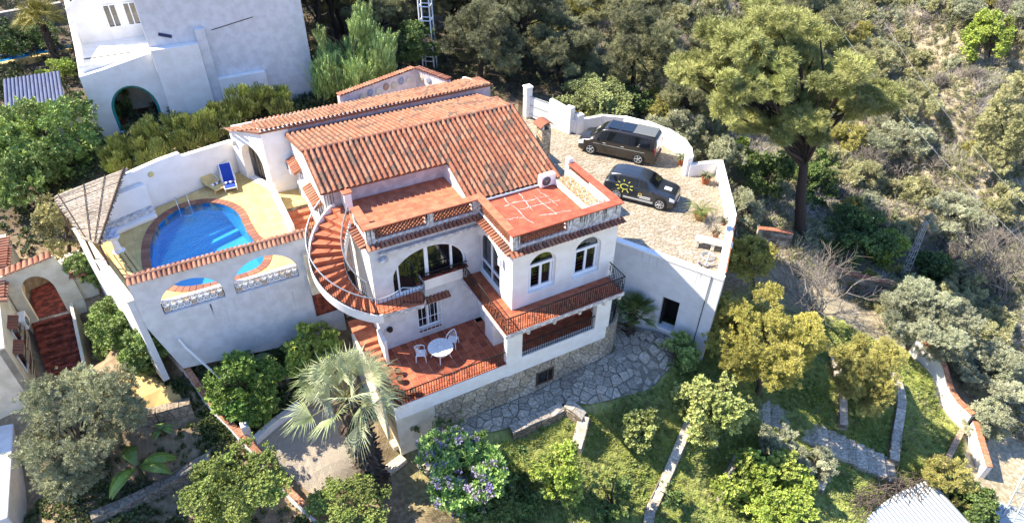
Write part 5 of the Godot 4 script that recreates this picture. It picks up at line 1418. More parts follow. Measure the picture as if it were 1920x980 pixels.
	garden_wall("boundary_wall", "tall white boundary wall with red tile edge on the right slope, lower stretch", [Vector2(25.9, 11.2), Vector2(25.1, 12.2), Vector2(24.2, 13.4)], 1.1, 0.3, M.white, M.stone, [Color(0.52, 0.22, 0.13), Color(0.58, 0.27, 0.16)], 0.0, false, 1.0, 0.08)
	garden_wall("boundary_wall", "grey boundary wall with red coping in the shade of the big pine", [Vector2(24.9, -0.4), Vector2(26.2, 1.2), Vector2(28.2, 2.9)], 1.5, 0.3, M.concrete, M.stone, [Color(0.5, 0.2, 0.12)], 0.0, false, 1.0, 0.08)
	garden_wall("boundary_wall", "short grey wall with red coping under the trunk of the big pine", [Vector2(21.8, -4.4), Vector2(23.7, -3.0)], 1.3, 0.35, M.concrete, M.stone, [Color(0.5, 0.2, 0.12)], 0.0, false, 1.0, 0.08)
	# stair down the slope
	var S := thing("garden_stair", "grey stone stair going down the slope to the right of the lawn", "stair", Vector3(14, -9, 6.5))
	var a := Vector2(12.6, 5.2); var c := Vector2(18.4, 11.2)
	var d := (c - a).normalized(); var n := 15
	for k in n:
		var q := a.lerp(c, (k + 0.5) / n)
		var b := MB.new(); b.col = stone_tones[k % 4] * 1.15
		b.box(Vector3(q.x, lerpf(-8.35, -10.95, (k + 0.5) / n) - 0.25 , q.y), Vector3(a.distance_to(c) / n - 0.012, 0.75, 1.7), Basis(Vector3(d.x, 0, d.y), Vector3.UP, Vector3(-d.y, 0, d.x)), 0.02)
		part("step", b, M.stone, S)
	# stepping slabs behind the palm
	var sn := 0
	for q in [[-6.6, 0.5, 0.3], [-5.9, -0.35, 0.2], [-5.0, 1.15, 0.25], [-4.2, 1.75, -0.1]]:
		var b := MB.new(); b.col = Color(0.66, 0.6, 0.52)
		b.box(Vector3(q[0], ground(q[0], q[1]) + 0.22, q[1]), Vector3(1.1, 0.3, 0.5), Basis(Vector3.UP, q[2]), 0.03)
		solo("stone_slab", b, M.stone, ["pale stone slab right behind the palm trunk", "pale stone slab against the terrace corner behind the palm", "pale slab between the palm trunk and the purple flowered bush", "pale slab just above the purple flowered bush"][sn], "slab", "stone slabs beside the palm"); sn += 1

# ---------------------------------------------------------------- vehicles: a body lofted through stations
# station: [x, bottom y, belt y, top y, half width low, half width belt, half width top]
func loft_point(st: Array, s: float, v: float, side: float) -> Vector3:   # s: station position, v: 0 sill .. 1 belt .. 2 roof edge .. 3 middle of the roof
	var i := clampi(int(s), 0, st.size() - 2)
	var t := s - i
	var q := []
	for k in 7:
		var a: float = st[maxi(i - 1, 0)][k]; var b: float = st[i][k]; var c: float = st[i + 1][k]; var d: float = st[mini(i + 2, st.size() - 1)][k]
		q.append(lerpf(b, c, t) if k == 0 else cubic_interpolate(b, c, a, d, t) * 0.5 + lerpf(b, c, t) * 0.5)
	var ring := [Vector2(q[4] * 0.97, q[1]), Vector2(q[4], q[1] + (q[2] - q[1]) * 0.35), Vector2(q[5], q[2]), Vector2(q[6], q[3] - 0.07), Vector2(q[6] * 0.86, q[3] - 0.015), Vector2(0, q[3])]
	var at := [0.0, 0.4, 1.0, 2.0, 2.2, 3.0]
	var p := Vector2(ring[5])
	for k in 5:
		if v <= at[k + 1]:
			p = (ring[k] as Vector2).lerp(ring[k + 1], (v - at[k]) / (at[k + 1] - at[k])); break
	return Vector3(q[0], p.y, p.x * side)

func loft_patch(st: Array, s0: float, s1: float, v0: float, v1: float, side: float, lift: float, ns := 8, nv := 5, skew0 := 0.0, skew1 := 0.0) -> MB:
	var b := MB.new()
	var P := []; var N := []
	for i in ns + 1:
		var row := []; var nrow := []
		for j in nv + 1:
			var v := lerpf(v0, v1, float(j) / nv)
			var f := float(j) / nv
			var s := lerpf(s0 + skew0 * f, s1 + skew1 * f, float(i) / ns)
			var p := loft_point(st, s, v, side)
			var e := 0.02
			var ds := loft_point(st, minf(s + e, st.size() - 1.001), v, side) - loft_point(st, maxf(s - e, 0.0), v, side)
			var dv := loft_point(st, s, minf(v + e, 2.999), side) - loft_point(st, s, maxf(v - e, 0.0), side)
			var n := ds.cross(dv).normalized() * -side
			if n.length() < 0.5: n = Vector3.UP
			if n.dot(Vector3(0, p.y - 0.6, p.z)) < 0 and v > 0.9: n = -n
			row.append(p + n * lift); nrow.append(n)
		P.append(row); N.append(nrow)
	for i in ns:
		for j in nv:
			var A = P[i][j]; var B = P[i + 1][j]; var D = P[i + 1][j + 1]; var E = P[i][j + 1]
			if (B - A).cross(D - A).dot(N[i][j]) > 0 or (E - D).cross(A - D).dot(N[i][j]) > 0:
				b.trin(A, B, D, N[i][j], N[i + 1][j], N[i + 1][j + 1]); b.trin(A, D, E, N[i][j], N[i + 1][j + 1], N[i][j + 1])
			else:
				b.trin(A, D, B, N[i][j], N[i + 1][j + 1], N[i + 1][j]); b.trin(A, E, D, N[i][j], N[i][j + 1], N[i + 1][j + 1])
	return b

func join_mb(a: MB, c: MB) -> void:
	a.v.append_array(c.v); a.n.append_array(c.n); a.c.append_array(c.c)

func local_part(called: String, b: MB, m: Material, parent: Node) -> MeshInstance3D: return put(called, b.mesh(m), parent)

func car_shell(T: Node3D, st: Array, paint: Material, wheels: Array, wr: float, track: float, tw: float, spokes: int) -> void:
	var last := st.size() - 1.0
	var body := MB.new()
	for sd in [1.0, -1.0]: join_mb(body, loft_patch(st, 0.0, last - 0.001, 0.0, 3.0, sd, 0.0, 44, 20))
	for e in [0.0, last - 0.001]:   # nose and tail
		var ring := []
		for k in 13: ring.append(loft_point(st, e, 3.0 * k / 12.0, 1.0))
		for k in 12:
			var a: Vector3 = ring[k]; var c: Vector3 = ring[k + 1]
			var am := Vector3(a.x, a.y, -a.z); var cm := Vector3(c.x, c.y, -c.z)
			if e == 0.0: body.quad(am, a, c, cm)
			else: body.quad(a, am, cm, c)
	local_part("body", body, paint, T)
	var under := MB.new(); under.box(Vector3(0, 0.27, 0), Vector3(st[0][0] - st[-1][0] - 0.5, 0.2, track * 1.86)); local_part("underbody", under, M.black, T)
	for w in wheels:
		for sd in [1.0, -1.0]:
			var a := MB.new()
			var bs := Basis(Vector3.RIGHT, PI / 2 * sd)
			a.lathe([Vector2(0, -0.01), Vector2(wr + 0.055, -0.01), Vector2(wr + 0.055, 0.012), Vector2(0, 0.012)], Vector3(w, wr + 0.02, sd * (track + 0.006)), 22, bs); local_part("wheel_arch", a, M.black, T)
			var W := Node3D.new(); named(W, "wheel", T); W.position = Vector3(w, wr, sd * (track - 0.06))
			var t := MB.new()
			t.lathe([Vector2(wr * 0.68, -tw / 2), Vector2(wr * 0.95, -tw / 2), Vector2(wr, -tw / 2 + 0.03), Vector2(wr, tw / 2 - 0.03), Vector2(wr * 0.95, tw / 2), Vector2(wr * 0.68, tw / 2)], Vector3.ZERO, 24, bs); local_part("tyre", t, M.rubber, W)
			var rm := MB.new()
			rm.lathe([Vector2(0, tw / 2 - 0.05), Vector2(wr * 0.6, tw / 2 - 0.05), Vector2(wr * 0.62, tw / 2 + 0.004), Vector2(wr * 0.7, tw / 2 + 0.004), Vector2(wr * 0.7, tw / 2 - 0.03)], Vector3.ZERO, 24, bs)
			local_part("rim", rm, M.galv, W)
			var sp := MB.new()
			for k in spokes:
				var ang := TAU * k / spokes
				sp.box(bs * Vector3(cos(ang) * wr * 0.33, tw / 2 - 0.02, sin(ang) * wr * 0.33), Vector3(wr * 0.62, 0.05, 0.055), bs * Basis(Vector3.UP, -ang), 0.008)
			sp.lathe([Vector2(0.06, tw / 2 - 0.03), Vector2(0.06, tw / 2 + 0.012), Vector2(0, tw / 2 + 0.015)], Vector3.ZERO, 12, bs)
			local_part("spokes", sp, M.steel if spokes > 5 else M.galv, W)

func make_van() -> void:
	var st := [[2.57, 0.42, 0.66, 0.74, 0.62, 0.64, 0.5], [2.50, 0.24, 0.78, 0.93, 0.84, 0.80, 0.62], [2.25, 0.22, 0.92, 1.06, 0.93, 0.90, 0.74], [1.72, 0.22, 1.05, 1.2, 0.96, 0.955, 0.80], [1.0, 0.22, 1.12, 1.78, 0.96, 0.96, 0.74], [0.6, 0.22, 1.13, 1.88, 0.96, 0.96, 0.76], [-0.6, 0.22, 1.13, 1.92, 0.96, 0.96, 0.78], [-2.1, 0.24, 1.13, 1.9, 0.96, 0.96, 0.78], [-2.42, 0.28, 1.12, 1.84, 0.95, 0.94, 0.77], [-2.55, 0.34, 1.08, 1.5, 0.92, 0.91, 0.78], [-2.57, 0.4, 0.9, 1.1, 0.9, 0.88, 0.8]]
	var T := thing("black_van", "dark brown black passenger van with roof panels, parked beside the curved white wall", "van")
	var pm := mat("van_paint", hexc("2b2826"), 0.28); pm.metallic = 0.3; pm.clearcoat_enabled = true; pm.clearcoat = 0.8; pm.clearcoat_roughness = 0.1
	car_shell(T, st, pm, [1.62, -1.55], 0.37, 0.94, 0.25, 5)
	for sd in [1.0, -1.0]:
		local_part("side_window", loft_patch(st, 3.55, 4.75, 1.12, 1.88, sd, 0.012, 8, 4, 0.5, 0.0), M.glass, T)
		local_part("side_window", loft_patch(st, 4.95, 6.0, 1.12, 1.88, sd, 0.012, 6, 4), M.glass, T)
		local_part("side_window", loft_patch(st, 6.08, 7.1, 1.12, 1.88, sd, 0.012, 6, 4), M.glass, T)
		local_part("headlight", loft_patch(st, 0.9, 2.2, 0.62, 0.98, sd, 0.008, 6, 3), M.frame, T)
		var tl := MB.new(); tl.col = Color(0.45, 0.02, 0.02); tl.box(Vector3(-2.53, 1.05, sd * 0.85), Vector3(0.1, 0.42, 0.13), Basis.IDENTITY, 0.03); local_part("tail_light", tl, M.paint, T)
		var mi := MB.new(); mi.box(Vector3(1.25, 1.2, sd * 1.05), Vector3(0.14, 0.2, 0.2), Basis.IDENTITY, 0.05); local_part("mirror", mi, pm, T)
		var tr := MB.new(); tr.box(Vector3(-0.2, 0.86, sd * 0.968), Vector3(3.4, 0.025, 0.012)); local_part("side_trim", tr, M.galv, T)
		for x in [0.75, -0.45]:
			var h := MB.new(); h.box(Vector3(x, 0.98, sd * 0.972), Vector3(0.2, 0.03, 0.03), Basis.IDENTITY, 0.01); local_part("door_handle", h, M.galv, T)
	var ws := MB.new(); for sd in [1.0, -1.0]: join_mb(ws, loft_patch(st, 3.12, 3.95, 2.05, 3.0, sd, 0.012, 6, 6))
	local_part("windscreen", ws, M.glass, T)
	var rf := MB.new(); rf.box(Vector3(0.35, 1.925, 0), Vector3(0.75, 0.03, 1.15), Basis(Vector3.BACK, 0.02), 0.01); local_part("glass_roof", rf, M.glass, T)
	rf = MB.new(); rf.box(Vector3(-0.5, 1.935, 0), Vector3(0.75, 0.03, 1.2), Basis.IDENTITY, 0.01); local_part("glass_roof", rf, M.glass, T)
	rf = MB.new(); rf.col = Color(0.12, 0.13, 0.135); rf.box(Vector3(-1.65, 1.93, 0), Vector3(1.4, 0.05, 1.3), Basis(Vector3.BACK, 0.01), 0.015); local_part("roof_panel", rf, M.paint, T)
	var rw := MB.new(); rw.box(Vector3(-2.525, 1.45, 0), Vector3(0.05, 0.55, 1.35), Basis(Vector3.BACK, -0.12), 0.02); local_part("rear_window", rw, M.frame, T)
	var pl := MB.new(); pl.box(Vector3(-2.585, 0.85, 0), Vector3(0.02, 0.12, 0.5)); local_part("number_plate", pl, M.frame, T)
	var bp := MB.new(); bp.box(Vector3(-2.56, 0.42, 0), Vector3(0.16, 0.2, 1.75), Basis.IDENTITY, 0.05); local_part("bumper", bp, M.black, T)
	var a := Vector3(11.55, 0, -12.2)
	T.position = Vector3(13.62, -0.2, -10.4)
	T.rotation.y = atan2(2.54, -1.96)

func make_car() -> void:
	var st := [[2.12, 0.4, 0.62, 0.80, 0.6, 0.62, 0.5], [2.04, 0.24, 0.78, 0.97, 0.8, 0.78, 0.62], [1.75, 0.2, 0.92, 1.08, 0.89, 0.86, 0.72], [1.02, 0.2, 1.04, 1.17, 0.91, 0.89, 0.76], [0.38, 0.2, 1.05, 1.58, 0.91, 0.9, 0.66], [-0.2, 0.2, 1.06, 1.66, 0.91, 0.91, 0.67], [-1.2, 0.2, 1.08, 1.64, 0.91, 0.91, 0.66], [-1.78, 0.22, 1.1, 1.52, 0.9, 0.88, 0.62], [-2.05, 0.28, 1.04, 1.2, 0.87, 0.83, 0.66], [-2.13, 0.36, 0.82, 0.98, 0.8, 0.77, 0.62]]
	var T := thing("grey_car", "dark grey compact hatchback with a yellow sun emblem painted on its side", "car")
	var pm := mat("car_paint", hexc("2f343b"), 0.3); pm.metallic = 0.4; pm.clearcoat_enabled = true; pm.clearcoat = 0.8; pm.clearcoat_roughness = 0.1
	car_shell(T, st, pm, [1.3, -1.27], 0.37, 0.88, 0.24, 7)
	for sd in [1.0, -1.0]:
		local_part("side_window", loft_patch(st, 3.5, 4.7, 1.12, 1.86, sd, 0.012, 8, 4, 0.45, 0.0), M.glass, T)
		local_part("side_window", loft_patch(st, 4.85, 6.1, 1.12, 1.86, sd, 0.012, 6, 4), M.glass, T)
		local_part("side_window", loft_patch(st, 6.25, 7.1, 1.2, 1.75, sd, 0.012, 6, 4), M.glass, T)
		local_part("headlight", loft_patch(st, 0.7, 1.9, 0.72, 1.02, sd, 0.01, 6, 3), M.frame, T)
		var tl := MB.new(); tl.col = Color(0.5, 0.02, 0.03); tl.box(Vector3(-1.98, 0.98, sd * 0.74), Vector3(0.16, 0.2, 0.2), Basis.IDENTITY, 0.05); local_part("tail_light", tl, M.paint, T)
		var mi := MB.new(); mi.box(Vector3(0.75, 1.06, sd * 0.98), Vector3(0.14, 0.15, 0.18), Basis.IDENTITY, 0.05); local_part("mirror", mi, pm, T)
		var sill := MB.new(); sill.box(Vector3(0, 0.33, sd * 0.905), Vector3(1.8, 0.1, 0.03), Basis.IDENTITY, 0.01); local_part("side_sill", sill, M.galv, T)
		for x in [0.2, -0.7]:
			var h := MB.new(); h.box(Vector3(x, 0.95, sd * 0.91), Vector3(0.18, 0.03, 0.03), Basis.IDENTITY, 0.01); local_part("door_handle", h, pm, T)
		# the painted sun: a ring with rays, and small lettering blocks of the firm below
		var sun := MB.new(); sun.col = Color(0.75, 0.72, 0.12)
		var c := Vector3(-0.85, 0.98, sd * 0.918)
		for k in 19:
			var a0 := 0.5 + k * 0.27; var a1 := a0 + 0.29
			var A := Vector3(cos(a0), sin(a0) * 0.7, 0); var B := Vector3(cos(a1), sin(a1) * 0.7, 0)
			if sd > 0: sun.quad(c + A * 0.2, c + A * 0.27, c + B * 0.27, c + B * 0.2)
			else: sun.quad(c + A * 0.27, c + A * 0.2, c + B * 0.2, c + B * 0.27)
		for k in 9:
			var an := 0.35 + TAU * k / 9.0; var d := Vector3(cos(an), sin(an) * 0.72, 0)
			var mid := c + d * 0.43
			if mid.y > 1.04: mid.z -= sd * (mid.y - 1.04) * 0.42 - sd * 0.012
			sun.box(mid, Vector3(0.17, 0.05, 0.012), Basis(Vector3.BACK, atan2(d.y, d.x)) * Basis(Vector3.RIGHT, 0.0))
		local_part("sun_emblem", sun, M.paint, T)
		var lg := MB.new(); lg.col = Color(0.75, 0.55, 0.1)
		for k in 5: lg.box(Vector3(0.1 + 0.09 * sin(k * 1.26), 0.72 + 0.06 * cos(k * 1.26), sd * 0.912), Vector3(0.05, 0.05, 0.012))
		lg.col = Color(0.62, 0.62, 0.6); lg.box(Vector3(0.35, 0.6, sd * 0.911), Vector3(0.75, 0.06, 0.01)); lg.box(Vector3(0.4, 0.5, sd * 0.909), Vector3(0.65, 0.05, 0.01))
		local_part("door_sticker", lg, M.paint, T)
	var ws := MB.new(); for sd in [1.0, -1.0]: join_mb(ws, loft_patch(st, 3.1, 3.9, 2.05, 3.0, sd, 0.012, 6, 6))
	local_part("windscreen", ws, M.glass, T)
	var hs := MB.new(); hs.col = Color(0.75, 0.75, 0.74); join_mb(hs, loft_patch(st, 2.05, 2.6, 2.55, 2.95, 1.0, 0.008, 4, 3)); local_part("bonnet_sticker", hs, M.frame, T)
	var hl := MB.new(); hl.col = Color(0.75, 0.55, 0.1)
	for k in 6: hl.box(Vector3(1.45 + 0.1 * sin(k * 1.05), 1.075, 0.12 + 0.1 * cos(k * 1.05)), Vector3(0.07, 0.012, 0.07))
	local_part("bonnet_emblem", hl, M.paint, T)
	var gr := MB.new(); gr.box(Vector3(2.08, 0.48, 0), Vector3(0.14, 0.16, 1.05), Basis.IDENTITY, 0.04); local_part("grille", gr, M.black, T)
	var bp := MB.new(); bp.box(Vector3(2.02, 0.34, 0), Vector3(0.24, 0.16, 1.45), Basis.IDENTITY, 0.06); local_part("bumper", bp, M.black, T)
	var pl := MB.new(); pl.box(Vector3(2.165, 0.46, 0), Vector3(0.02, 0.11, 0.5)); local_part("number_plate", pl, M.frame, T)
	T.position = Vector3(11.62, -0.2, -5.35)
	T.rotation.y = atan2(-2.15, 1.59)

func make_ac(at: Vector3, turn: float, label: String) -> void:
	var T := thing("air_conditioner", label, "air conditioner", at, "outdoor air conditioner units")
	T.rotation.y = turn
	var b := MB.new(); b.box(Vector3(0, 0.34, 0), Vector3(0.85, 0.62, 0.32), Basis.IDENTITY, 0.02); local_part("casing", b, M.plastic, T)
	b = MB.new(); b.lathe([Vector2(0, 0.0), Vector2(0.25, 0.0), Vector2(0.25, 0.012), Vector2(0, 0.012)], Vector3(-0.12, 0.34, 0.158), 20, Basis(Vector3.RIGHT, PI / 2)); local_part("fan_opening", b, M.dark, T)
	b = MB.new()
	for k in 4: b.lathe([Vector2(0.05 + k * 0.06, -0.006), Vector2(0.06 + k * 0.06, 0), Vector2(0.05 + k * 0.06, 0.006)], Vector3(-0.12, 0.34, 0.178), 18, Basis(Vector3.RIGHT, PI / 2))
	for k in 8: b.box(Vector3(-0.12, 0.34, 0.178) + Vector3(cos(k * PI / 4), sin(k * PI / 4), 0) * 0.13, Vector3(0.24, 0.008, 0.008), Basis(Vector3.BACK, k * PI / 4))
	local_part("fan_grille", b, M.galv, T)
	for x in [-0.3, 0.3]:
		b = MB.new(); b.box(Vector3(x, 0.015, 0), Vector3(0.06, 0.03, 0.36)); local_part("foot", b, M.galv, T)

func make_pot_plant(at: Vector3, r: float, h: float, label: String, kind: String, spread: float, n: int, col: Color) -> void:
	var T := thing("potted_plant", label, "potted plant", at, "terracotta pots on the parking terrace")
	var b := MB.new(); b.lathe([Vector2(0, 0.0), Vector2(r * 0.68, 0), Vector2(r * 0.95, h * 0.82), Vector2(r * 1.08, h * 0.83), Vector2(r * 1.08, h), Vector2(r * 0.95, h), Vector2(r * 0.9, h * 0.88), Vector2(0, h * 0.88)], Vector3.ZERO, 18); local_part("pot", b, M.pot, T)
	var rr := RandomNumberGenerator.new(); rr.seed = hash(label)
	var mesh := MB.new()
	for k in n:
		var a := k * 2.399 + rr.randf_range(-0.3, 0.3); var d := Vector3(cos(a), 0, sin(a)); var l := spread * rr.randf_range(0.75, 1.1); var up := rr.randf_range(0.4, 1.2)
		mesh.col = col * rr.randf_range(0.75, 1.25)
		var p := []
		for i in 6:
			var t := i / 5.0
			p.append(Vector3(0, h * 0.9, 0) + d * (l * t * (0.6 + 0.4 * t)) + Vector3.UP * (l * up * (t * 1.3 - t * t * 1.15)))
		var s := d.cross(Vector3.UP)
		if kind == "frond":
			mesh.tube(p, [0.012, 0.006], 3, false)
			for i in range(1, 6):
				for m in 3:
					var q: Vector3 = (p[i] as Vector3).lerp(p[i - 1], m / 3.0)
					for sg in [-1.0, 1.0]:
						var tip: Vector3 = q + s * sg * spread * 0.24 * (1.1 - i / 6.0) + d * spread * 0.12 - Vector3.UP * 0.05
						var e := d * 0.018
						mesh.tri(q - e, q + e, tip)
		else:
			for i in 5:
				var w := 0.035 * spread * 2.0 * sin(PI * (i + 0.4) / 5.6); var w2 := 0.035 * spread * 2.0 * sin(PI * (i + 1.4) / 6.4) if i < 4 else 0.0
				mesh.quad(p[i] - s * w, p[i] + s * w, p[i + 1] + s * w2, p[i + 1] - s * w2)
	local_part("leaves", mesh, M.leaf, T)

func make_chair_plastic(at: Vector3, turn: float, label: String) -> void:
	var T := thing("plastic_chair", label, "chair", at, "white plastic garden chairs at the terrace table")
	T.rotation.y = turn
	var b := MB.new(); b.box(Vector3(0, 0.43, 0), Vector3(0.46, 0.03, 0.46), Basis.IDENTITY, 0.012); local_part("seat", b, M.plastic, T)
	for x in [-0.21, 0.21]:
		for z in [-0.22, 0.22]:
			b = MB.new(); b.tube([Vector3(x * 1.12, 0, z * 1.12), Vector3(x, 0.43, z)], [0.025, 0.03], 6); local_part("leg", b, M.plastic, T)
	b = MB.new()
	var p := []
	for k in 11:
		var a := PI * k / 10.0
		p.append(Vector3(cos(a) * 0.27, 0.62 + 0.24 * sin(a), -0.06 - sin(a) * 0.24 + 0.24 * absf(cos(a))))
	b.tube(p, [0.024], 6); local_part("arm_rail", b, M.plastic, T)
	for k in 7:
		b = MB.new()
		var a := lerpf(0.55, PI - 0.55, k / 6.0)
		b.tube([Vector3(cos(a) * 0.2, 0.44, -0.2), Vector3(cos(a) * 0.27, 0.62 + 0.24 * sin(a), -0.06 - sin(a) * 0.24 + 0.24 * absf(cos(a)))], [0.016], 4); local_part("back_slat", b, M.plastic, T)
	for x in [-0.25, 0.25]:
		b = MB.new(); b.tube([Vector3(x, 0.42, 0.17), Vector3(x * 1.08, 0.62, 0.17)], [0.02], 5); local_part("arm_post", b, M.plastic, T)

func make_table() -> void:
	var T := thing("garden_table", "round white plastic garden table on the lower terrace", "table", Vector3(-3.05, -3.07, -1.55))
	var b := MB.new(); b.lathe([Vector2(0, 0.69), Vector2(0.57, 0.69), Vector2(0.62, 0.7), Vector2(0.62, 0.725), Vector2(0, 0.73)], Vector3.ZERO, 32); local_part("tabletop", b, M.plastic, T)
	b = MB.new()
	for k in 16: b.box(Vector3(cos(k * TAU / 16), 0, sin(k * TAU / 16)) * 0.34 + Vector3.UP * 0.733, Vector3(0.42, 0.006, 0.012), Basis(Vector3.UP, -k * TAU / 16))
	local_part("grooves", b, M.galv, T)
	for k in 4:
		var a := k * PI / 2 + 0.5
		b = MB.new(); b.tube([Vector3(cos(a) * 0.5, 0, sin(a) * 0.5), Vector3(cos(a) * 0.36, 0.4, sin(a) * 0.36), Vector3(cos(a) * 0.4, 0.69, sin(a) * 0.4)], [0.028], 6); local_part("leg", b, M.plastic, T)
	b = MB.new()
	var p := []
	for k in 17: p.append(Vector3(cos(k * TAU / 16) * 0.36, 0.38, sin(k * TAU / 16) * 0.36))
	b.tube(p, [0.018], 5, false); local_part("leg_ring", b, M.plastic, T)
	make_chair_plastic(Vector3(-3.95, -3.07, -1.9), 1.15, "white plastic chair to the left of the round table")
	make_chair_plastic(Vector3(-2.2, -3.07, -2.05), -0.75, "white plastic chair to the right of the round table, facing the steps")

func make_lounger(at: Vector3, turn: float, label: String, fr: Material, fabric: Material, towel: Material) -> void:
	var T := thing("sun_lounger", label, "sun lounger", at, "")
	T.rotation.y = turn   # head end at -Z
	var b := MB.new()
	for x in [-0.31, 0.31]: b.tube([Vector3(x, 0.3, 0.95), Vector3(x, 0.32, -0.15), Vector3(x, 0.95, -0.8)], [0.032], 6)
	b.tube([Vector3(-0.31, 0.3, 0.95), Vector3(0.31, 0.3, 0.95)], [0.03], 6); b.tube([Vector3(-0.31, 0.95, -0.8), Vector3(0.31, 0.95, -0.8)], [0.03], 6)
	local_part("frame", b, fr, T)
	for x in [-0.31, 0.31]:
		for z in [0.8, -0.35]:
			b = MB.new(); b.tube([Vector3(x, 0, z - 0.06), Vector3(x, 0.31, z)], [0.03], 6); local_part("leg", b, fr, T)
		b = MB.new(); b.tube([Vector3(x * 1.12, 0.34, 0.2), Vector3(x * 1.15, 0.52, 0.1), Vector3(x * 1.15, 0.54, -0.35), Vector3(x * 1.05, 0.42, -0.3)], [0.026], 5); local_part("armrest", b, fr, T)
	b = MB.new(); b.box(Vector3(0, 0.335, 0.4), Vector3(0.56, 0.025, 1.08), Basis.IDENTITY, 0.01); local_part("seat", b, fabric, T)
	b = MB.new(); b.box(Vector3(0, 0.645, -0.47), Vector3(0.56, 0.025, 0.9), Basis(Vector3.RIGHT, 0.77), 0.01); local_part("backrest", b, fabric, T)
	b = MB.new()
	for k in 4:
		b.col = Color(0.85, 0.85, 0.85) if k % 2 == 0 else Color(0.04, 0.06, 0.2)
		b.tube([Vector3(-0.24 + 0.12 * k, 0.41, 0.5), Vector3(-0.13 + 0.12 * k, 0.41, 0.46)], [0.065], 8)
	local_part("rolled_towel", b, M.paint, T)

func lattice_pole(T: Node3D, base: Vector3, top: Vector3, w0: float, w1: float, bays: int, th: float, m: Material) -> void:
	var up := (top - base).normalized(); var u := up.cross(Vector3(0.8, 0, 0.6)).normalized(); var v := up.cross(u)
	var cor := func(k: int, t: float) -> Vector3:
		var w := lerpf(w0, w1, t) * 0.5
		return base.lerp(top, t) + u * w * (1.0 if k == 0 or k == 3 else -1.0) + v * w * (1.0 if k < 2 else -1.0)
	for k in 4:
		var b := MB.new(); b.tube([cor.call(k, 0.0), cor.call(k, 1.0)], [th], 4); part("leg", b, m, T)
	for i in bays:
		var t0 := float(i) / bays; var t1 := float(i + 1) / bays
		var b := MB.new()
		for k in 4:
			b.tube([cor.call(k, t1), cor.call((k + 1) % 4, t1)], [th * 0.7], 4)
			if w0 > 0.94: b.tube([cor.call(k, t0), cor.call((k + 1) % 4, t1)], [th * 0.55], 4)
		part("brace", b, m, T)

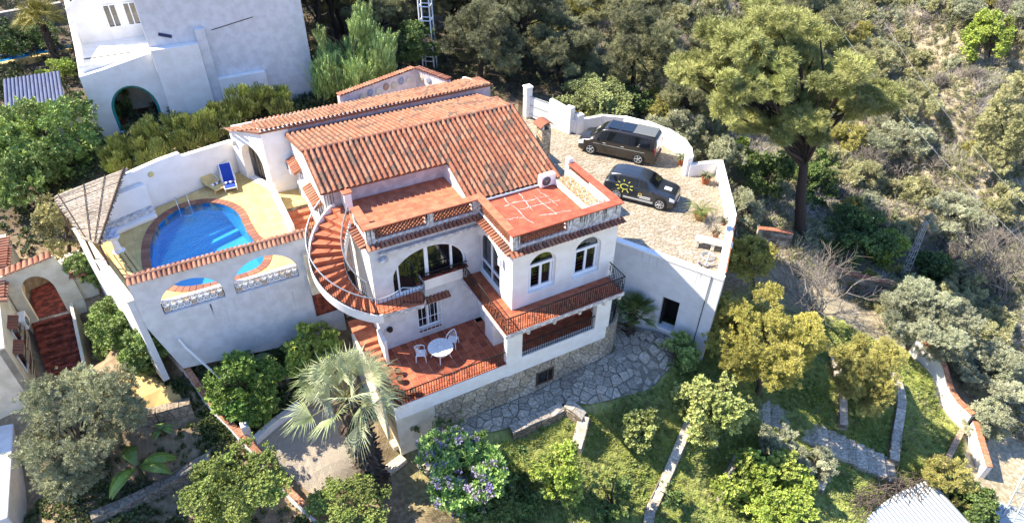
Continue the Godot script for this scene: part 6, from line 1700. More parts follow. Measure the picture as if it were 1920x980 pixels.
func make_objects() -> void:
	make_van(); make_car()
	make_ac(Vector3(4.0, 3.55, -3.85), 0.05, "white air conditioner unit standing on the right roof terrace")
	make_ac(Vector3(-6.45, 2.35, -13.1), -PI / 2, "white air conditioner on the gable wall, the one nearer the porch")
	make_ac(Vector3(-6.45, 2.3, -10.5), -PI / 2, "white air conditioner on the gable wall, between the two tiled hoods")
	make_pot_plant(Vector3(13.16, -0.2, -1.98), 0.36, 0.4, "big potted palm with arching fronds in the middle of the terrace's right side", "frond", 1.15, 26, Color(0.15, 0.17, 0.04))
	make_pot_plant(Vector3(16.35, -0.2, -7.3), 0.3, 0.42, "potted spiky plant at the end of the curved wall behind the van", "blade", 0.7, 22, Color(0.09, 0.13, 0.06))
	make_pot_plant(Vector3(16.1, -0.2, -4.8), 0.28, 0.5, "square set terracotta pot with a drooping plant beside the notch of the parapet", "blade", 0.65, 20, Color(0.10, 0.11, 0.05))
	make_pot_plant(Vector3(13.0, 0.62, -0.1), 0.16, 0.2, "small plant in a pot on top of the right parapet", "blade", 0.5, 18, Color(0.12, 0.12, 0.07))
	make_pot_plant(Vector3(12.15, 0.32, 0.25), 0.2, 0.28, "small potted plant standing on the white stone bench", "blade", 0.5, 16, Color(0.13, 0.11, 0.06))
	# stone bench with arched openings
	var B := thing("white_bench", "white masonry bench at the right end of the parking terrace", "bench", Vector3(11.8, -0.2, 0.6))
	var f := Basis(Vector3.UP, atan2(-0.95, 0.81) + PI * 0.0)
	f = Basis(Vector3(0.65, 0, 0.76), Vector3.UP, Vector3(-0.76, 0, 0.65))
	var b := MB.new(); b.box(Vector3(11.85, 0.28, 0.5), Vector3(1.9, 0.09, 0.55), f, 0.02); part("seat", b, M.white, B)
	for s in [-0.8, 0.0, 0.8]:
		b = MB.new(); b.box(Vector3(11.85, 0.02, 0.5) + f * Vector3(s, 0, 0), Vector3(0.18, 0.44, 0.46), f, 0.02); part("leg", b, M.cream, B)
	var A := thing("anchor_ornament", "small weathered anchor shaped ornament near the front corner of the parking terrace", "ornament", Vector3(10.6, -0.2, 1.55))
	b = MB.new(); b.tube([Vector3(10.45, -0.1, 1.5), Vector3(10.75, 0.55, 1.35)], [0.05], 6); part("shank", b, M.old_white, A)
	b = MB.new()
	var ap := []
	for k in 9: ap.append(Vector3(10.45, -0.1, 1.5) + Vector3(sin(k * 0.35 - 1.4) * 0.35, 0.28 - cos(k * 0.35 - 1.4) * 0.28, sin(k * 0.35 - 1.4) * 0.2))
	b.tube(ap, [0.045], 6); part("arms", b, M.bark, A)
	b = MB.new(); b.box(Vector3(10.45, -0.14, 1.5), Vector3(0.4, 0.12, 0.3), Basis.IDENTITY, 0.03); part("foot", b, M.concrete, A)
	b = MB.new(); var hp := []
	for k in 40: hp.append(Vector3(11.15 + cos(k * 0.5) * (0.25 + k * 0.004), -0.17 + 0.004 * k * 0.1, 0.95 + sin(k * 0.5) * (0.25 + k * 0.004)))
	b.tube(hp, [0.018], 4); b.col = Color(1, 1, 1)
	solo("garden_hose", b, M.galv, "coiled pale hose lying beside the anchor ornament", "hose")
	make_table()
	# pots on the lower terrace
	for k in 5:
		var q := [Vector3(-5.3, -3.07, -1.5), Vector3(-5.4, -3.07, -1.0), Vector3(-5.75, -3.07, -0.55), Vector3(-5.6, -3.07, -0.1), Vector3(-5.1, -3.07, 0.0)]
		var t := thing("clay_pot", ["empty clay pot at the inner end of the row of pots on the lower terrace", "second clay pot from the steps on the lower terrace", "middle clay pot at the left edge of the lower terrace", "clay pot at the front left corner of the lower terrace", "clay pot by the terrace railing behind the fan palm"][k], "pot", q[k], "clay pots on the lower terrace")
		b = MB.new(); b.lathe([Vector2(0, 0), Vector2(0.11, 0), Vector2(0.17, 0.26), Vector2(0.19, 0.27), Vector2(0.19, 0.31), Vector2(0.16, 0.31), Vector2(0.14, 0.25), Vector2(0, 0.25)], Vector3.ZERO, 14); local_part("pot", b, M.pot, t)
		b = MB.new(); b.col = Color(0.12, 0.08, 0.05); b.lathe([Vector2(0.15, 0.252), Vector2(0, 0.262)], Vector3.ZERO, 12); local_part("earth", b, M.paint, t)
	make_lounger(Vector3(-10.45, 1.0, -15.75), 0.42 + PI * 0.0, "pale yellow sun lounger on the left, against the pool wall", mat("yellow_plastic", hexc("d9c68a"), 0.5), M.deck, M.paint)
	make_lounger(Vector3(-9.55, 1.0, -15.6), -0.05, "white framed sun lounger with a blue cushion next to the porch", M.plastic, M.blue_cloth, M.paint)
	# reed pergola in the corner
	var P := thing("reed_pergola", "slanting pergola roofed with pale reed mats in the left corner of the pool terrace", "pergola", Vector3(-16.2, 1.0, -12.5))
	var c := [Vector3(-14.1, 3.5, -15.1), Vector3(-17.3, 3.35, -14.0), Vector3(-16.3, 2.75, -10.6), Vector3(-15.75, 2.75, -9.75)]
	var r := RandomNumberGenerator.new(); r.seed = 77
	for k in 56:   # reed bundles
		var t := (k + 0.5) / 56.0
		var a: Vector3 = (c[0] as Vector3).lerp(c[3], t); var e: Vector3 = (c[1] as Vector3).lerp(c[2], t)
		b = MB.new(); b.col = Color(0.52, 0.45, 0.36).lerp(Color(0.40, 0.34, 0.27), r.randf()) * r.randf_range(0.85, 1.15)
		b.tube([a + Vector3(r.randf_range(-0.05, 0.1), r.randf_range(-0.02, 0.02), 0), a.lerp(e, 0.5) + Vector3(0, r.randf_range(-0.03, 0.01), r.randf_range(-0.02, 0.02)), e + Vector3(r.randf_range(-0.12, 0.1), r.randf_range(-0.03, 0.02), 0)], [0.055], 5)
		part("reed_bundle", b, M.stone, P)
	for s in [0.02, 0.3, 0.6, 0.95]:
		b = MB.new(); b.col = Color(0.22, 0.15, 0.10)
		b.tube([(c[0] as Vector3).lerp(c[1], s) + Vector3(0, 0.08, 0), (c[3] as Vector3).lerp(c[2], s) + Vector3(0, 0.08, 0)], [0.02 if s > 0.1 else 0.05], 5); part("batten", b, M.bark, P)
	for q in [c[3], c[2], c[1]]:
		b = MB.new(); b.col = Color(0.3, 0.2, 0.14); b.tube([Vector3(q.x, 0.9, q.z), q], [0.05], 6); part("post", b, M.bark, P)
	# white stand with a blue grey cover
	var S := thing("covered_stand", "white pedestal with a crumpled blue grey cover at the end of the planks", "pedestal", Vector3(-15.4, 1.0, -11.6))
	b = MB.new(); b.lathe([Vector2(0.3, 0), Vector2(0.3, 0.08), Vector2(0.16, 0.16), Vector2(0.14, 0.7), Vector2(0.3, 0.85), Vector2(0.3, 0.9), Vector2(0, 0.9)], Vector3(-15.4, 1.0, -11.6), 14); part("stand", b, M.white, S)
	b = MB.new(); b.box(Vector3(-15.55, 1.95, -11.9), Vector3(0.5, 0.1, 1.2), Basis(Vector3.UP, 0.3), 0.02); part("shelf", b, M.white, S)
	b = MB.new()
	var fn := FastNoiseLite.new(); fn.seed = 4; fn.frequency = 1.6
	for i in 10:
		for j in 10:
			var q := []
			for e in [[0, 0], [1, 0], [1, 1], [0, 1]]:
				var x: float = -15.8 + (i + e[0]) * 0.065; var z: float = -12.15 + (j + e[1]) * 0.1
				q.append(Vector3(x, 2.12 + fn.get_noise_2d(x * 3, z * 3) * 0.16 - 0.9 * pow(absf(x + 15.5), 2.0), z))
			b.col = Color(0.45, 0.5, 0.6)
			b.quad(q[3], q[2], q[1], q[0])
	part("cover", b, M.paint, S)
	# power lines
	var G := thing("lattice_pylon", "grey metal lattice pylon rising between the weeping tree and the dark pines", "pylon", Vector3(7.55, 0.4, -27.3))
	lattice_pole(G, Vector3(7.55, 0.3, -27.3), Vector3(7.35, 9.6, -27.2), 0.9, 0.75, 9, 0.06, M.frame)
	G = thing("lattice_pole", "thin leaning lattice pole in the ravine beyond the olive tree", "pole", Vector3(30.9, -9.1, 1.7))
	lattice_pole(G, Vector3(30.85, -9.3, 1.7), Vector3(30.15, -3.6, 1.75), 0.42, 0.2, 10, 0.03, M.galv)
	var wl := ["dark power line running to the top of the small lattice pole", "pale power line crossing the right slope, the lower left of the pair", "pale power line crossing the right slope, the upper right of the pair"]
	var ws := [[Vector3(30.15, -3.6, 1.75), Vector3(34, 6.0, -22)], [Vector3(35.5, -5.0, 6.5), Vector3(36, 4.5, -14)], [Vector3(38.5, -4.5, 5.5), Vector3(40, 4.0, -12)]]
	for k in 3:
		var p := []
		for i in 13:
			var t := i / 12.0
			p.append((ws[k][0] as Vector3).lerp(ws[k][1], t) - Vector3.UP * 1.4 * 4.0 * t * (1 - t) * 0.5)
		b = MB.new(); b.tube(p, [0.011], 4); solo("power_line", b, M.iron if k == 0 else M.galv, wl[k], "power line", "power lines on the right")
	# lower right corner: white lattice mast on a pale slab, and a white corrugated roof
	G = thing("white_mast", "white lattice mast lying over a pale blue slab in the lower right corner", "mast", Vector3(22.6, -12.4, 15.6))
	lattice_pole(G, Vector3(21.9, -11.6, 16.2), Vector3(26.9, -7.6, 14.4), 0.95, 0.95, 8, 0.05, M.galv)
	b = MB.new(); b.col = Color(0.32, 0.38, 0.41); b.box(Vector3(21.7, -11.9, 16.5), Vector3(3.2, 0.3, 2.0), Basis(Vector3.UP, 0.6) * Basis(Vector3.BACK, 0.1), 0.03); part("slab", b, M.paint, G)
	G = thing("corrugated_roof", "white corrugated roof at the bottom edge below the garden stair", "roof", Vector3(16.0, -11.5, 14.2))
	for k in 26:
		b = MB.new()
		var x := lerpf(12.9, 19.2, k / 25.0); var z0 := 12.25 + 0.35 * pow((x - 16.6) / 3.0, 2.0)
		b.tube([Vector3(x, -10.55, z0), Vector3(x - 0.5, -10.75, z0 + 3.2)], [0.15], 6); part("corrugation", b, M.galv, G)
	var hr := RandomNumberGenerator.new(); hr.seed = 12
	var hb := MB.new(); hb.col = Color(0.34, 0.27, 0.22)
	for k in 260:
		var t := hr.randf(); var q := Vector3(lerpf(12.6, 18.6, t) + hr.randf_range(-0.4, 0.4), -10.35 + hr.randf_range(-0.4, 0.3), lerpf(12.6, 11.7, sin(t * PI)) + hr.randf_range(-0.5, 0.5))
		var d := Vector3(hr.randf_range(0.3, 1), hr.randf_range(-0.5, 0.5), hr.randf_range(-0.8, 0.8)).normalized() * hr.randf_range(0.3, 0.8)
		hb.tube([q - d, q + Vector3(0, 0.1, 0), q + d], [0.022, 0.018, 0.01], 3, false)
	var heap := solo("dry_twigs", hb, M.bark, "", ""); heap.set_meta("kind", "stuff"); heap.remove_meta("label"); heap.remove_meta("category")
	b = MB.new(); b.box(Vector3(16.0, -11.6, 13.9), Vector3(6.2, 1.6, 2.6), Basis.IDENTITY); part("shed_wall", b, M.cream, G)

func make_neighbours() -> void:
	# white house behind, upper left
	var H := thing("white_neighbour_house", "big plain white neighbour house with a turquoise arch, upper left", "house", Vector3(-8, 0, -31))
	wall_box("main_block", -11.4, -1.7, -0.8, 9.5, -36, -26.3, M.grey_white, H, 0.03)
	wall_box("tall_block", -4.9, -1.6, 4.0, 11.0, -37, -27.5, M.grey_white, H, 0.03)
	var b := MB.new()
	b.panel(PackedVector2Array([Vector2(-15.6, -0.8), Vector2(-11.39, -0.8), Vector2(-11.39, 5.3), Vector2(-14.3, 4.7), Vector2(-15.6, 4.5)]), [arch(-14.6, -11.9, 0.6, 1.9, 3.5)], front(-26.6), 0.4); part("arch_wall", b, M.white, H)
	b = MB.new(); band(b, arch(-14.6, -11.9, 0.6, 1.9, 3.5), 0.16, front(-26.5), 0.12); b.col = Color(0.03, 0.3, 0.28); part("arch_shade", b, mat("teal", hexc("1e8f86"), 0.6), H)
	wall_box("porch_floor", -15.6, -11.4, 0.3, 0.6, -29.5, -26.62, M.pot, H, 0.0)
	wall_box("porch_back", -15.5, -11.4, 0.6, 4.4, -29.7, -29.5, M.cream, H, 0.0)
	b = MB.new(); b.prism(PackedVector2Array([Vector2(-36, -0.8), Vector2(-26.6, -0.8), Vector2(-26.6, 4.5), Vector2(-30, 5.0), Vector2(-36, 6.8)]), left_side(-15.3), 0.3); part("side_wall", b, M.white, H)
	wall_box("terrace_slab", -15.3, -11.4, 4.1, 4.4, -36, -26.7, M.white, H, 0.0)
	wall_box("parapet", -15.5, -11.4, 4.4, 5.0, -27.0, -26.7, M.white, H, 0.02)
	b = MB.new(); b.prism(PackedVector2Array([Vector2(-15.5, 4.4), Vector2(-11.4, 4.4), Vector2(-11.4, 8.4), Vector2(-12.5, 8.3), Vector2(-14.3, 7.6), Vector2(-15.5, 6.7)]), front(-33), 0.3); part("curved_parapet", b, M.white, H)
	for q in [[-13.4, 5.2], [-12.2, 5.2]]:
		window(H, ngon_rect(q[0], q[1], q[0] + 0.8, q[1] + 1.5), front(-32.7), -0.01, [[q[0] + 0.4, 0.03]], [], "terrace_window", 0.06)
	wall_box("buttress", -8.6, -8.0, -0.8, 6.4, -26.29, -25.9, M.grey_white, H, 0.03)
	wall_box("front_block", -11.38, -8.6, -0.8, 5.6, -26.29, -25.7, M.white, H, 0.03)
	wall_box("front_step", -8.0, -4.95, -0.8, 3.1, -26.29, -25.85, M.white, H, 0.03)
	b = MB.new(); b.col = tile_tones[0]; b.box(Vector3(-13.2, 8.45, -34.5), Vector3(4.2, 0.2, 3.0), Basis(Vector3.BACK, 0.22)); part("red_roof", b, M.tile, H)
	tile_slope(Vector3(-15.2, 8.0, -36), Vector3(-11.2, 9.0, -36), Vector3(0, -0.4, 3.2), 16, 8, H, 44, 0, [0, 1, 2])
	b = MB.new()
	for q in [[-7.6, 6.1, -4.9, 6.6], [-11.3, 5.1, -9.6, 5.5]]: b.box(Vector3((q[0] + q[2]) / 2, (q[1] + q[3]) / 2, -26.28), Vector3(q[2] - q[0], 0.04, 0.03), Basis(Vector3.BACK, 0.17))
	part("wall_cable", b, M.iron, H)
	b = MB.new()   # small barred vent
	for k in 5: b.box(Vector3(-7.3 + k * 0.16, 2.4, -26.27), Vector3(0.05, 0.5, 0.05))
	b.box(Vector3(-6.98, 2.64, -26.27), Vector3(0.8, 0.05, 0.05)); b.box(Vector3(-6.98, 2.16, -26.27), Vector3(0.8, 0.05, 0.05)); part("barred_vent", b, M.iron, H)
	b = MB.new(); b.col = Color(0.02, 0.03, 0.1); b.box(Vector3(-10.3, 6.2, -26.26), Vector3(0.75, 0.2, 0.06), Basis(Vector3.BACK, -0.35), 0.02); part("dark_awning", b, M.paint, H)
	# green creeper stems on the wall
	# garage with blue tiles and pool
	var G := thing("blue_tiled_shed", "small shed with blue glazed tile roof beside the neighbour pool", "shed", Vector3(-19.5, -1.2, -38))
	wall_box("wall", -21.2, -18.0, -1.5, 0.3, -37.6, -34.6, M.cream, G, 0.0)
	for k in 15:
		for j in 6:
			b = MB.new(); b.col = Color(0.16, 0.2, 0.36) * (0.9 + 0.25 * float((k * 7 + j * 3) % 4) / 4.0)
			b.tube([Vector3(-21.3 + k * 0.24, 1.05 - j * 0.12, -37.9 + j * 0.62), Vector3(-21.3 + k * 0.24, 0.9 - j * 0.12, -37.22 + j * 0.62)], [0.12], 6); part("blue_tile", b, M.coping, G)
	var N := thing("neighbour_pool", "long narrow blue pool of the neighbour in the upper left corner", "pool", Vector3(-21, -0.9, -48.3))
	b = MB.new(); b.box(Vector3(-20.6, -0.65, -48.3), Vector3(8.0, 0.7, 4.0), Basis(Vector3.UP, 0.25)); part("surround", b, M.deck, N)
	b = MB.new(); b.box(Vector3(-20.6, -0.30, -48.3), Vector3(7.2, 0.06, 2.9), Basis(Vector3.UP, 0.25)); part("water_surface", b, mat("pool_far", hexc("2f86b8"), 0.1), N)
	garden_wall("garden_wall", "long rubble stone wall above the neighbour pool in the upper left corner", [Vector2(-26.0, -52.5), Vector2(-17.5, -54.5)], 1.6, 0.5, M.mortar, M.stone, [Color(0.5, 0.47, 0.42)], 0.55, false, 0.6, 0.08)
	wall_box("side_terrace_wall", -18.0, -15.6, -1.0, 2.4, -27.2, -27.0, M.white, H, 0.0)
	# cream house on the left
	var L := thing("cream_house", "cream coloured house at the left edge with barred windows and a tiled roof edge", "house", Vector3(-24, -8, -14))
	b = MB.new(); b.prism(PackedVector2Array([Vector2(-19, -6), Vector2(-10.2, -9), Vector2(-10.2, -1.6), Vector2(-12.9, -0.75), Vector2(-19, -0.75)]), Transform3D(Basis(Vector3(0, 0, 1), Vector3.UP, Vector3(-1, 0, 0)), Vector3(-21.1, 0, 0)), 0.3); part("side_wall", b, M.cream, L)
	wall_box("front_wall", -27.5, -21.11, -9.5, -1.7, -10.5, -10.2, M.cream, L, 0.0)
	wall_box("lower_block", -28, -22.4, -10.5, -5.9, -10.19, -4.2, M.grey_white, L, 0.03)
	b = MB.new(); b.col = tile_tones[1]; b.box(Vector3(-22.9, -0.6, -15.6), Vector3(4.0, 0.1, 5.6), Basis(Vector3.BACK, -0.05)); part("roof_deck", b, M.tile, L)
	tile_slope(Vector3(-24.8, -0.42, -18.4), Vector3(-24.8, -0.42, -12.8), Vector3(3.9, -0.22, 0), 22, 9, L, 51, 0, [0, 1, 3])
	var r := RandomNumberGenerator.new(); r.seed = 8
	tile_row(Vector3(-21.0, -0.72, -12.6), Vector3(-21.0, -0.72, -17.5), Vector3(1, -0.3, 0), 0.26, L, r, [0, 1, 3], 1.15)
	for q in [[-12.3, -1.9, 0.9], [-11.2, -2.6, 1.0]]:
		tile_row(Vector3(-20.95, q[1] + 0.1, q[0] - 0.5), Vector3(-20.95, q[1] + 0.1, q[0] + 0.55), Vector3(1, -0.55, 0), 0.22, L, r, [2, 4], 1.1)
		window(L, ngon_rect(-(q[0] + 0.45), q[1] - 1.25, -(q[0] - 0.45), q[1] - 0.1), Transform3D(Basis(Vector3(0, 0, -1), Vector3.UP, Vector3(1, 0, 0)), Vector3(-21.1, 0, 0)), -0.01, [], [], "barred_window", 0.06)
		b = MB.new()
		for k in 8: b.tube([Vector3(-20.95, q[1] - 1.4, q[0] - 0.48 + k * 0.137), Vector3(-20.75, q[1] - 0.7, q[0] - 0.48 + k * 0.137), Vector3(-20.98, q[1] - 0.05, q[0] - 0.48 + k * 0.137)], [0.014], 4)
		for y in [-1.4, -1.0, -0.5]: b.box(Vector3(-20.86, q[1] + y, q[0]), Vector3(0.03, 0.03, 1.0))
		part("window_bars", b, mat("rust", hexc("5a3a2a"), 0.8), L)
	make_ac(Vector3(-20.85, -3.0, -13.4), PI / 2, "white air conditioner on the cream house between its two tiled window hoods")
	# arched gateway at the head of the cream house's stair
	var A := thing("arched_gateway", "cream arched gateway with clay tile coping at the top of the red outdoor stair", "gateway", Vector3(-19.4, -3.4, -14.2))
	b = MB.new(); b.panel(PackedVector2Array([Vector2(-21.05, -4.2), Vector2(-18.2, -5.0), Vector2(-18.2, -1.6), Vector2(-18.6, 0.05), Vector2(-21.05, -0.35)]), [arch(-20.5, -19.1, -3.5, -1.7, -0.75)], front(-14.4), 0.25); part("wall", b, M.cream, A)
	tile_row(Vector3(-20.95, -0.22, -14.2), Vector3(-18.6, 0.18, -14.2), Vector3(0, -0.25, 1), 0.26, A, r, [1, 3, 0], 1.2)
	tile_row(Vector3(-18.35, -1.35, -14.2), Vector3(-17.6, -1.35, -14.2), Vector3(0.1, -0.25, 1), 0.25, A, r, [1, 3], 1.2)
	b = MB.new(); b.box(Vector3(-18.2, -1.6, -15.6), Vector3(1.5, 0.2, 2.4), Basis(Vector3.UP, 0.1)); part("terrace_top", b, M.cream, A)
	b = MB.new(); b.box(Vector3(-18.1, -3.4, -14.5), Vector3(1.3, 3.4, 0.3)); part("wall", b, M.cream, A)
	var S := thing("outdoor_stair", "dark red tiled outdoor stair beside the cream house", "stair", Vector3(-19.7, -5, -12.5))
	for k in 9:
		b = MB.new(); b.box(Vector3(-19.95 + 0.03 * k, -3.5 - 0.19 * k - 0.6, -14.1 + 0.36 * k), Vector3(1.75, 1.2, 0.36), Basis.IDENTITY, 0.012); part("step", b, M.dark_red, S)
	b = MB.new(); b.box(Vector3(-19.8, -3.7, -16.0), Vector3(2.2, 0.4, 3.4)); part("landing", b, M.dark_red, S)
	b = MB.new(); b.prism(PackedVector2Array([Vector2(-14.2, -5), Vector2(-10.6, -6.5), Vector2(-10.6, -4.6), Vector2(-14.2, -2.9)]), left_side(-18.75), 0.15); part("side_wall", b, M.cream, S)
	wall_box("upper_flank", -19.05, -18.9, -3.5, -1.9, -17.5, -14.42, M.cream, S, 0.0)

# ---------------------------------------------------------------- foliage
var sprigs := {}
func leaf(b: MB, p: Vector3, d: Vector3, side: Vector3, l: float, w: float) -> void:   # a folded leaf of two halves
	var up := side.cross(d).normalized() * w * 0.35
	var m := p + d * l * 0.45
	b.tri(p, m - side * w + up, p + d * l); b.tri(p, p + d * l, m + side * w + up)

func make_sprigs() -> void:
	var r := RandomNumberGenerator.new(); r.seed = 42
	for kind in ["broad", "fine", "big"]:   # leaves round a short twig
		var b := MB.new()
		var n: int = {"broad": 16, "fine": 30, "big": 9}[kind]
		var l: float = {"broad": 0.42, "fine": 0.36, "big": 0.6}[kind]
		var w: float = {"broad": 0.13, "fine": 0.045, "big": 0.2}[kind]
		for k in n:
			var t := (k + 0.5) / n
			var a := k * 2.4 + r.randf_range(-0.4, 0.4)
			var d := Vector3(cos(a), lerpf(0.1, 1.1, t) + r.randf_range(-0.3, 0.3), sin(a)).normalized()
			var s := d.cross(Vector3(r.randf_range(-1, 1), r.randf_range(-0.3, 1), r.randf_range(-1, 1))).normalized()
			b.col = Color(1, 1, 1) * r.randf_range(0.75, 1.2)
			leaf(b, Vector3(0, t * 0.45 - 0.15, 0) + d * 0.04, d, s, l * r.randf_range(0.75, 1.15), w)
		sprigs[kind] = b.mesh(M.leaf)
	var nb := MB.new()   # pine tuft
	for k in 34:
		var a := k * 2.399; var e := r.randf_range(-0.15, 1.0)
		var d := Vector3(cos(a) * cos(e), sin(e) * 1.1, sin(a) * cos(e)).normalized()
		var s := d.cross(Vector3(r.randf_range(-1, 1), 1, r.randf_range(-1, 1))).normalized()
		nb.col = Color(1, 1, 1) * r.randf_range(0.7, 1.25)
		var l := r.randf_range(0.38, 0.6)
		nb.tri(Vector3(0, -0.05, 0) - s * 0.012, d * l * 0.75 + s * 0.022, d * l)
		nb.tri(Vector3(0, -0.05, 0) - s * 0.012, d * l * 0.8 - s * 0.022, d * l * 0.97)
	sprigs["needle"] = nb.mesh(M.needle)
	var wb := MB.new()   # hanging strand
	for k in 22:
		var t := k / 22.0
		var p := Vector3(0.12 * t * t, -t * 1.1, 0.0)
		var a := k * 2.2
		var d := Vector3(cos(a) * 0.7, -0.9, sin(a) * 0.7).normalized()
		wb.col = Color(1, 1, 1) * r.randf_range(0.75, 1.25)
		leaf(wb, p, d, d.cross(Vector3(sin(a), 0.2, cos(a))).normalized(), 0.26, 0.03)
	sprigs["strand"] = wb.mesh(M.leaf)
	var cb := MB.new()   # upright cypress spray
	for k in 22:
		var a := k * 2.4; var t := k / 22.0
		var d := Vector3(cos(a) * 0.45, 1, sin(a) * 0.45).normalized()
		cb.col = Color(1, 1, 1) * r.randf_range(0.7, 1.2)
		leaf(cb, Vector3(cos(a) * 0.08, t * 0.7 - 0.3, sin(a) * 0.08), d, d.cross(Vector3(cos(a + 1), 0.3, sin(a + 1))).normalized(), 0.36, 0.045)
	sprigs["spray"] = cb.mesh(M.leaf)
	var tb := MB.new()   # bare twigs
	for k in 7:
		var a := k * 2.4
		var d := Vector3(cos(a) * 0.7, 0.8, sin(a) * 0.7).normalized()
		var q := d * 0.35 + Vector3(0, -0.1, 0)
		tb.tube([Vector3(0, -0.25, 0), q, q + (d + Vector3(sin(a * 3) * 0.6, 0.2, cos(a * 5) * 0.6)).normalized() * 0.4], [0.022, 0.014, 0.006], 3, false)
		tb.tube([q, q + (d + Vector3(cos(a * 3) * 0.8, 0.4, sin(a * 5) * 0.8)).normalized() * 0.32], [0.011, 0.005], 3, false)
	sprigs["twig"] = tb.mesh(M.twig)
	var gb := MB.new()   # grass tuft
	for k in 14:
		var a := k * 2.4; var d := Vector3(cos(a), 0, sin(a)); var s := d.cross(Vector3.UP) * 0.025
		var l := r.randf_range(0.5, 1.0)
		var p0 := d * r.randf_range(0.0, 0.18); var p1 := p0 + d * 0.13 * l + Vector3.UP * 0.35 * l; var p2 := p0 + d * 0.42 * l + Vector3.UP * 0.5 * l
		gb.col = Color(1, 1, 1) * r.randf_range(0.7, 1.25)
		gb.quad(p0 - s, p0 + s, p1 + s * 0.8, p1 - s * 0.8); gb.tri(p1 - s * 0.8, p1 + s * 0.8, p2)
	sprigs["grass"] = gb.mesh(M.leaf)
	var fb := MB.new()   # flower head
	for k in 26:
		var d := Vector3(r.randf_range(-1, 1), r.randf_range(-0.6, 1), r.randf_range(-1, 1)).normalized()
		fb.col = Color(1, 1, 1) * r.randf_range(0.7, 1.25)
		leaf(fb, d * 0.16, (d + Vector3(r.randf_range(-0.8, 0.8), r.randf_range(-0.8, 0.8), r.randf_range(-0.8, 0.8))).normalized(), d.cross(Vector3(0.3, 1, 0.2)).normalized(), 0.2, 0.07)
	sprigs["flower"] = fb.mesh(M.leaf)

func rnd_dir(r: RandomNumberGenerator) -> Vector3:
	var y := r.randf_range(-1.0, 1.0); var a := r.randf() * TAU; var q := sqrt(1.0 - y * y)
	return Vector3(cos(a) * q, y, sin(a) * q)

func turn_to(up: Vector3, r: RandomNumberGenerator) -> Basis:
	var y := up.normalized()
	var x := y.cross(Vector3(r.randf_range(-1, 1), r.randf_range(-1, 1), r.randf_range(-1, 1))).normalized()
	if x.length() < 0.5: x = y.cross(Vector3.RIGHT).normalized()
	return Basis(x, y, x.cross(y))

# sprigs over lumps (each [centre, radii]); per: sprigs on a square metre of lump surface
func foliage(called: String, kind: String, lumps: Array, size: float, per: float, ca: Color, cb: Color, parent: Node3D, r: RandomNumberGenerator, up_bias := 0.5, inner := 0.55, most := 9000, cut_below := -2.0) -> void:
	var xfs := []; var cols := []
	var gaps := FastNoiseLite.new(); gaps.seed = r.randi() % 1000; gaps.frequency = 0.55; gaps.fractal_octaves = 3
	for L in lumps:
		var c: Vector3 = L[0]; var R: Vector3 = L[1]
		var area := 4.0 * PI * pow((pow(R.x * R.y, 1.6) + pow(R.x * R.z, 1.6) + pow(R.y * R.z, 1.6)) / 3.0, 1.0 / 1.6)
		var n := int(area * per)
		var tone := r.randf_range(0.65, 1.3); var mixt := r.randf()
		for k in n:
			if xfs.size() >= most: break
			var d := rnd_dir(r)
			if d.y < cut_below: continue
			var q := pow(r.randf(), 0.5) * (1.0 - inner) + inner + r.randf_range(-0.06, 0.10)
			if r.randf() < 0.10: q *= r.randf_range(1.05, 1.4)
			var p := c + d * R * q
			if gaps.get_noise_3d(p.x, p.y, p.z) < -0.1: continue
			var nrm := (d / R).normalized()
			var up := (nrm + Vector3.UP * up_bias + rnd_dir(r) * 0.45)
			var s := size * r.randf_range(0.7, 1.3)
			xfs.append(Transform3D(turn_to(up, r).scaled(Vector3.ONE * s), p))
			var col := ca.lerp(cb, clampf(mixt * 0.6 + r.randf() * 0.5, 0, 1)) * (tone * r.randf_range(0.85, 1.15))
			cols.append(col)
	if xfs.size(): copies(called, sprigs[kind], xfs, cols, parent, true)

func lumps_of(c: Vector3, R: Vector3, n: int, share: float, r: RandomNumberGenerator, flat := 1.0, fill := 0.75, lowest := -0.7) -> Array:
	var out := [[c, R * 0.5]]
	for k in n:
		var d := rnd_dir(r)
		while d.y < lowest: d = rnd_dir(r)
		var q := fill * r.randf_range(0.82, 1.1)
		var s := share * r.randf_range(0.55, 1.4)
		out.append([c + d * R * q, Vector3(s * R.x, s * R.y * flat, s * R.z)])
	return out

func wood(T: Node3D, base: Vector3, crown: Vector3, rad: float, lumps: Array, limbs: int, col: Color, r: RandomNumberGenerator, name_ := "trunk") -> void:
	var b := MB.new(); b.col = col
	var p := []; var w := []
	for i in 7:
		var t := i / 6.0
		p.append(base.lerp(crown, t) + Vector3(r.randf_range(-1, 1), 0, r.randf_range(-1, 1)) * (rad * 0.7 if i > 0 and i < 6 else 0.0) - Vector3.UP * (0.3 if i == 0 else 0.0))
		w.append(rad * lerpf(1.25, 0.5, t))
	b.tube(p, w, 8, false)
	for k in mini(limbs, lumps.size() - 1):
		var e: Vector3 = lumps[k + 1][0]
		var s: Vector3 = p[3].lerp(p[5], r.randf())
		var m := s.lerp(e, 0.5) + Vector3(r.randf_range(-1, 1), r.randf_range(-0.2, 0.6), r.randf_range(-1, 1)) * s.distance_to(e) * 0.12
		b.tube([s, m, e], [rad * 0.42, rad * 0.3, rad * 0.12], 5, false)
	part(name_, b, M.bark, T)

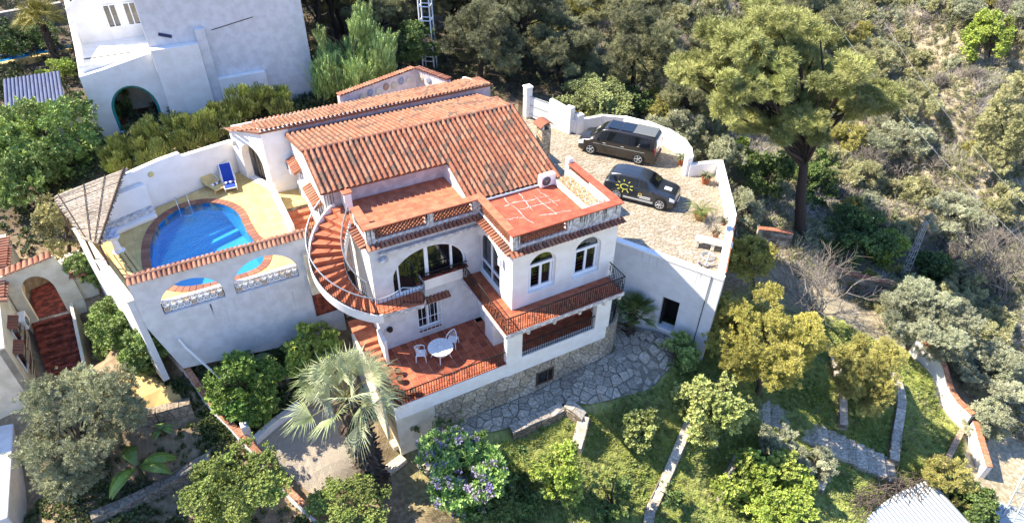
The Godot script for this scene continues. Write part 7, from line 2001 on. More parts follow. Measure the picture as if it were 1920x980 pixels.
func branches(b: MB, p: Vector3, d: Vector3, l: float, rad: float, depth: int, r: RandomNumberGenerator) -> void:
	var e := p + d * l; var m := p + d * l * 0.5 + rnd_dir(r) * l * 0.08
	b.tube([p, m, e], [rad, rad * 0.82, rad * 0.62], 4 if depth < 3 else 5, false)
	if depth <= 0: return
	for k in (3 if depth > 1 else 4):
		var n := (d + rnd_dir(r) * 0.85 + Vector3.UP * 0.15).normalized()
		branches(b, e if k < 2 else m, n, l * r.randf_range(0.6, 0.85), rad * 0.58, depth - 1, r)

# kind: [sprig, size, sprigs per m2, colour a, colour b, lumps, lump share, flatness, up bias, trunk radius, limbs, bark colour]
var KINDS := {
	"pine": ["needle", 0.46, 19.0, Color(0.19, 0.22, 0.05), Color(0.45, 0.45, 0.15), 30, 0.34, 0.55, 0.7, 0.36, 22, Color(0.13, 0.10, 0.085)],
	"darkpine": ["needle", 0.46, 17.0, Color(0.055, 0.07, 0.03), Color(0.29, 0.285, 0.13), 16, 0.38, 0.6, 0.5, 0.2, 12, Color(0.12, 0.10, 0.08)],
	"pepper": ["strand", 0.75, 11.0, Color(0.166, 0.273, 0.058), Color(0.370, 0.468, 0.146), 18, 0.42, 0.9, 3.0, 0.2, 8, Color(0.16, 0.12, 0.09)],
	"dark": ["broad", 0.30, 20.0, Color(0.069, 0.117, 0.031), Color(0.166, 0.234, 0.058), 12, 0.42, 0.9, 0.4, 0.1, 6, Color(0.14, 0.11, 0.08)],
	"lentisk": ["broad", 0.22, 44.0, Color(0.234, 0.282, 0.098), Color(0.429, 0.448, 0.176), 20, 0.34, 0.9, 0.6, 0.08, 5, Color(0.14, 0.11, 0.08)],
	"olive": ["fine", 0.34, 26.0, Color(0.254, 0.282, 0.166), Color(0.488, 0.488, 0.321), 15, 0.38, 0.9, 0.7, 0.13, 9, Color(0.2, 0.17, 0.14)],
	"slopeolive": ["fine", 0.42, 17.0, Color(0.293, 0.302, 0.137), Color(0.488, 0.458, 0.234), 14, 0.38, 0.9, 0.7, 0.12, 7, Color(0.25, 0.21, 0.17)],
	"lime": ["broad", 0.27, 26.0, Color(0.215, 0.312, 0.039), Color(0.468, 0.527, 0.108), 13, 0.4, 1.0, 0.7, 0.06, 5, Color(0.16, 0.12, 0.09)],
	"tamarisk": ["fine", 0.34, 27.0, Color(0.286, 0.280, 0.052), Color(0.546, 0.481, 0.117), 24, 0.33, 0.75, 0.8, 0.14, 14, Color(0.20, 0.16, 0.12)],
	"conic": ["fine", 0.3, 28.0, Color(0.254, 0.244, 0.058), Color(0.468, 0.420, 0.127), 14, 0.4, 1.0, 1.0, 0.1, 6, Color(0.18, 0.14, 0.1)],
	"broad": ["broad", 0.27, 30.0, Color(0.234, 0.293, 0.069), Color(0.468, 0.488, 0.166), 18, 0.36, 0.85, 0.9, 0.13, 10, Color(0.2, 0.16, 0.12)],
	"broad2": ["broad", 0.36, 17.0, Color(0.146, 0.244, 0.049), Color(0.370, 0.448, 0.127), 16, 0.38, 0.85, 0.7, 0.16, 9, Color(0.2, 0.16, 0.12)],
	"bush": ["broad", 0.28, 30.0, Color(0.146, 0.234, 0.049), Color(0.332, 0.410, 0.117), 14, 0.4, 0.95, 0.7, 0.06, 4, Color(0.16, 0.12, 0.09)],
	"citrus": ["broad", 0.27, 30.0, Color(0.098, 0.195, 0.029), Color(0.293, 0.390, 0.069), 14, 0.4, 0.95, 0.7, 0.09, 6, Color(0.16, 0.12, 0.09)],
	"ground": ["broad", 0.17, 60.0, Color(0.195, 0.273, 0.049), Color(0.390, 0.429, 0.117), 22, 0.32, 0.7, 0.9, 0.04, 3, Color(0.16, 0.12, 0.09)],
	"terrace": ["broad", 0.2, 34.0, Color(0.098, 0.146, 0.039), Color(0.234, 0.273, 0.078), 12, 0.4, 0.9, 0.6, 0.05, 5, Color(0.16, 0.12, 0.09)],
	"flower": ["big", 0.3, 24.0, Color(0.117, 0.234, 0.039), Color(0.293, 0.429, 0.117), 18, 0.38, 0.95, 0.7, 0.08, 6, Color(0.16, 0.12, 0.09)],
	"greygreen": ["fine", 0.3, 28.0, Color(0.215, 0.234, 0.117), Color(0.429, 0.429, 0.244), 22, 0.33, 0.9, 0.5, 0.13, 16, Color(0.26, 0.22, 0.18)],
	"olivey": ["broad", 0.24, 26.0, Color(0.234, 0.225, 0.098), Color(0.468, 0.410, 0.156), 14, 0.38, 0.95, 0.4, 0.1, 9, Color(0.2, 0.16, 0.12)],
	"cypress": ["spray", 0.5, 22.0, Color(0.127, 0.166, 0.035), Color(0.312, 0.332, 0.078), 14, 0.4, 1.1, 2.5, 0.07, 4, Color(0.14, 0.1, 0.08)],
}

func plant(q: Array, seed_: int) -> void:
	var kind: String = q[0]; var base: Vector3 = q[4]; var off: Vector3 = q[5]; var R := Vector3(q[6], q[7], q[6])
	base.y = ground(base.x, base.z)
	var T := thing(q[1], q[3], q[2], base)
	var r := RandomNumberGenerator.new(); r.seed = seed_
	var c := base + off
	if kind == "bare":
		var b := MB.new(); b.col = Color(0.60, 0.55, 0.49)
		for k in 8:
			branches(b, base + Vector3(r.randf_range(-0.3, 0.3), -0.2, r.randf_range(-0.3, 0.3)), (off.normalized() + rnd_dir(r) * 0.55).normalized(), (off.length() + R.y) * 0.33, 0.075, 4, r)
		part("branches", b, M.bark, T)
		return
	var K: Array = KINDS[kind]
	var lumps := lumps_of(c, R, int(K[5] * 1.8), K[6] * 0.72, r, K[7], 0.84, -0.35 if kind == "pine" else -0.75)
	if kind == "pine":   # pads of needles at many heights, the left side higher than the right
		lumps = []
		var lat := Vector3(0.872, 0, 0.49); var dep := Vector3(-0.49, 0, 0.872)
		for k in 84:
			var u := r.randf_range(-1, 1); var w := r.randf_range(-1, 1); var h := r.randf_range(-1, 1)
			if u * u + w * w > 1.0: continue
			var top := 3.3 * sqrt(maxf(0.05, 1.0 - u * u * 0.8 - w * w * 0.5))
			var p := base + Vector3(-4.3, 12.0 - u * 0.9, -2.4) + lat * u * 6.4 + dep * w * 4.2 + Vector3.UP * h * top
			var sz := r.randf_range(0.6, 1.5)
			lumps.append([p, Vector3(sz, sz * r.randf_range(0.32, 0.55), sz)])
		wood(T, base, base + Vector3(-2.5, 10.6, -1.4), 0.33, lumps, 44, K[11], r)
		foliage("crown", K[0], lumps, 0.56, 26.0, K[3], K[4], T, r, 0.9, 0.3, 22000)
		return
	if off.y - R.y > 0.5 and kind not in ["pine", "darkpine", "tamarisk", "broad"]:   # low plants are leafy down to the ground
		for k in 6:
			var d := rnd_dir(r)
			lumps.append([base.lerp(c, r.randf_range(0.25, 0.7)) + Vector3(d.x, 0, d.z) * R.x * 0.5, R * 0.42])
	wood(T, base, c + Vector3.UP * R.y * (0.1 if kind != "pine" else -0.1), K[9], lumps, K[10], K[11], r)
	foliage("crown", K[0], lumps, K[1], K[2], K[3], K[4], T, r, K[8] if kind != "pepper" else 2.5, 0.35, 14000)
	if kind == "flower":
		var heads := []; var hc := []
		for k in 150:
			var L: Array = lumps[r.randi() % lumps.size()]
			var d := rnd_dir(r); d.y = absf(d.y)
			if d.x > 0.5 and d.z > 0.2: continue
			heads.append(Transform3D(turn_to(d, r).scaled(Vector3.ONE * r.randf_range(0.4, 0.75)), L[0] + d * L[1] * 1.05))
			hc.append(Color(0.34, 0.27, 0.42).lerp([Color(0.50, 0.43, 0.52), Color(0.22, 0.17, 0.42)][r.randi() % 2], r.randf()))
		copies("flower_heads", sprigs["flower"], heads, hc, T, true)

# fan palm: trunk, skirt of dead fronds, fan fronds
func fan_palm(called: String, label: String, base: Vector3, h: float, lean: Vector3, tr: float, n: int, pet: float, blade: float, ca: Color, cb: Color, droop: float, seed_: int) -> void:
	base.y = ground(base.x, base.z)
	var T := thing(called, label, "palm", base)
	var r := RandomNumberGenerator.new(); r.seed = seed_
	var top := base + Vector3.UP * h + lean
	var b := MB.new(); b.col = Color(0.14, 0.11, 0.09)
	b.tube([base - Vector3.UP * 0.3, base.lerp(top, 0.3), base.lerp(top, 0.7), top], [tr * 1.15, tr, tr * 1.05, tr * 0.8], 12)
	part("trunk", b, M.bark, T)
	b = MB.new()   # stubs of old leaf bases
	for k in int(h * 60.0 * tr / 0.4):
		var t := r.randf(); var a := r.randf() * TAU; var d := Vector3(cos(a), 0, sin(a))
		var p := base.lerp(top, t) + d * tr * 0.95
		b.col = Color(0.20, 0.15, 0.11) * r.randf_range(0.5, 1.3)
		var e := p + d * r.randf_range(0.12, 0.34) + Vector3.UP * r.randf_range(-0.22, 0.2)
		var s := d.cross(Vector3.UP) * 0.07
		b.quad(p - s, p + s, e + s * 0.6, e - s * 0.6); b.tri(p - s, e - s * 0.6, p + s - Vector3.UP * 0.06)
	part("leaf_stubs", b, M.bark, T)
	for k in n:
		b = MB.new()
		var a := k * 2.399 + r.randf_range(-0.2, 0.2)
		var el := lerpf(1.45, -0.12, pow(float(k) / n, 0.9)) + r.randf_range(-0.15, 0.15)
		var d := Vector3(cos(a) * cos(el), sin(el), sin(a) * cos(el))
		var L := pet * r.randf_range(0.8, 1.15)
		var hub := top + d * L - Vector3.UP * 0.12 * L
		b.col = Color(0.22, 0.2, 0.07)
		b.tube([top, top + d * L * 0.55, hub], [0.035, 0.025, 0.018], 4, false)
		var side := d.cross(Vector3.UP).normalized(); var up := side.cross(d).normalized()
		var rl := r.randf_range(-1.0, 1.0)
		side = side.rotated(d, rl); up = up.rotated(d, rl)
		var segs := 30; var span := r.randf_range(1.0, 1.7); var fold := r.randf_range(0.1, 0.5)
		var tone := ca.lerp(cb, r.randf()) * r.randf_range(0.85, 1.2)
		for i in segs:
			var th := lerpf(-span, span, (i + 0.5) / segs) ; var dth := span / segs
			var l := blade * (0.72 + 0.28 * cos(th * 0.7)) * r.randf_range(0.9, 1.08)
			var f := d * cos(th) + side * sin(th) + up * fold * absf(sin(th))
			f = f.normalized()
			var w := side * cos(th) - d * sin(th)
			b.col = tone * r.randf_range(0.8, 1.2)
			var m := hub + f * l * 0.55; var q := hub + f * l - Vector3.UP * droop * l * r.randf_range(0.2, 1.8)
			var ww := l * 0.55 * dth * 0.58
			var rid := up * 0.02
			b.quad(hub, m - w * ww, m + rid, hub + rid * 0.3) ; b.quad(hub + rid * 0.3, m + rid, m + w * ww, hub)
			b.tri(m - w * ww, q, m + rid); b.tri(m + rid, q, m + w * ww)
		part("frond", b, M.leaf, T)

func banana(label: String, base: Vector3, n: int, l: float, col: Color, seed_: int) -> void:
	base.y = ground(base.x, base.z)
	var T := thing("banana_plant", label, "banana plant", base)
	var r := RandomNumberGenerator.new(); r.seed = seed_
	var b := MB.new(); b.col = Color(0.2, 0.2, 0.07)
	b.tube([base - Vector3.UP * 0.2, base + Vector3.UP * l * 0.7], [0.1, 0.06], 8); part("stem", b, M.bark, T)
	for k in n:
		b = MB.new(); b.col = col * r.randf_range(0.75, 1.25)
		var a := k * 2.2 + r.randf_range(-0.3, 0.3); var d := Vector3(cos(a), 0, sin(a)); var s := d.cross(Vector3.UP)
		var p := []
		var up := r.randf_range(0.55, 1.0)
		for i in 9:
			var t := i / 8.0
			p.append(base + Vector3.UP * l * 0.6 + d * l * t * 0.95 + Vector3.UP * l * up * (t * 1.5 - t * t * 1.6))
		for i in 8:
			var w := 0.17 * l * sin(PI * clampf((i - 0.3) / 7.8, 0, 1)); var w2 := 0.17 * l * sin(PI * clampf((i + 0.7) / 7.8, 0, 1))
			var dn := Vector3.UP * 0.35
			b.quad(p[i] - s * w - dn * w, p[i], p[i + 1], p[i + 1] - s * w2 - dn * w2); b.quad(p[i], p[i] + s * w - dn * w, p[i + 1] + s * w2 - dn * w2, p[i + 1])
		part("leaf", b, M.waxy, T)

var VEG := [
	["pine", "pine_tree", "tree", "huge umbrella shaped pine with bare trunk standing in the ravine right of the driveway", Vector3(25.71, -6.53, -3.65), Vector3(-5.17, 11.92, -2.91), 6.11, 3.05],
	["darkpine", "pine_tree", "tree", "pine with pale sunlit tufts directly above the white gate", Vector3(16.74, -0.62, -22.13), Vector3(-0.35, 3.22, -0.20), 3.08, 2.00],
	["darkpine", "pine_tree", "tree", "dark pine right of the lattice pylon, behind the back roof", Vector3(10.07, 0.11, -23.55), Vector3(0.22, 3.50, 0.12), 2.94, 2.94],
	["darkpine", "pine_tree", "tree", "shaded pine between the gate pine and the huge umbrella pine", Vector3(21.80, -1.59, -19.15), Vector3(-0.62, 3.92, -0.35), 3.09, 3.73],
	["darkpine", "pine_tree", "tree", "tall dark pine at the top edge, left of the lattice pylon", Vector3(5.35, 0.43, -32.45), Vector3(0.37, 3.89, 0.21), 2.97, 1.48],
	["darkpine", "pine_tree", "tree", "dark pine at the top edge directly behind the weeping tree", Vector3(3.45, 1.09, -37.02), Vector3(-0.38, 3.09, -0.21), 2.67, 1.33],
	["darkpine", "pine_tree", "tree", "grey green pine at the top edge above the gate pine", Vector3(16.72, -0.03, -28.20), Vector3(-0.10, 4.22, -0.06), 3.49, 1.75],
	["darkpine", "pine_tree", "tree", "pale green pine at the top edge, left of the huge umbrella pine", Vector3(26.08, -0.92, -26.95), Vector3(-0.43, 4.22, -0.24), 3.71, 1.85],
	["darkpine", "pine_tree", "tree", "dark pine at the top edge right of the huge umbrella pine", Vector3(42.32, -1.49, -20.66), Vector3(-1.15, 4.60, -0.64), 4.56, 2.28],
	["darkpine", "pine_tree", "tree", "dark pine at the top edge right of the pylon", Vector3(11.61, 0.07, -31.82), Vector3(0.15, 4.23, 0.08), 2.64, 1.44],
	["darkpine", "pine_tree", "tree", "small shaded pine low behind the curved white wall", Vector3(22.82, -2.40, -13.63), Vector3(-0.41, 2.59, -0.23), 2.17, 1.84],
	["pepper", "weeping_tree", "tree", "light green weeping pepper tree between the white neighbour house and the pylon", Vector3(0.74, 0.56, -24.38), Vector3(0.08, 3.50, 0.04), 3.00, 3.17],
	["dark", "dark_tree", "tree", "dark green leafy tree between the weeping tree and the lattice pylon", Vector3(5.96, 0.50, -26.86), Vector3(0.14, 2.10, 0.08), 1.82, 1.82],
	["lentisk", "round_bush", "bush", "big round pale green bush beside the white gate", Vector3(16.17, -1.02, -17.07), Vector3(-0.10, 1.27, -0.06), 2.94, 1.47],
	["olive", "grey_shrub", "shrub", "grey green shrub behind the curved wall to the right of the van", Vector3(20.44, -1.92, -12.63), Vector3(-0.19, 1.28, -0.10), 1.93, 0.96],
	["olive", "grey_shrub", "shrub", "greyish shrub outside the notch of the driveway parapet", Vector3(22.31, -3.35, -9.57), Vector3(-0.26, 1.43, -0.15), 1.71, 1.03],
	["lime", "lime_shrub", "shrub", "bright lime green shrub at the foot of the huge pine", Vector3(26.23, -4.95, -10.96), Vector3(-0.23, 1.16, -0.13), 1.15, 1.15],
	["dark", "dark_shrub", "shrub", "dark shaded shrub beside the trunk of the huge pine", Vector3(25.71, -5.60, -7.17), Vector3(-0.46, 2.04, -0.26), 1.93, 1.61],
	["olive", "grey_shrub", "shrub", "grey shrub outside the long right edge of the driveway parapet", Vector3(22.32, -6.05, -5.76), Vector3(-0.32, 1.58, -0.18), 1.12, 1.68],
	["tamarisk", "yellow_tree", "tree", "small yellow green tree against the outer corner of the parking terrace", Vector3(17.92, -6.84, -0.32), Vector3(-1.00, 3.40, -0.56), 1.45, 1.18],
	["tamarisk", "yellow_tree", "tree", "large yellow green feathery tree beside the tall retaining wall", Vector3(13.30, -8.11, 4.92), Vector3(-0.55, 4.81, -0.31), 2.92, 2.46],
	["olive", "olive_tree", "tree", "big silvery olive tree in front of the small lattice pole", Vector3(27.46, -10.06, 6.76), Vector3(-1.21, 3.39, -0.68), 2.90, 1.58],
	["conic", "conical_shrub", "shrub", "olive green conical shrub between two terrace walls", Vector3(19.28, -9.52, 8.08), Vector3(-1.10, 3.36, -0.62), 1.70, 2.33],
	["broad", "leafy_tree", "tree", "rounded pale green leafy tree at the head of the long lawn wall", Vector3(9.12, -8.61, 6.35), Vector3(-0.82, 3.24, -0.46), 1.87, 1.96],
	["broad", "leafy_shrub", "shrub", "small upright yellowish shrub alone on the lawn", Vector3(5.01, -7.79, 4.84), Vector3(-0.18, 1.52, -0.10), 0.96, 1.05],
	["lime", "lime_shrub", "shrub", "tall yellow green shrub on the lawn below the raised bed", Vector3(-0.07, -8.31, 5.37), Vector3(-0.15, 2.83, -0.08), 1.10, 1.82],
	["dark", "dark_shrub", "shrub", "dark low shrub right of the tall yellow green shrub", Vector3(1.94, -8.97, 6.79), Vector3(-0.17, 1.83, -0.10), 1.00, 1.20],
	["olive", "grey_shrub", "shrub", "silvery shrub to the left of the garden stair", Vector3(12.21, -9.34, 8.16), Vector3(-0.32, 1.38, -0.18), 1.01, 1.01],
	["olive", "grey_shrub", "shrub", "silvery low shrub just below the garden stair", Vector3(13.60, -9.99, 9.53), Vector3(-0.31, 1.18, -0.17), 0.95, 0.66],
	["lime", "green_shrub", "shrub", "wide bright green shrub mass at the bottom right of centre", Vector3(9.87, -10.13, 9.75), Vector3(-0.42, 1.89, -0.24), 2.25, 1.13],
	["dark", "dark_shrub", "shrub", "dark shrub along the shaded right side of the long lawn wall", Vector3(4.90, -9.25, 7.69), Vector3(-0.20, 1.39, -0.11), 0.62, 1.04],
	["conic", "conical_shrub", "shrub", "yellow green bush below the end of the white boundary wall", Vector3(20.43, -11.86, 13.66), Vector3(-0.75, 2.00, -0.42), 1.19, 1.19],
	["dark", "dark_shrub", "shrub", "dark green bush at the bottom edge next to the pale blue slab", Vector3(20.94, -12.29, 14.91), Vector3(-0.61, 1.54, -0.34), 1.28, 0.77],
	["citrus", "citrus_tree", "tree", "glossy dark green citrus tree below the arched pool wall", Vector3(-12.02, -5.11, -4.29), Vector3(0.12, 2.20, 0.07), 1.64, 1.47],
	["lime", "yellow_shrub", "shrub", "yellow green leafy shrub below the spiral stair", Vector3(-8.69, -4.27, -4.99), Vector3(0.23, 1.53, 0.13), 1.44, 0.82],
	["ground", "leafy_bush", "bush", "large fresh green bush at the bottom edge left of the gravel yard", Vector3(-13.86, -6.68, -0.27), Vector3(0.53, 2.49, 0.30), 2.08, 1.08],
	["ground", "low_bush", "bush", "low green bush along the bottom edge below the gravel yard", Vector3(-9.42, -7.36, 2.03), Vector3(0.15, 1.23, 0.08), 1.78, 0.89],
	["terrace", "dark_bush", "bush", "small dark bush growing against the white terrace edge", Vector3(-4.31, -5.98, -0.05), Vector3(0.05, 1.02, 0.03), 1.24, 0.62],
	["flower", "flowering_bush", "bush", "big bush with purple flower clusters below the terrace", Vector3(-4.28, -7.21, 3.25), Vector3(0.00, 2.40, 0.00), 1.87, 1.19],
	["dark", "dark_bush", "bush", "dark shaded bush right of the purple flowered bush", Vector3(-2.11, -8.35, 4.41), Vector3(-0.03, 2.00, -0.02), 1.54, 1.02],
	["greygreen", "grey_tree", "tree", "large grey green tree at the lower left beside the cream house", Vector3(-19.59, -6.53, -5.22), Vector3(1.13, 3.95, 0.64), 2.39, 2.39],
	["bush", "round_bush", "bush", "upper bush of the row along the outside of the low pool side wall", Vector3(-17.73, -3.53, -12.84), Vector3(0.43, 1.69, 0.24), 1.04, 1.04],
	["bush", "round_bush", "bush", "middle bush of the row along the outside of the low pool side wall", Vector3(-16.90, -3.63, -10.31), Vector3(0.45, 1.68, 0.25), 1.26, 0.99],
	["bush", "round_bush", "bush", "lowest bush of the row beside the pool wall, above the brick capped wall", Vector3(-15.95, -3.92, -8.07), Vector3(0.37, 1.68, 0.21), 1.06, 0.98],
	["bush", "round_bush", "bush", "highest bush of the hedge, beside the sunlit gateway terrace", Vector3(-18.13, -3.05, -14.95), Vector3(0.41, 1.35, 0.23), 1.07, 0.98],
	["bush", "round_bush", "bush", "big bush pressed against the middle of the low pool side wall", Vector3(-17.54, -3.94, -11.64), Vector3(1.03, 2.37, 0.58), 1.33, 1.33],
	["bush", "round_bush", "bush", "tall bush covering the foot of the pool side wall below the left arch", Vector3(-15.75, -3.86, -8.22), Vector3(0.76, 2.23, 0.43), 1.16, 1.32],
	["olivey", "mottled_tree", "tree", "mottled grey and yellow tree at the corner of the reed pergola", Vector3(-18.66, -2.49, -17.49), Vector3(0.79, 2.39, 0.44), 1.49, 2.06],
	["broad2", "big_leafy_tree", "tree", "big leafy green tree at the left edge below the neighbour pool", Vector3(-19.20, -0.96, -25.34), Vector3(0.93, 3.13, 0.52), 2.92, 3.08],
	["broad2", "big_leafy_tree", "tree", "second leafy green tree, lower left of the reed pergola", Vector3(-20.75, -1.83, -22.89), Vector3(0.80, 2.06, 0.45), 1.85, 1.60],
	["cypress", "hedge_shrub", "hedge", "tall dark hedge shrub nearest the reed pergola", Vector3(-14.51, 1.22, -19.58), Vector3(0.22, 0.97, 0.12), 1.14, 0.94],
	["cypress", "hedge_shrub", "hedge", "second hedge shrub behind the white pool wall", Vector3(-12.89, 1.91, -18.27), Vector3(0.35, 1.24, 0.20), 1.17, 1.08],
	["cypress", "hedge_shrub", "hedge", "third hedge shrub behind the pool wall, in front of the big arch", Vector3(-11.09, 1.87, -19.33), Vector3(0.35, 1.37, 0.20), 1.28, 1.08],
	["cypress", "hedge_shrub", "hedge", "hedge shrub behind the pool wall next to the porch", Vector3(-9.33, 1.93, -19.49), Vector3(0.24, 1.04, 0.13), 1.06, 0.96],
	["cypress", "hedge_shrub", "hedge", "dense dark hedge in front of the tall blue white wall", Vector3(-6.67, 1.47, -22.16), Vector3(0.21, 1.07, 0.12), 1.96, 0.98],
	["broad2", "leafy_shrub", "shrub", "light green shrub in front of the turquoise arch of the neighbour house", Vector3(-15.28, -0.09, -29.24), Vector3(0.44, 1.37, 0.24), 1.28, 1.17],
	["lime", "yellow_shrub", "shrub", "yellow green bush beside the neighbour pool", Vector3(-18.78, -1.02, -41.58), Vector3(0.37, 1.02, 0.21), 1.35, 0.91],
	["dark", "dark_tree", "tree", "dark leafy tree under the dead branches at the upper left corner", Vector3(-21.07, -0.30, -47.72), Vector3(0.53, 1.36, 0.30), 2.66, 1.33],
	["bare", "bare_tree", "tree", "leafless pale grey tree behind the yellow green tree", Vector3(21.05, -8.15, 2.54), Vector3(-0.71, 3.73, -0.40), 2.57, 2.83],
	["bare", "bare_tree", "tree", "small leafless pale shrub on the sunny slope above the ravine", Vector3(38.78, -6.31, -5.24), Vector3(-0.40, 1.21, -0.23), 1.27, 0.91],
	["lime", "green_shrub", "shrub", "vivid dark green round shrub high on the right slope", Vector3(50.18, 0.67, -8.14), Vector3(-0.72, 1.78, -0.40), 1.84, 2.05],
	["slopeolive", "slope_tree", "tree", "long pale olive green tree at the right edge of the slope", Vector3(42.34, -4.60, 0.25), Vector3(-1.65, 3.94, -0.93), 1.61, 5.19],
	["bare", "bare_tree", "tree", "leafless silver tree at the right edge below the power lines", Vector3(36.51, -9.41, 5.80), Vector3(-1.46, 3.52, -0.82), 2.69, 2.98],
	["olive", "grey_shrub", "shrub", "large grey green shrub mass at the right edge below the bare silver tree", Vector3(29.79, -11.59, 10.30), Vector3(-1.00, 2.45, -0.56), 2.04, 1.07],
	["olive", "grey_shrub", "shrub", "grey green shrub outside the white boundary wall", Vector3(27.14, -12.69, 11.91), Vector3(-0.72, 1.78, -0.40), 1.15, 1.15],
	["slopeolive", "slope_shrub", "shrub", "pale grey green shrub halfway up the right slope", Vector3(42.15, -3.51, -8.40), Vector3(-0.63, 1.88, -0.36), 2.61, 1.42],
	["slopeolive", "slope_shrub", "shrub", "grey green shrub on the slope right of the huge pine crown", Vector3(42.97, -2.05, -12.74), Vector3(-0.59, 1.89, -0.33), 2.50, 1.71],
	["olive", "grey_shrub", "shrub", "round grey shrub in the middle of the right slope", Vector3(39.91, -5.07, -7.09), Vector3(-0.55, 1.67, -0.31), 2.58, 1.29],
	["dark", "dark_shrub", "shrub", "dark shrub in the shadow beyond the huge pine trunk", Vector3(29.17, -7.94, -1.46), Vector3(-0.48, 1.65, -0.27), 2.65, 1.33],
	["lime", "green_shrub", "shrub", "green shrub on the lit edge of the pine shadow", Vector3(31.26, -8.52, -0.13), Vector3(-0.46, 1.44, -0.26), 1.53, 0.83],
	["broad2", "leafy_shrub", "shrub", "shaded leafy shrub at the foot of the retaining wall corner", Vector3(8.90, -5.69, 2.82), Vector3(-0.18, 1.22, -0.10), 0.90, 0.71],
	["olive", "grey_shrub", "shrub", "grey shrub above the olive tree on the slope", Vector3(37.55, -7.65, 0.73), Vector3(-0.72, 1.90, -0.40), 2.15, 1.07],
	["slopeolive", "slope_shrub", "shrub", "yellowish shrub at the right edge of the slope below the pale olive tree", Vector3(41.36, -6.82, 1.69), Vector3(-0.59, 1.42, -0.33), 1.58, 1.25],
]

func scatter(called: String, kind: String, region: PackedVector2Array, n: int, size: float, ca: Color, cb: Color, seed_: int, clump := 0.0, lift := 0.0) -> void:
	var r := RandomNumberGenerator.new(); r.seed = seed_
	var lo := Vector2(INF, INF); var hi := -lo
	for p in region:
		lo = lo.min(p); hi = hi.max(p)
	var f := FastNoiseLite.new(); f.seed = seed_; f.frequency = 0.22; f.fractal_octaves = 3
	var xfs := []; var cols := []; var tries := 0
	while xfs.size() < n and tries < n * 6:
		tries += 1
		var p := Vector2(r.randf_range(lo.x, hi.x), r.randf_range(lo.y, hi.y))
		if not Geometry2D.is_point_in_polygon(p, region): continue
		var t := f.get_noise_2d(p.x, p.y) * 0.5 + 0.5
		if r.randf() < clump * (1.0 - smoothstep(0.35, 0.6, t)): continue
		var y := ground(p.x, p.y)
		var s := size * r.randf_range(0.5, 1.4)
		xfs.append(Transform3D(Basis(Vector3.UP, r.randf() * TAU) * Basis(Vector3.RIGHT, r.randf_range(-0.3, 0.3)).scaled(Vector3(s, s * r.randf_range(0.7, 1.3), s)), Vector3(p.x, y + lift * r.randf(), p.y)))
		cols.append(ca.lerp(cb, clampf(t + r.randf_range(-0.35, 0.35), 0, 1)))
	var o := copies(called, sprigs[kind], xfs, cols, self, true)
	tag(o, "", "")
	o.remove_meta("label"); o.remove_meta("category")

func poly(a: Array) -> PackedVector2Array:
	var p := PackedVector2Array()
	for i in range(0, a.size(), 2): p.append(Vector2(a[i], a[i + 1]))
	return p

var ORD := ["first", "second", "third", "fourth", "fifth", "sixth", "seventh", "eighth", "ninth", "tenth", "eleventh", "twelfth", "thirteenth", "fourteenth", "fifteenth", "sixteenth", "seventeenth", "eighteenth", "nineteenth", "twentieth", "twenty-first", "twenty-second", "twenty-third", "twenty-fourth", "twenty-fifth", "twenty-sixth", "twenty-seventh", "twenty-eighth", "twenty-ninth", "thirtieth"]
func on_photo(p: Vector3) -> Vector2:   # where a point stands in the photograph, for telling left from right in the labels
	var d := p - cam_at
	var k := d.dot(Vector3(0.3859311, -0.61552393, -0.68715899)) * 0.3996
	return Vector2(d.dot(Vector3(0.87743662, 0.01488781, 0.4794615)) / k / 1.96, -d.dot(Vector3(0.28488974, 0.78797756, -0.5458289)) / k)

func label_bands(list: Array, bands: Array, looks: String) -> void:   # list: [node, place in the photo]
	for b in bands:
		var row := list.filter(func(q): return q[1].y >= b[0] and q[1].y < b[1])
		row.sort_custom(func(p, q): return p[1].x < q[1].x)
		for i in row.size():
			row[i][0].set_meta("label", "%s, %s from the left %s" % [looks, ORD[mini(i, 29)], b[2]])

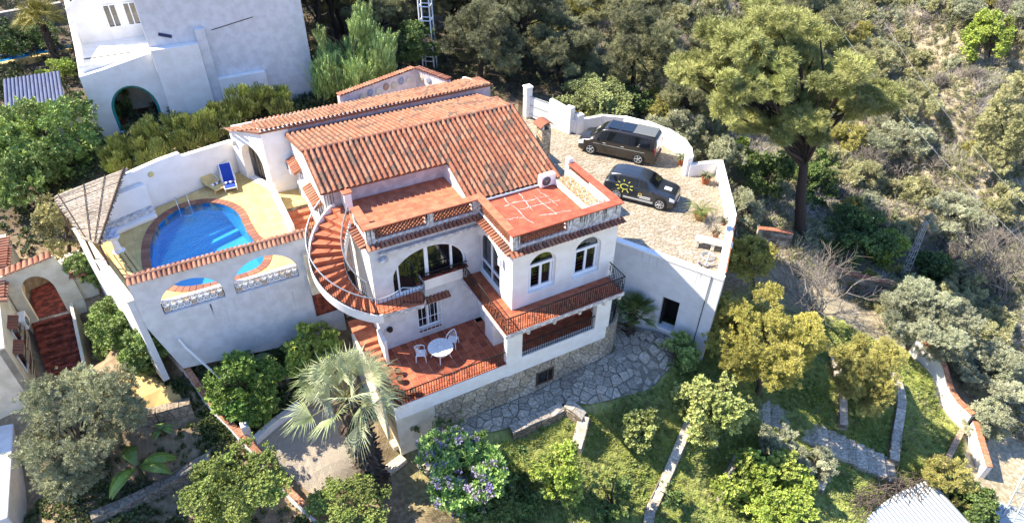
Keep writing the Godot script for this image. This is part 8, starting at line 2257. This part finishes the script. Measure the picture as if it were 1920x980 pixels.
func make_plants() -> void:
	make_sprigs()
	for i in VEG.size(): plant(VEG[i], 100 + i)
	fan_palm("fan_palm", "large pale fan palm with a shaggy dark trunk in front of the lower terrace", Vector3(-7.7, 0, 0.9), 6.0, Vector3(-0.5, 0, -0.4), 0.5, 22, 1.4, 1.45, Color(0.22, 0.27, 0.10), Color(0.44, 0.46, 0.27), 0.34, 5)
	fan_palm("fan_palm", "small green fan palm growing between the stone bastion and the retaining wall", Vector3(7.75, 0, -0.3), 1.7, Vector3(0, 0, 0.1), 0.2, 26, 0.7, 0.85, Color(0.06, 0.10, 0.02), Color(0.14, 0.19, 0.05), 0.15, 6)
	fan_palm("fan_palm", "golden palm by the neighbour pool in the upper left", Vector3(-18.4, 0, -44.0), 4.0, Vector3(0, 0, 0), 0.28, 34, 1.0, 1.3, Color(0.22, 0.2, 0.04), Color(0.38, 0.33, 0.08), 0.3, 7)
	banana("banana plant with long bright leaves beside the low mossy stone wall", Vector3(-17.2, 0, -4.0), 7, 1.7, Color(0.16, 0.24, 0.04), 3)
	banana("small light green plant in the dark bed under the rubble wall", Vector3(-15.9, 0, -5.1), 9, 0.6, Color(0.14, 0.22, 0.05), 4)
	banana("dark banana like plant at the foot of the arched pool wall", Vector3(-11.3, 0, -5.9), 8, 1.25, Color(0.07, 0.11, 0.03), 5)
	# the rough slope on the right: individual shrubs of a few kinds, and the undergrowth as one mass each
	var r := RandomNumberGenerator.new(); r.seed = 2024
	var taken := []
	for q in VEG: taken.append([Vector2(q[4].x, q[4].z), q[6]])
	var n := 0; var tries := 0
	var names := {"slopeolive": ["slope_shrub", "one of many pale grey green shrubs covering the rough slope on the right", "grey green shrubs on the slope"], "olive": ["grey_shrub", "one of the silvery shrubs scattered over the rough slope on the right", "silvery shrubs on the slope"], "bare": ["bare_shrub", "one of the leafless grey brown shrubs scattered on the rough slope", "leafless shrubs on the slope"], "conic": ["olive_shrub", "one of the yellowish olive shrubs scattered over the rough slope", "olive shrubs on the slope"], "dark": ["dark_shrub", "one of the dark green shrubs scattered over the ravine and slope", "dark shrubs on the slope"]}
	var found := {}
	while n < 210 and tries < 6000:
		tries += 1
		var p := Vector2(r.randf_range(19, 68), r.randf_range(-44, 20))
		if p.x < 26.0 - p.y * 0.28 and p.y > -6: continue
		if p.x < 24 and p.y > -9: continue
		if p.y > 4 and p.x < 28.5: continue
		var rad := r.randf_range(0.7, 1.7)
		var pp := on_photo(Vector3(p.x, ground(p.x, p.y) + 0.6, p.y))
		if absf(pp.x) > 1.02 or absf(pp.y) > 1.03: continue
		var ok := true
		for t in taken:
			if p.distance_to(t[0]) < (rad + t[1]) * 0.52: ok = false
		if not ok: continue
		var roll := r.randf()
		var k := "slopeolive" if roll < 0.4 else ("olive" if roll < 0.58 else ("bare" if roll < 0.78 else ("conic" if roll < 0.92 else "dark")))
		taken.append([p, rad])
		var hgt := rad * r.randf_range(0.6, 0.9)
		plant([k, names[k][0], "shrub", names[k][1], Vector3(p.x, 0, p.y), Vector3(0, hgt * 0.8, 0), rad, hgt], 900 + n)
		get_child(get_child_count() - 1).set_meta("group", names[k][2])
		if not found.has(k): found[k] = []
		found[k].append([get_child(get_child_count() - 1), pp])
		n += 1
	var bands := [[-2.0, -0.95, "at the very top edge of the picture"], [-0.95, -0.87, "in the second row below the top edge"], [-0.87, -0.75, "along the top of the slope"], [-0.75, -0.62, "high on the slope"], [-0.62, -0.5, "just below the high slope"], [-0.5, -0.25, "across the upper slope"], [-0.25, 0.0, "across the middle of the slope"], [0.0, 0.3, "across the lower slope"], [0.3, 2.0, "at the foot of the slope"]]
	var looks := {"slopeolive": "pale grey green shrub", "olive": "silvery rounded shrub", "bare": "leafless pale shrub", "conic": "yellowish olive shrub", "dark": "dark green shrub"}
	for k in found: label_bands(found[k], bands, looks[k])
	# pine forest in depth behind the house
	var pines := []
	n = 0; tries = 0
	while n < 36 and tries < 1600:
		tries += 1
		var p := Vector2(r.randf_range(-2, 46), r.randf_range(-62, -24))
		if p.y > -30 and p.x < 12: continue
		var ok := true
		for t in taken:
			if p.distance_to(t[0]) < 3.0: ok = false
		if not ok: continue
		taken.append([p, 2.0])
		var h := r.randf_range(5.5, 8.5)
		var pp := on_photo(Vector3(p.x, h, p.y))
		if absf(pp.x) > 1.05 or pp.y < -1.25: continue
		plant(["darkpine", "pine_tree", "tree", "one of the dark pines massed in the wood behind the house", Vector3(p.x, 0, p.y), Vector3(0, h, 0), r.randf_range(2.2, 3.2), r.randf_range(1.8, 2.8)], 1300 + n)
		get_child(get_child_count() - 1).set_meta("group", "pines massed behind the house")
		pines.append([get_child(get_child_count() - 1), pp])
		n += 1
	label_bands(pines, [[-2.0, -0.98, "in the back row of the wood"], [-0.98, -0.8, "in the middle row of the wood"], [-0.8, 2.0, "in the front row of the wood"]], "dark pine")
	var slope := poly([20, -45, 75, -45, 75, 14, 29, 14, 27.5, 5, 24, 0, 19.5, -6, 18.5, -14])
	scatter("dry_grass", "grass", slope, 26000, 0.75, Color(0.26, 0.23, 0.09), Color(0.55, 0.48, 0.32), 1, 0.5)
	scatter("dead_brush", "twig", slope, 17000, 0.9, Color(0.32, 0.27, 0.23), Color(0.62, 0.57, 0.51), 2, 0.75, 0.2)
	scatter("slope_undergrowth", "fine", slope, 30000, 0.6, Color(0.15, 0.18, 0.06), Color(0.36, 0.35, 0.2), 3, 0.8, 0.35)
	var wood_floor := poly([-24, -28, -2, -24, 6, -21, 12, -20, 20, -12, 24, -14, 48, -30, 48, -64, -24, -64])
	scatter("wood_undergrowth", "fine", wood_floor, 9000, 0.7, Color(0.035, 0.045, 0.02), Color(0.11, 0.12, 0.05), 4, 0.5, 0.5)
	var lawn := poly([-4.6, 3.0, -1.5, 1.9, 2.0, 2.3, 3.4, 2.9, 8.8, 3.0, 10.6, 2.9, 16, 2, 21, 1.5, 26, 5.5, 25.6, 11, 20, 15, 8, 14, -6, 9])
	scatter("lawn_grass", "grass", lawn, 34000, 0.42, Color(0.26, 0.35, 0.05), Color(0.52, 0.52, 0.16), 5, 0.45)
	scatter("lawn_weeds", "broad", lawn, 9000, 0.3, Color(0.11, 0.18, 0.03), Color(0.3, 0.34, 0.09), 6, 0.9, 0.08)
	scatter("lawn_clumps", "fine", lawn, 1600, 0.42, Color(0.09, 0.15, 0.03), Color(0.34, 0.34, 0.14), 26, 0.9, 0.15)
	scatter("lawn_dry_stalks", "twig", lawn, 900, 0.4, Color(0.4, 0.34, 0.22), Color(0.58, 0.5, 0.36), 27, 0.9, 0.1)
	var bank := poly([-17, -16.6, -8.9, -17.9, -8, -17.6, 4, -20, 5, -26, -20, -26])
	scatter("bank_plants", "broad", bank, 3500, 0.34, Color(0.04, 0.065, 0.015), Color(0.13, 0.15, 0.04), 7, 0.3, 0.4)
	var leftbed := poly([-16, -8.3, -14.9, -6.9, -9, -6.3, -8, -5.8, -9.6, -4, -12.6, -3.2, -14.2, -4, -14.4, -5.4])
	scatter("bed_plants", "broad", leftbed, 1500, 0.32, Color(0.035, 0.06, 0.015), Color(0.12, 0.15, 0.04), 8, 0.7, 0.2)
	var lowleft := poly([-20, -7.2, -17.6, -5.6, -14, -5, -12.4, -2, -10.6, 2.0, -9, 3, -9, 7, -24, 7, -24, -4])
	scatter("low_plants", "broad", lowleft, 4500, 0.3, Color(0.05, 0.07, 0.02), Color(0.15, 0.17, 0.05), 9, 0.85, 0.1)
	var farleft := poly([-30, -12, -21.5, -18, -19, -20, -17, -20, -17, -28, -22, -48, -34, -50])
	scatter("left_plants", "broad", farleft, 3500, 0.4, Color(0.04, 0.07, 0.02), Color(0.14, 0.17, 0.05), 10, 0.5, 0.4)

func _ready() -> void:
	rng.seed = 1
	make_light()
	make_materials()
	make_land()
	make_tiles()
	make_house()
	make_pool()
	make_drive()
	make_garden()
	make_neighbours()
	make_objects()
	make_plants()
